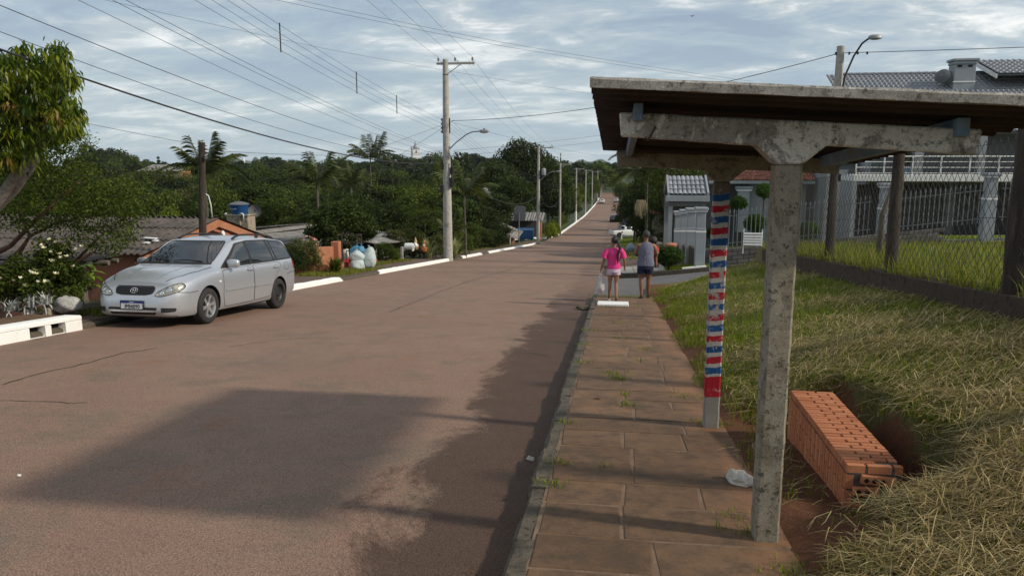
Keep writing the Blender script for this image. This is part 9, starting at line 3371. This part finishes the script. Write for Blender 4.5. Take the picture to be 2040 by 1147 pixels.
for nm in ('l', 'r'):
 sandal(wom, legs[nm][2], legs[nm][1], kk, MAT['sandal'])
# --- the child she carries, looking over her shoulder side
ch_ = thing('person', 'small child in red shirt carried in front of a shoulder', 'person', wom.matrix_basis @ Vector((0.175, 0.20, 0)))
ch_.location.z = wom.location.z
z0 = 0.92 * kk
J = {'pelvis': (0, 0, z0 + 0.06, 0.085), 'belly': (0, 0, z0 + 0.16, 0.085), 'chest': (0.01, -0.005, z0 + 0.26, 0.085, 0.075), 'neck': (0.02, 0, z0 + 0.345, 0.04), 'h0': (0.025, 0, z0 + 0.40, 0.068, 0.07), 'h1': (0.03, 0, z0 + 0.47, 0.075, 0.08), 'h2': (0.03, 0, z0 + 0.53, 0.05),
  'ls': (-0.085, 0, z0 + 0.29, 0.038), 'le': (-0.13, 0.06, z0 + 0.20, 0.032), 'lwrist': (-0.08, 0.10, z0 + 0.14, 0.022), 'rs': (0.105, 0, z0 + 0.29, 0.038), 're': (0.125, -0.045, z0 + 0.19, 0.032), 'rwrist': (0.105, -0.075, z0 + 0.10, 0.022),
  'lk': (-0.10, 0.09, z0 + 0.0, 0.052), 'la': (-0.11, 0.08, z0 - 0.16, 0.034), 'lt': (-0.11, 0.14, z0 - 0.20, 0.025), 'rk': (0.09, 0.10, z0 + 0.0, 0.052), 'ra': (0.10, 0.08, z0 - 0.16, 0.034), 'rt': (0.10, 0.14, z0 - 0.20, 0.025), 'nose': (0.0, 0.088, z0 + 0.44, 0.012)}
E = [('pelvis', 'belly'), ('belly', 'chest'), ('chest', 'neck'), ('neck', 'h0'), ('h0', 'h1'), ('h1', 'h2'), ('chest', 'ls'), ('ls', 'le'), ('le', 'lwrist'), ('chest', 'rs'), ('rs', 're'), ('re', 'rwrist'), ('pelvis', 'lk'), ('lk', 'la'), ('la', 'lt'), ('pelvis', 'rk'), ('rk', 'ra'), ('ra', 'rt'), ('h0', 'nose')]
hand_chain(J, E, 'l', J['lwrist'][:3], (0.4, 0.4, -0.5), (0, 1, 0), None, 0.6, 0.6)
hand_chain(J, E, 'r', J['rwrist'][:3], (-0.2, -0.4, -0.8), (0, 1, 0), None, 0.6, 0.6)
skinned('body', J, E, MAT['skin_b'], ch_, 2, 0)
rings('red_shirt', [(0, 0, z0 + 0.05, 0.105, 0.10), (0, 0, z0 + 0.16, 0.105, 0.10), (0.01, 0, z0 + 0.26, 0.112, 0.095), (0.015, 0, z0 + 0.315, 0.10, 0.08), (0.02, 0, z0 + 0.35, 0.05, 0.05)], MAT['red_cloth'], ch_, 18, wob=0.03, seed=9)
for nm, s in (('l', -1), ('r', 1)):
 a, e = Vector(J[nm + 's'][:3]), Vector(J[nm + 'e'][:3])
 mb = MB()
 mb.tube([a - Vector((s * 0.02, 0, -0.01)), a.lerp(e, 0.75)], [0.05, 0.05], 12, cap=False)
 mb.build('sleeve', MAT['red_cloth'], ch_, smooth=True)
hair_cap(ch_, Vector((0.028, 0, z0 + 0.42)), Matrix.Rotation(R_(-30), 3, 'Z'), 0.98, MAT['hair'], 1.3, 1.05)
# ------------------------------------------------------------------ small things along the street
def blob(name, mat, sx, sy, sz, seed=0, rough=0.12, flat=-0.6):
 rr = random.Random(seed)
 me = bpy.data.meshes.new(name)
 bm = bmesh.new()
 bmesh.ops.create_icosphere(bm, subdivisions=3, radius=1)
 ph = [rr.uniform(0, 6) for _ in range(4)]
 for v_ in bm.verts:
  c = v_.co
  k2 = 1 + rough * (math.sin(c.x * 4 + ph[0]) * math.sin(c.z * 3 + ph[1]) + 0.6 * math.sin(c.y * 7 + c.z * 5 + ph[2]))
  v_.co = Vector((c.x * sx * k2, c.y * sy * k2, max(flat, c.z) * sz * k2))
 bm.to_mesh(me)
 bm.free()
 me.shade_smooth()
 me.materials.append(mat)
 return me
def plastic(name, c):
 t = NT(name)
 a = t.noise(11, 6, 0.7, 1.0)
 t.bump(a, 0.9, 0.05)
 return t.end(t.mix(t.ramp(a, [(0.4, 0), (0.7, 1)]), c, tuple(v * 0.8 for v in c)), 0.35, 0, 0.5)
MAT['bag_a'] = plastic('pale grey rubbish bag', (0.50, 0.58, 0.57))
MAT['bag_b'] = plastic('blue rubbish bag', (0.07, 0.27, 0.42))
rbp = gpx(712, 536)
for i, (dx, dy, dz, sx, sz, m_, lab) in enumerate([(0.05, -0.15, 0.0, 0.30, 0.27, 'bag_a', 'lowest tied pale rubbish bag of the heap by the gate'), (0.0, -0.05, 0.34, 0.29, 0.24, 'bag_a', 'upper pale rubbish bag resting on another'), (0.38, 0.25, 0.05, 0.28, 0.50, 'bag_a', 'tall pale rubbish bag at the side of the heap'), (-0.12, 0.3, 0.30, 0.26, 0.36, 'bag_b', 'bluish rubbish bag behind the pale ones'), (0.12, 0.12, 0.66, 0.17, 0.14, 'bag_b', 'small bright blue bag on top of the rubbish heap')]):
 x, y = rbp.x + dx, rbp.y + dy
 o = thing('rubbish_bag', lab, 'bag', (x, y, float(P(rbp.y)) + dz))
 link('sack', blob('sack', MAT[m_], sx, sx * 0.9, sz, i), o, (0, 0, sz * 0.58))
 mb = MB()
 mb.lathe([(0.03, 0), (0.02, 0.04), (0.05, 0.09)], 8, None, (0.02, 0, sz * 1.5))
 mb.build('knot', MAT[m_], o)
ls = thing('litter_stand', 'rusty raised wire litter stand behind the rubbish bags', 'litter stand', (rbp.x - 0.5, rbp.y + 0.6, float(P(rbp.y)) - 0.1))
mb = MB()
for a in (-0.4, 0.4):
 for b_ in (-0.25, 0.25):
  mb.tube([(a, b_, 0), (a, b_, 1.35)], 0.025, 6)
mb.build('legs_frame', MAT['wood_dark'], ls)
for z in (0.75, 1.05, 1.35):
 mb = MB()
 mb.tube([(-0.42, -0.27, z), (0.42, -0.27, z), (0.42, 0.27, z), (-0.42, 0.27, z), (-0.42, -0.27, z)], 0.016, 5)
 mb.build('rail', MAT['wood_dark'], ls)
p = gpx(685, 545)
spiky('bronze_plant', 'reddish bronze leaved plant beside the rubbish bags', p.x - 0.6, p.y + 0.6, 70, 0.5, leaf_mat('bronze leaf', [(0.22, 0.06, 0.025), (0.33, 0.11, 0.045)]), 0.04, seed=77, spread=1.4)
p = gpx(959, 489)
wbk = thing('wire_basket', 'rusty wire litter basket on a thin post at the kerb', 'litter basket', (p.x - 0.25, p.y, h(p.x - 0.25, p.y)))
mb = MB()
mb.tube([(0, 0, -0.1), (0, 0, 0.62)], 0.035, 7)
mb.build('post', MAT['wood_dark'], wbk)
bw_ = MB()
for z, s in ((0.62, 0.26), (0.85, 0.30), (1.1, 0.35)):
 bw_.tube([(-s, -s, z), (s, -s, z), (s, s, z), (-s, s, z), (-s, -s, z)], 0.014, 5)
for a in range(5):
 t_ = -1 + a * 0.5
 for q in ((t_, -1), (t_, 1), (-1, t_), (1, t_)):
  bw_.tube([(q[0] * 0.26, q[1] * 0.26, 0.62), (q[0] * 0.35, q[1] * 0.35, 1.1)], 0.009, 4)
bw_.build('basket', M('rusty wire', (0.10, 0.05, 0.035), (0.06, 0.035, 0.025), 9, 0.8, 0.1), wbk)
p = gpx(985, 481)
dg_ = thing('sitting_dog', 'tan dog sitting on the grass below the dark bush', 'dog', (p.x - 0.6, p.y, h(p.x - 0.6, p.y)), R_(200))
MAT['fur'] = M('tan fur', (0.52, 0.36, 0.21), (0.42, 0.27, 0.15), 9, 0.95, 0.5, 90)
J = {'rump': (0, -0.18, 0.16, 0.15), 'mid': (0, -0.05, 0.34, 0.135), 'chest': (0, 0.10, 0.50, 0.14), 'neck': (0, 0.14, 0.66, 0.085), 'head': (0, 0.17, 0.78, 0.085), 'muz': (0, 0.29, 0.75, 0.045), 'nose': (0, 0.35, 0.74, 0.03)}
E = [('rump', 'mid'), ('mid', 'chest'), ('chest', 'neck'), ('neck', 'head'), ('head', 'muz'), ('muz', 'nose')]
for s, n_ in ((-1, 'l'), (1, 'r')):
 J.update({n_ + 'sh': (s * 0.08, 0.13, 0.42, 0.055), n_ + 'el': (s * 0.085, 0.14, 0.24, 0.04), n_ + 'pw': (s * 0.085, 0.16, 0.05, 0.03), n_ + 'pt': (s * 0.085, 0.22, 0.03, 0.032),
    n_ + 'kn': (s * 0.15, 0.04, 0.22, 0.07), n_ + 'hk': (s * 0.15, -0.16, 0.06, 0.035), n_ + 'hp': (s * 0.15, 0.03, 0.03, 0.035), n_ + 'ear0': (s * 0.06, 0.15, 0.86, 0.03), n_ + 'ear1': (s * 0.085, 0.15, 0.93, 0.012)})
 E += [('chest', n_ + 'sh'), (n_ + 'sh', n_ + 'el'), (n_ + 'el', n_ + 'pw'), (n_ + 'pw', n_ + 'pt'), ('rump', n_ + 'kn'), (n_ + 'kn', n_ + 'hk'), (n_ + 'hk', n_ + 'hp'), ('head', n_ + 'ear0'), (n_ + 'ear0', n_ + 'ear1')]
J.update({'t0': (0, -0.32, 0.08, 0.04), 't1': (0.1, -0.48, 0.06, 0.025)})
E += [('rump', 't0'), ('t0', 't1')]
skinned('body', J, E, MAT['fur'], dg_, 2, 0)
p = at(815, 492, 38.6)
pig = thing('pig_figure', 'white garden pig figure among the plants', 'garden figure', (p.x, p.y, p.z - 0.22))
J = {'r': (-0.26, 0, 0.24, 0.15), 'm': (0, 0, 0.27, 0.19), 'c': (0.22, 0, 0.26, 0.16), 'h': (0.36, 0, 0.31, 0.11), 's': (0.47, 0, 0.28, 0.055)}
E = [('r', 'm'), ('m', 'c'), ('c', 'h'), ('h', 's')]
for i, (a, c_) in enumerate(((-0.24, 'r'), (0.2, 'c'))):
 for s in (-1, 1):
  J['l%d%d' % (i, s)] = (a, s * 0.09, 0.12, 0.05)
  J['f%d%d' % (i, s)] = (a, s * 0.09, 0.0, 0.04)
  E += [(c_, 'l%d%d' % (i, s)), ('l%d%d' % (i, s), 'f%d%d' % (i, s))]
for s in (-1, 1):
 J['e%d' % s] = (0.34, s * 0.08, 0.43, 0.03)
 E.append(('h', 'e%d' % s))
skinned('body', J, E, MAT['white_paint'], pig, 2, 1)
for (u, v, lab) in ((845, 490, 'orange clay gnome figure nearest the tall pole'), (828, 486, 'tan clay gnome figure behind the pig figure')):
 p = at(u, v, 38.9)
 gn = thing('gnome_figure', lab, 'garden figure', (p.x, p.y, p.z - 0.3))
 mt_ = M('clay figure', (0.45, 0.17, 0.07), (0.35, 0.13, 0.05), 9, 0.8, 0.2) if u > 840 else M('tan figure', (0.50, 0.33, 0.16), (0.4, 0.25, 0.12), 9, 0.8, 0.2)
 mb = MB()
 mb.lathe([(0.12, 0), (0.15, 0.1), (0.12, 0.26), (0.07, 0.34), (0.085, 0.40), (0.08, 0.46), (0.05, 0.52), (0.01, 0.66)], 12)
 mb.build('body', mt_, gn, smooth=True)
 for s in (-1, 1):
  mb = MB()
  mb.tube([(s * 0.11, 0, 0.28), (s * 0.16, -0.05, 0.18), (s * 0.08, -0.13, 0.15)], [0.04, 0.035, 0.03], 7)
  mb.build('arm', mt_, gn, smooth=True)
 mb = MB()
 mb.lathe([(0.02, 0.0), (0.06, -0.02), (0.05, -0.1), (0.01, -0.14)], 8, None, (0, -0.07, 0.40))
 mb.build('beard', MAT['white_paint'], gn)
p = at(1046, 477, 86)
bbn = thing('blue_bin', 'blue metal waste container by the transformer pole', 'waste container', (p.x, p.y + 0.5, h(p.x, p.y + 0.5)))
MAT['bin_blue'] = M('faded blue steel', (0.035, 0.13, 0.27), (0.028, 0.10, 0.21), 2, 0.6, 0.1)
mb = MB()
mb.prism([(-0.42, 0.15), (-0.5, 1.15), (0.5, 1.3), (0.42, 0.15)], -0.9, 0.9, 'x')
mb.build('box', MAT['bin_blue'], bbn, bevel=0.03)
mb = MB()
mb.prism([(-0.54, 1.17), (-0.54, 1.22), (0.54, 1.38), (0.54, 1.32)], -0.95, 0.95, 'x')
mb.build('lid', MAT['bin_blue'], bbn)
for x in (-0.7, 0.7):
 for y in (-0.35, 0.35):
  mb = MB()
  mb.lathe([(0.08, -0.03), (0.08, 0.03)], 10, Matrix.Rotation(R_(90), 3, 'Y'), (x, y, 0.08))
  mb.build('castor', MAT['rubber'], bbn)
p = gpx(1034, 487)
sg = thing('sign_board', 'dark tall sign board on a thin post before the kiosk', 'sign', (p.x, p.y, h(p.x, p.y)))
mb = MB()
mb.tube([(0, 0, -0.1), (0, 0, 3.1)], 0.045, 8)
mb.build('post', MAT['steel'], sg)
mb = MB()
pts_ = rounded([(-0.55, 2.3), (0.62, 2.3), (0.62, 3.75), (-0.5, 3.75)], 0.3)
mb.prism(pts_, 0.06, 0.12, 'y')
mb.build('board', MAT['grey_dark'], sg)
for (u, v, hh, lab, w_) in ((1016, 486, 1.3, 'short white post in front of the lean-to', 0.09), (1051, 470, 5.6, 'thin timber post rising over the kiosk roof', 0.08), (1042, 470, 3.6, 'shorter timber post beside the kiosk roof', 0.07)):
 q = gpx(u, v)
 mb = MB()
 mb.tube([(0, 0, -0.2), (0, 0, hh)], [w_, w_ * 0.85], 9)
 o = mb.build('post', MAT['pole_conc'] if hh < 2 else MAT['wood_grey'], None, (q.x, q.y, h(q.x, q.y)))
 o.name = 'roadside_post'
 tag(o, lab, 'post')
pal = thing('paling_fence', 'row of thin bleached palings behind the lime green bush', 'fence', (-10.2, 101, h(-10.2, 101)))
for i in range(7):
 mb = MB()
 mb.tube([(i * 0.22, 0.3 * i, -0.2), (i * 0.22 + 0.05 * math.sin(i * 3), 0.3 * i, 1.7 + 0.25 * math.sin(i * 2.2))], [0.05, 0.04], 6)
 mb.build('paling', MAT['wood_grey'], pal)
for (u, v, lab) in ((1233, 478, 'short white marker post behind the pickup'), (1236, 452, 'short white marker post in front of the black car')):
 q = gpx(u, v)
 mb = MB()
 mb.box((0, 0, 0.3), (0.14, 0.14, 0.6), taper=0.85)
 o = mb.build('marker_post', MAT['white_kerb'], None, (q.x + 0.3, q.y, h(q.x + 0.3, q.y)), bevel=0.02)
 tag(o, lab, 'post')
p = gpx(1238, 494)
mb = MB()
mb.box((0, 0, 0.03), (0.95, 0.5, 0.08))
o = mb.build('painted_slab', MAT['white_kerb'], None, (p.x + 0.3, p.y, h(p.x + 0.3, p.y)), (R_(-5), 0, 0), bevel=0.01)
tag(o, 'white painted slab on the far pavement between the two walkers', 'slab')
p = at(1258, 478, 52)
o = thing('rubbish_bag', 'blue grey rubbish bag on the verge behind the walkers', 'bag', (p.x, p.y, h(p.x, p.y)))
link('sack', blob('sack', plastic('blue grey bag', (0.25, 0.30, 0.38)), 0.35, 0.3, 0.36, 40), o, (0, 0, 0.22))
mb = MB()
mb.lathe([(0.03, 0), (0.02, 0.05), (0.06, 0.1)], 8, None, (0, 0, 0.54))
mb.build('knot', MAT['bag_a'], o)
for (u, v, d, lab) in ((1337, 487, 29, 'terracotta bowl behind the large clipped bush'), (1309, 485, 30, 'pale gourd behind the woman’s shoulder'.replace('’', "'"))):
 p = at(u, v, d)
 po_ = thing('garden_bowl', lab, 'pot', (p.x, p.y, h(p.x, p.y)))
 zt__ = p.z - po_.location.z
 mb = MB()
 mb.lathe([(0.10, 0.0), (0.12, zt__ * 0.5), (0.10, zt__ * 0.7), (0.2, zt__ * 0.86), (0.24, zt__), (0.2, zt__ * 1.05), (0.05, zt__ * 1.08)], 14)
 mb.build('bowl', MAT['orange_wall'] if u > 1320 else MAT['tower'], po_, smooth=True, angle=50)
p = gpx(1168, 617)
me = blob('kerb_fragment', MAT['kerb'], 0.16, 0.11, 0.07, 51, 0.2, -0.3)
o = link('kerb_fragment', me, None, (p.x - 0.05, p.y, float(P(p.y)) - 0.09))
tag(o, 'broken piece of kerb stone lying in the gutter', 'stone')
for (u, v, lab) in ((1190, 795, 'curled dry brown leaf on the pavement'), (38, 948, 'tiny white pebble on the road')):
 p = gpx(u, v)
 if v < 900:
  mb = MB()
  mb.add([(-0.05, 0, 0.005), (0, 0.025, 0.02), (0.05, 0, 0.006), (0, -0.025, 0.018), (0.01, 0, 0.006)], [(0, 3, 4), (0, 4, 1), (3, 2, 4), (4, 2, 1)])
  o = mb.build('dry_leaf', MAT['trunk_red'], None, p)
 else:
  o = link('pebble', blob('pebble', MAT['white_paint'], 0.016, 0.013, 0.009, 5), None, p + Vector((0, 0, 0.006)))
 tag(o, lab, 'leaf' if v < 900 else 'pebble')
p = at(1379, 33, 60)
bird = thing('flying_bird', 'small dark bird flying high over the shelter', 'bird', p, R_(60))
MAT['bird'] = M('dark feathers', (0.02, 0.02, 0.022), rough=0.8, bump=0)
mb = MB()
mb.tube([(-0.16, 0, 0), (-0.08, 0, 0.0), (0.04, 0, 0.01), (0.11, 0, 0.015), (0.16, 0, 0.01)], [0.012, 0.03, 0.035, 0.022, 0.004], 8)
mb.build('body', MAT['bird'], bird, smooth=True)
for s in (-1, 1):
 mb = MB()
 mb.add([(0.05, 0, 0.01), (0.07, s * 0.14, 0.09), (0.0, s * 0.30, 0.06), (-0.05, s * 0.13, 0.07), (-0.05, 0, 0.01), (0.05, 0, 0.0), (0.07, s * 0.14, 0.083), (0.0, s * 0.30, 0.055), (-0.05, s * 0.13, 0.063), (-0.05, 0, 0.0)],
   [(0, 1, 3, 4), (1, 2, 3), (5, 9, 8, 6), (6, 8, 7), (0, 5, 6, 1), (1, 6, 7, 2), (2, 7, 8, 3), (3, 8, 9, 4)])
 mb.build('wing', MAT['bird'], bird)
mb = MB()
mb.add([(-0.14, -0.02, 0), (-0.14, 0.02, 0), (-0.26, 0.05, 0.0), (-0.26, -0.05, 0.0), (-0.2, 0, 0.008)], [(0, 1, 4), (1, 2, 4), (2, 3, 4), (3, 0, 4), (3, 2, 1, 0)])
mb.build('tail', MAT['bird'], bird)
# ------------------------------------------------------------------ haze
hz = MB()
hz.bbox(-3600, 3600, -55, 4600, -95, 45)
ho_ = hz.build('haze', [])
tag(ho_, kind='stuff')
hm = bpy.data.materials.new('thin bluish air')
hm.use_nodes = True
hm.node_tree.nodes.clear()
o_ = hm.node_tree.nodes.new('ShaderNodeOutputMaterial')
v_ = hm.node_tree.nodes.new('ShaderNodeVolumePrincipled')
v_.inputs['Color'].default_value = (0.80, 0.88, 0.96, 1)
v_.inputs['Density'].default_value = 0.00008
v_.inputs['Anisotropy'].default_value = 0.2
hm.node_tree.links.new(v_.outputs[0], o_.inputs['Volume'])
ho_.data.materials.clear()
ho_.data.materials.append(hm)
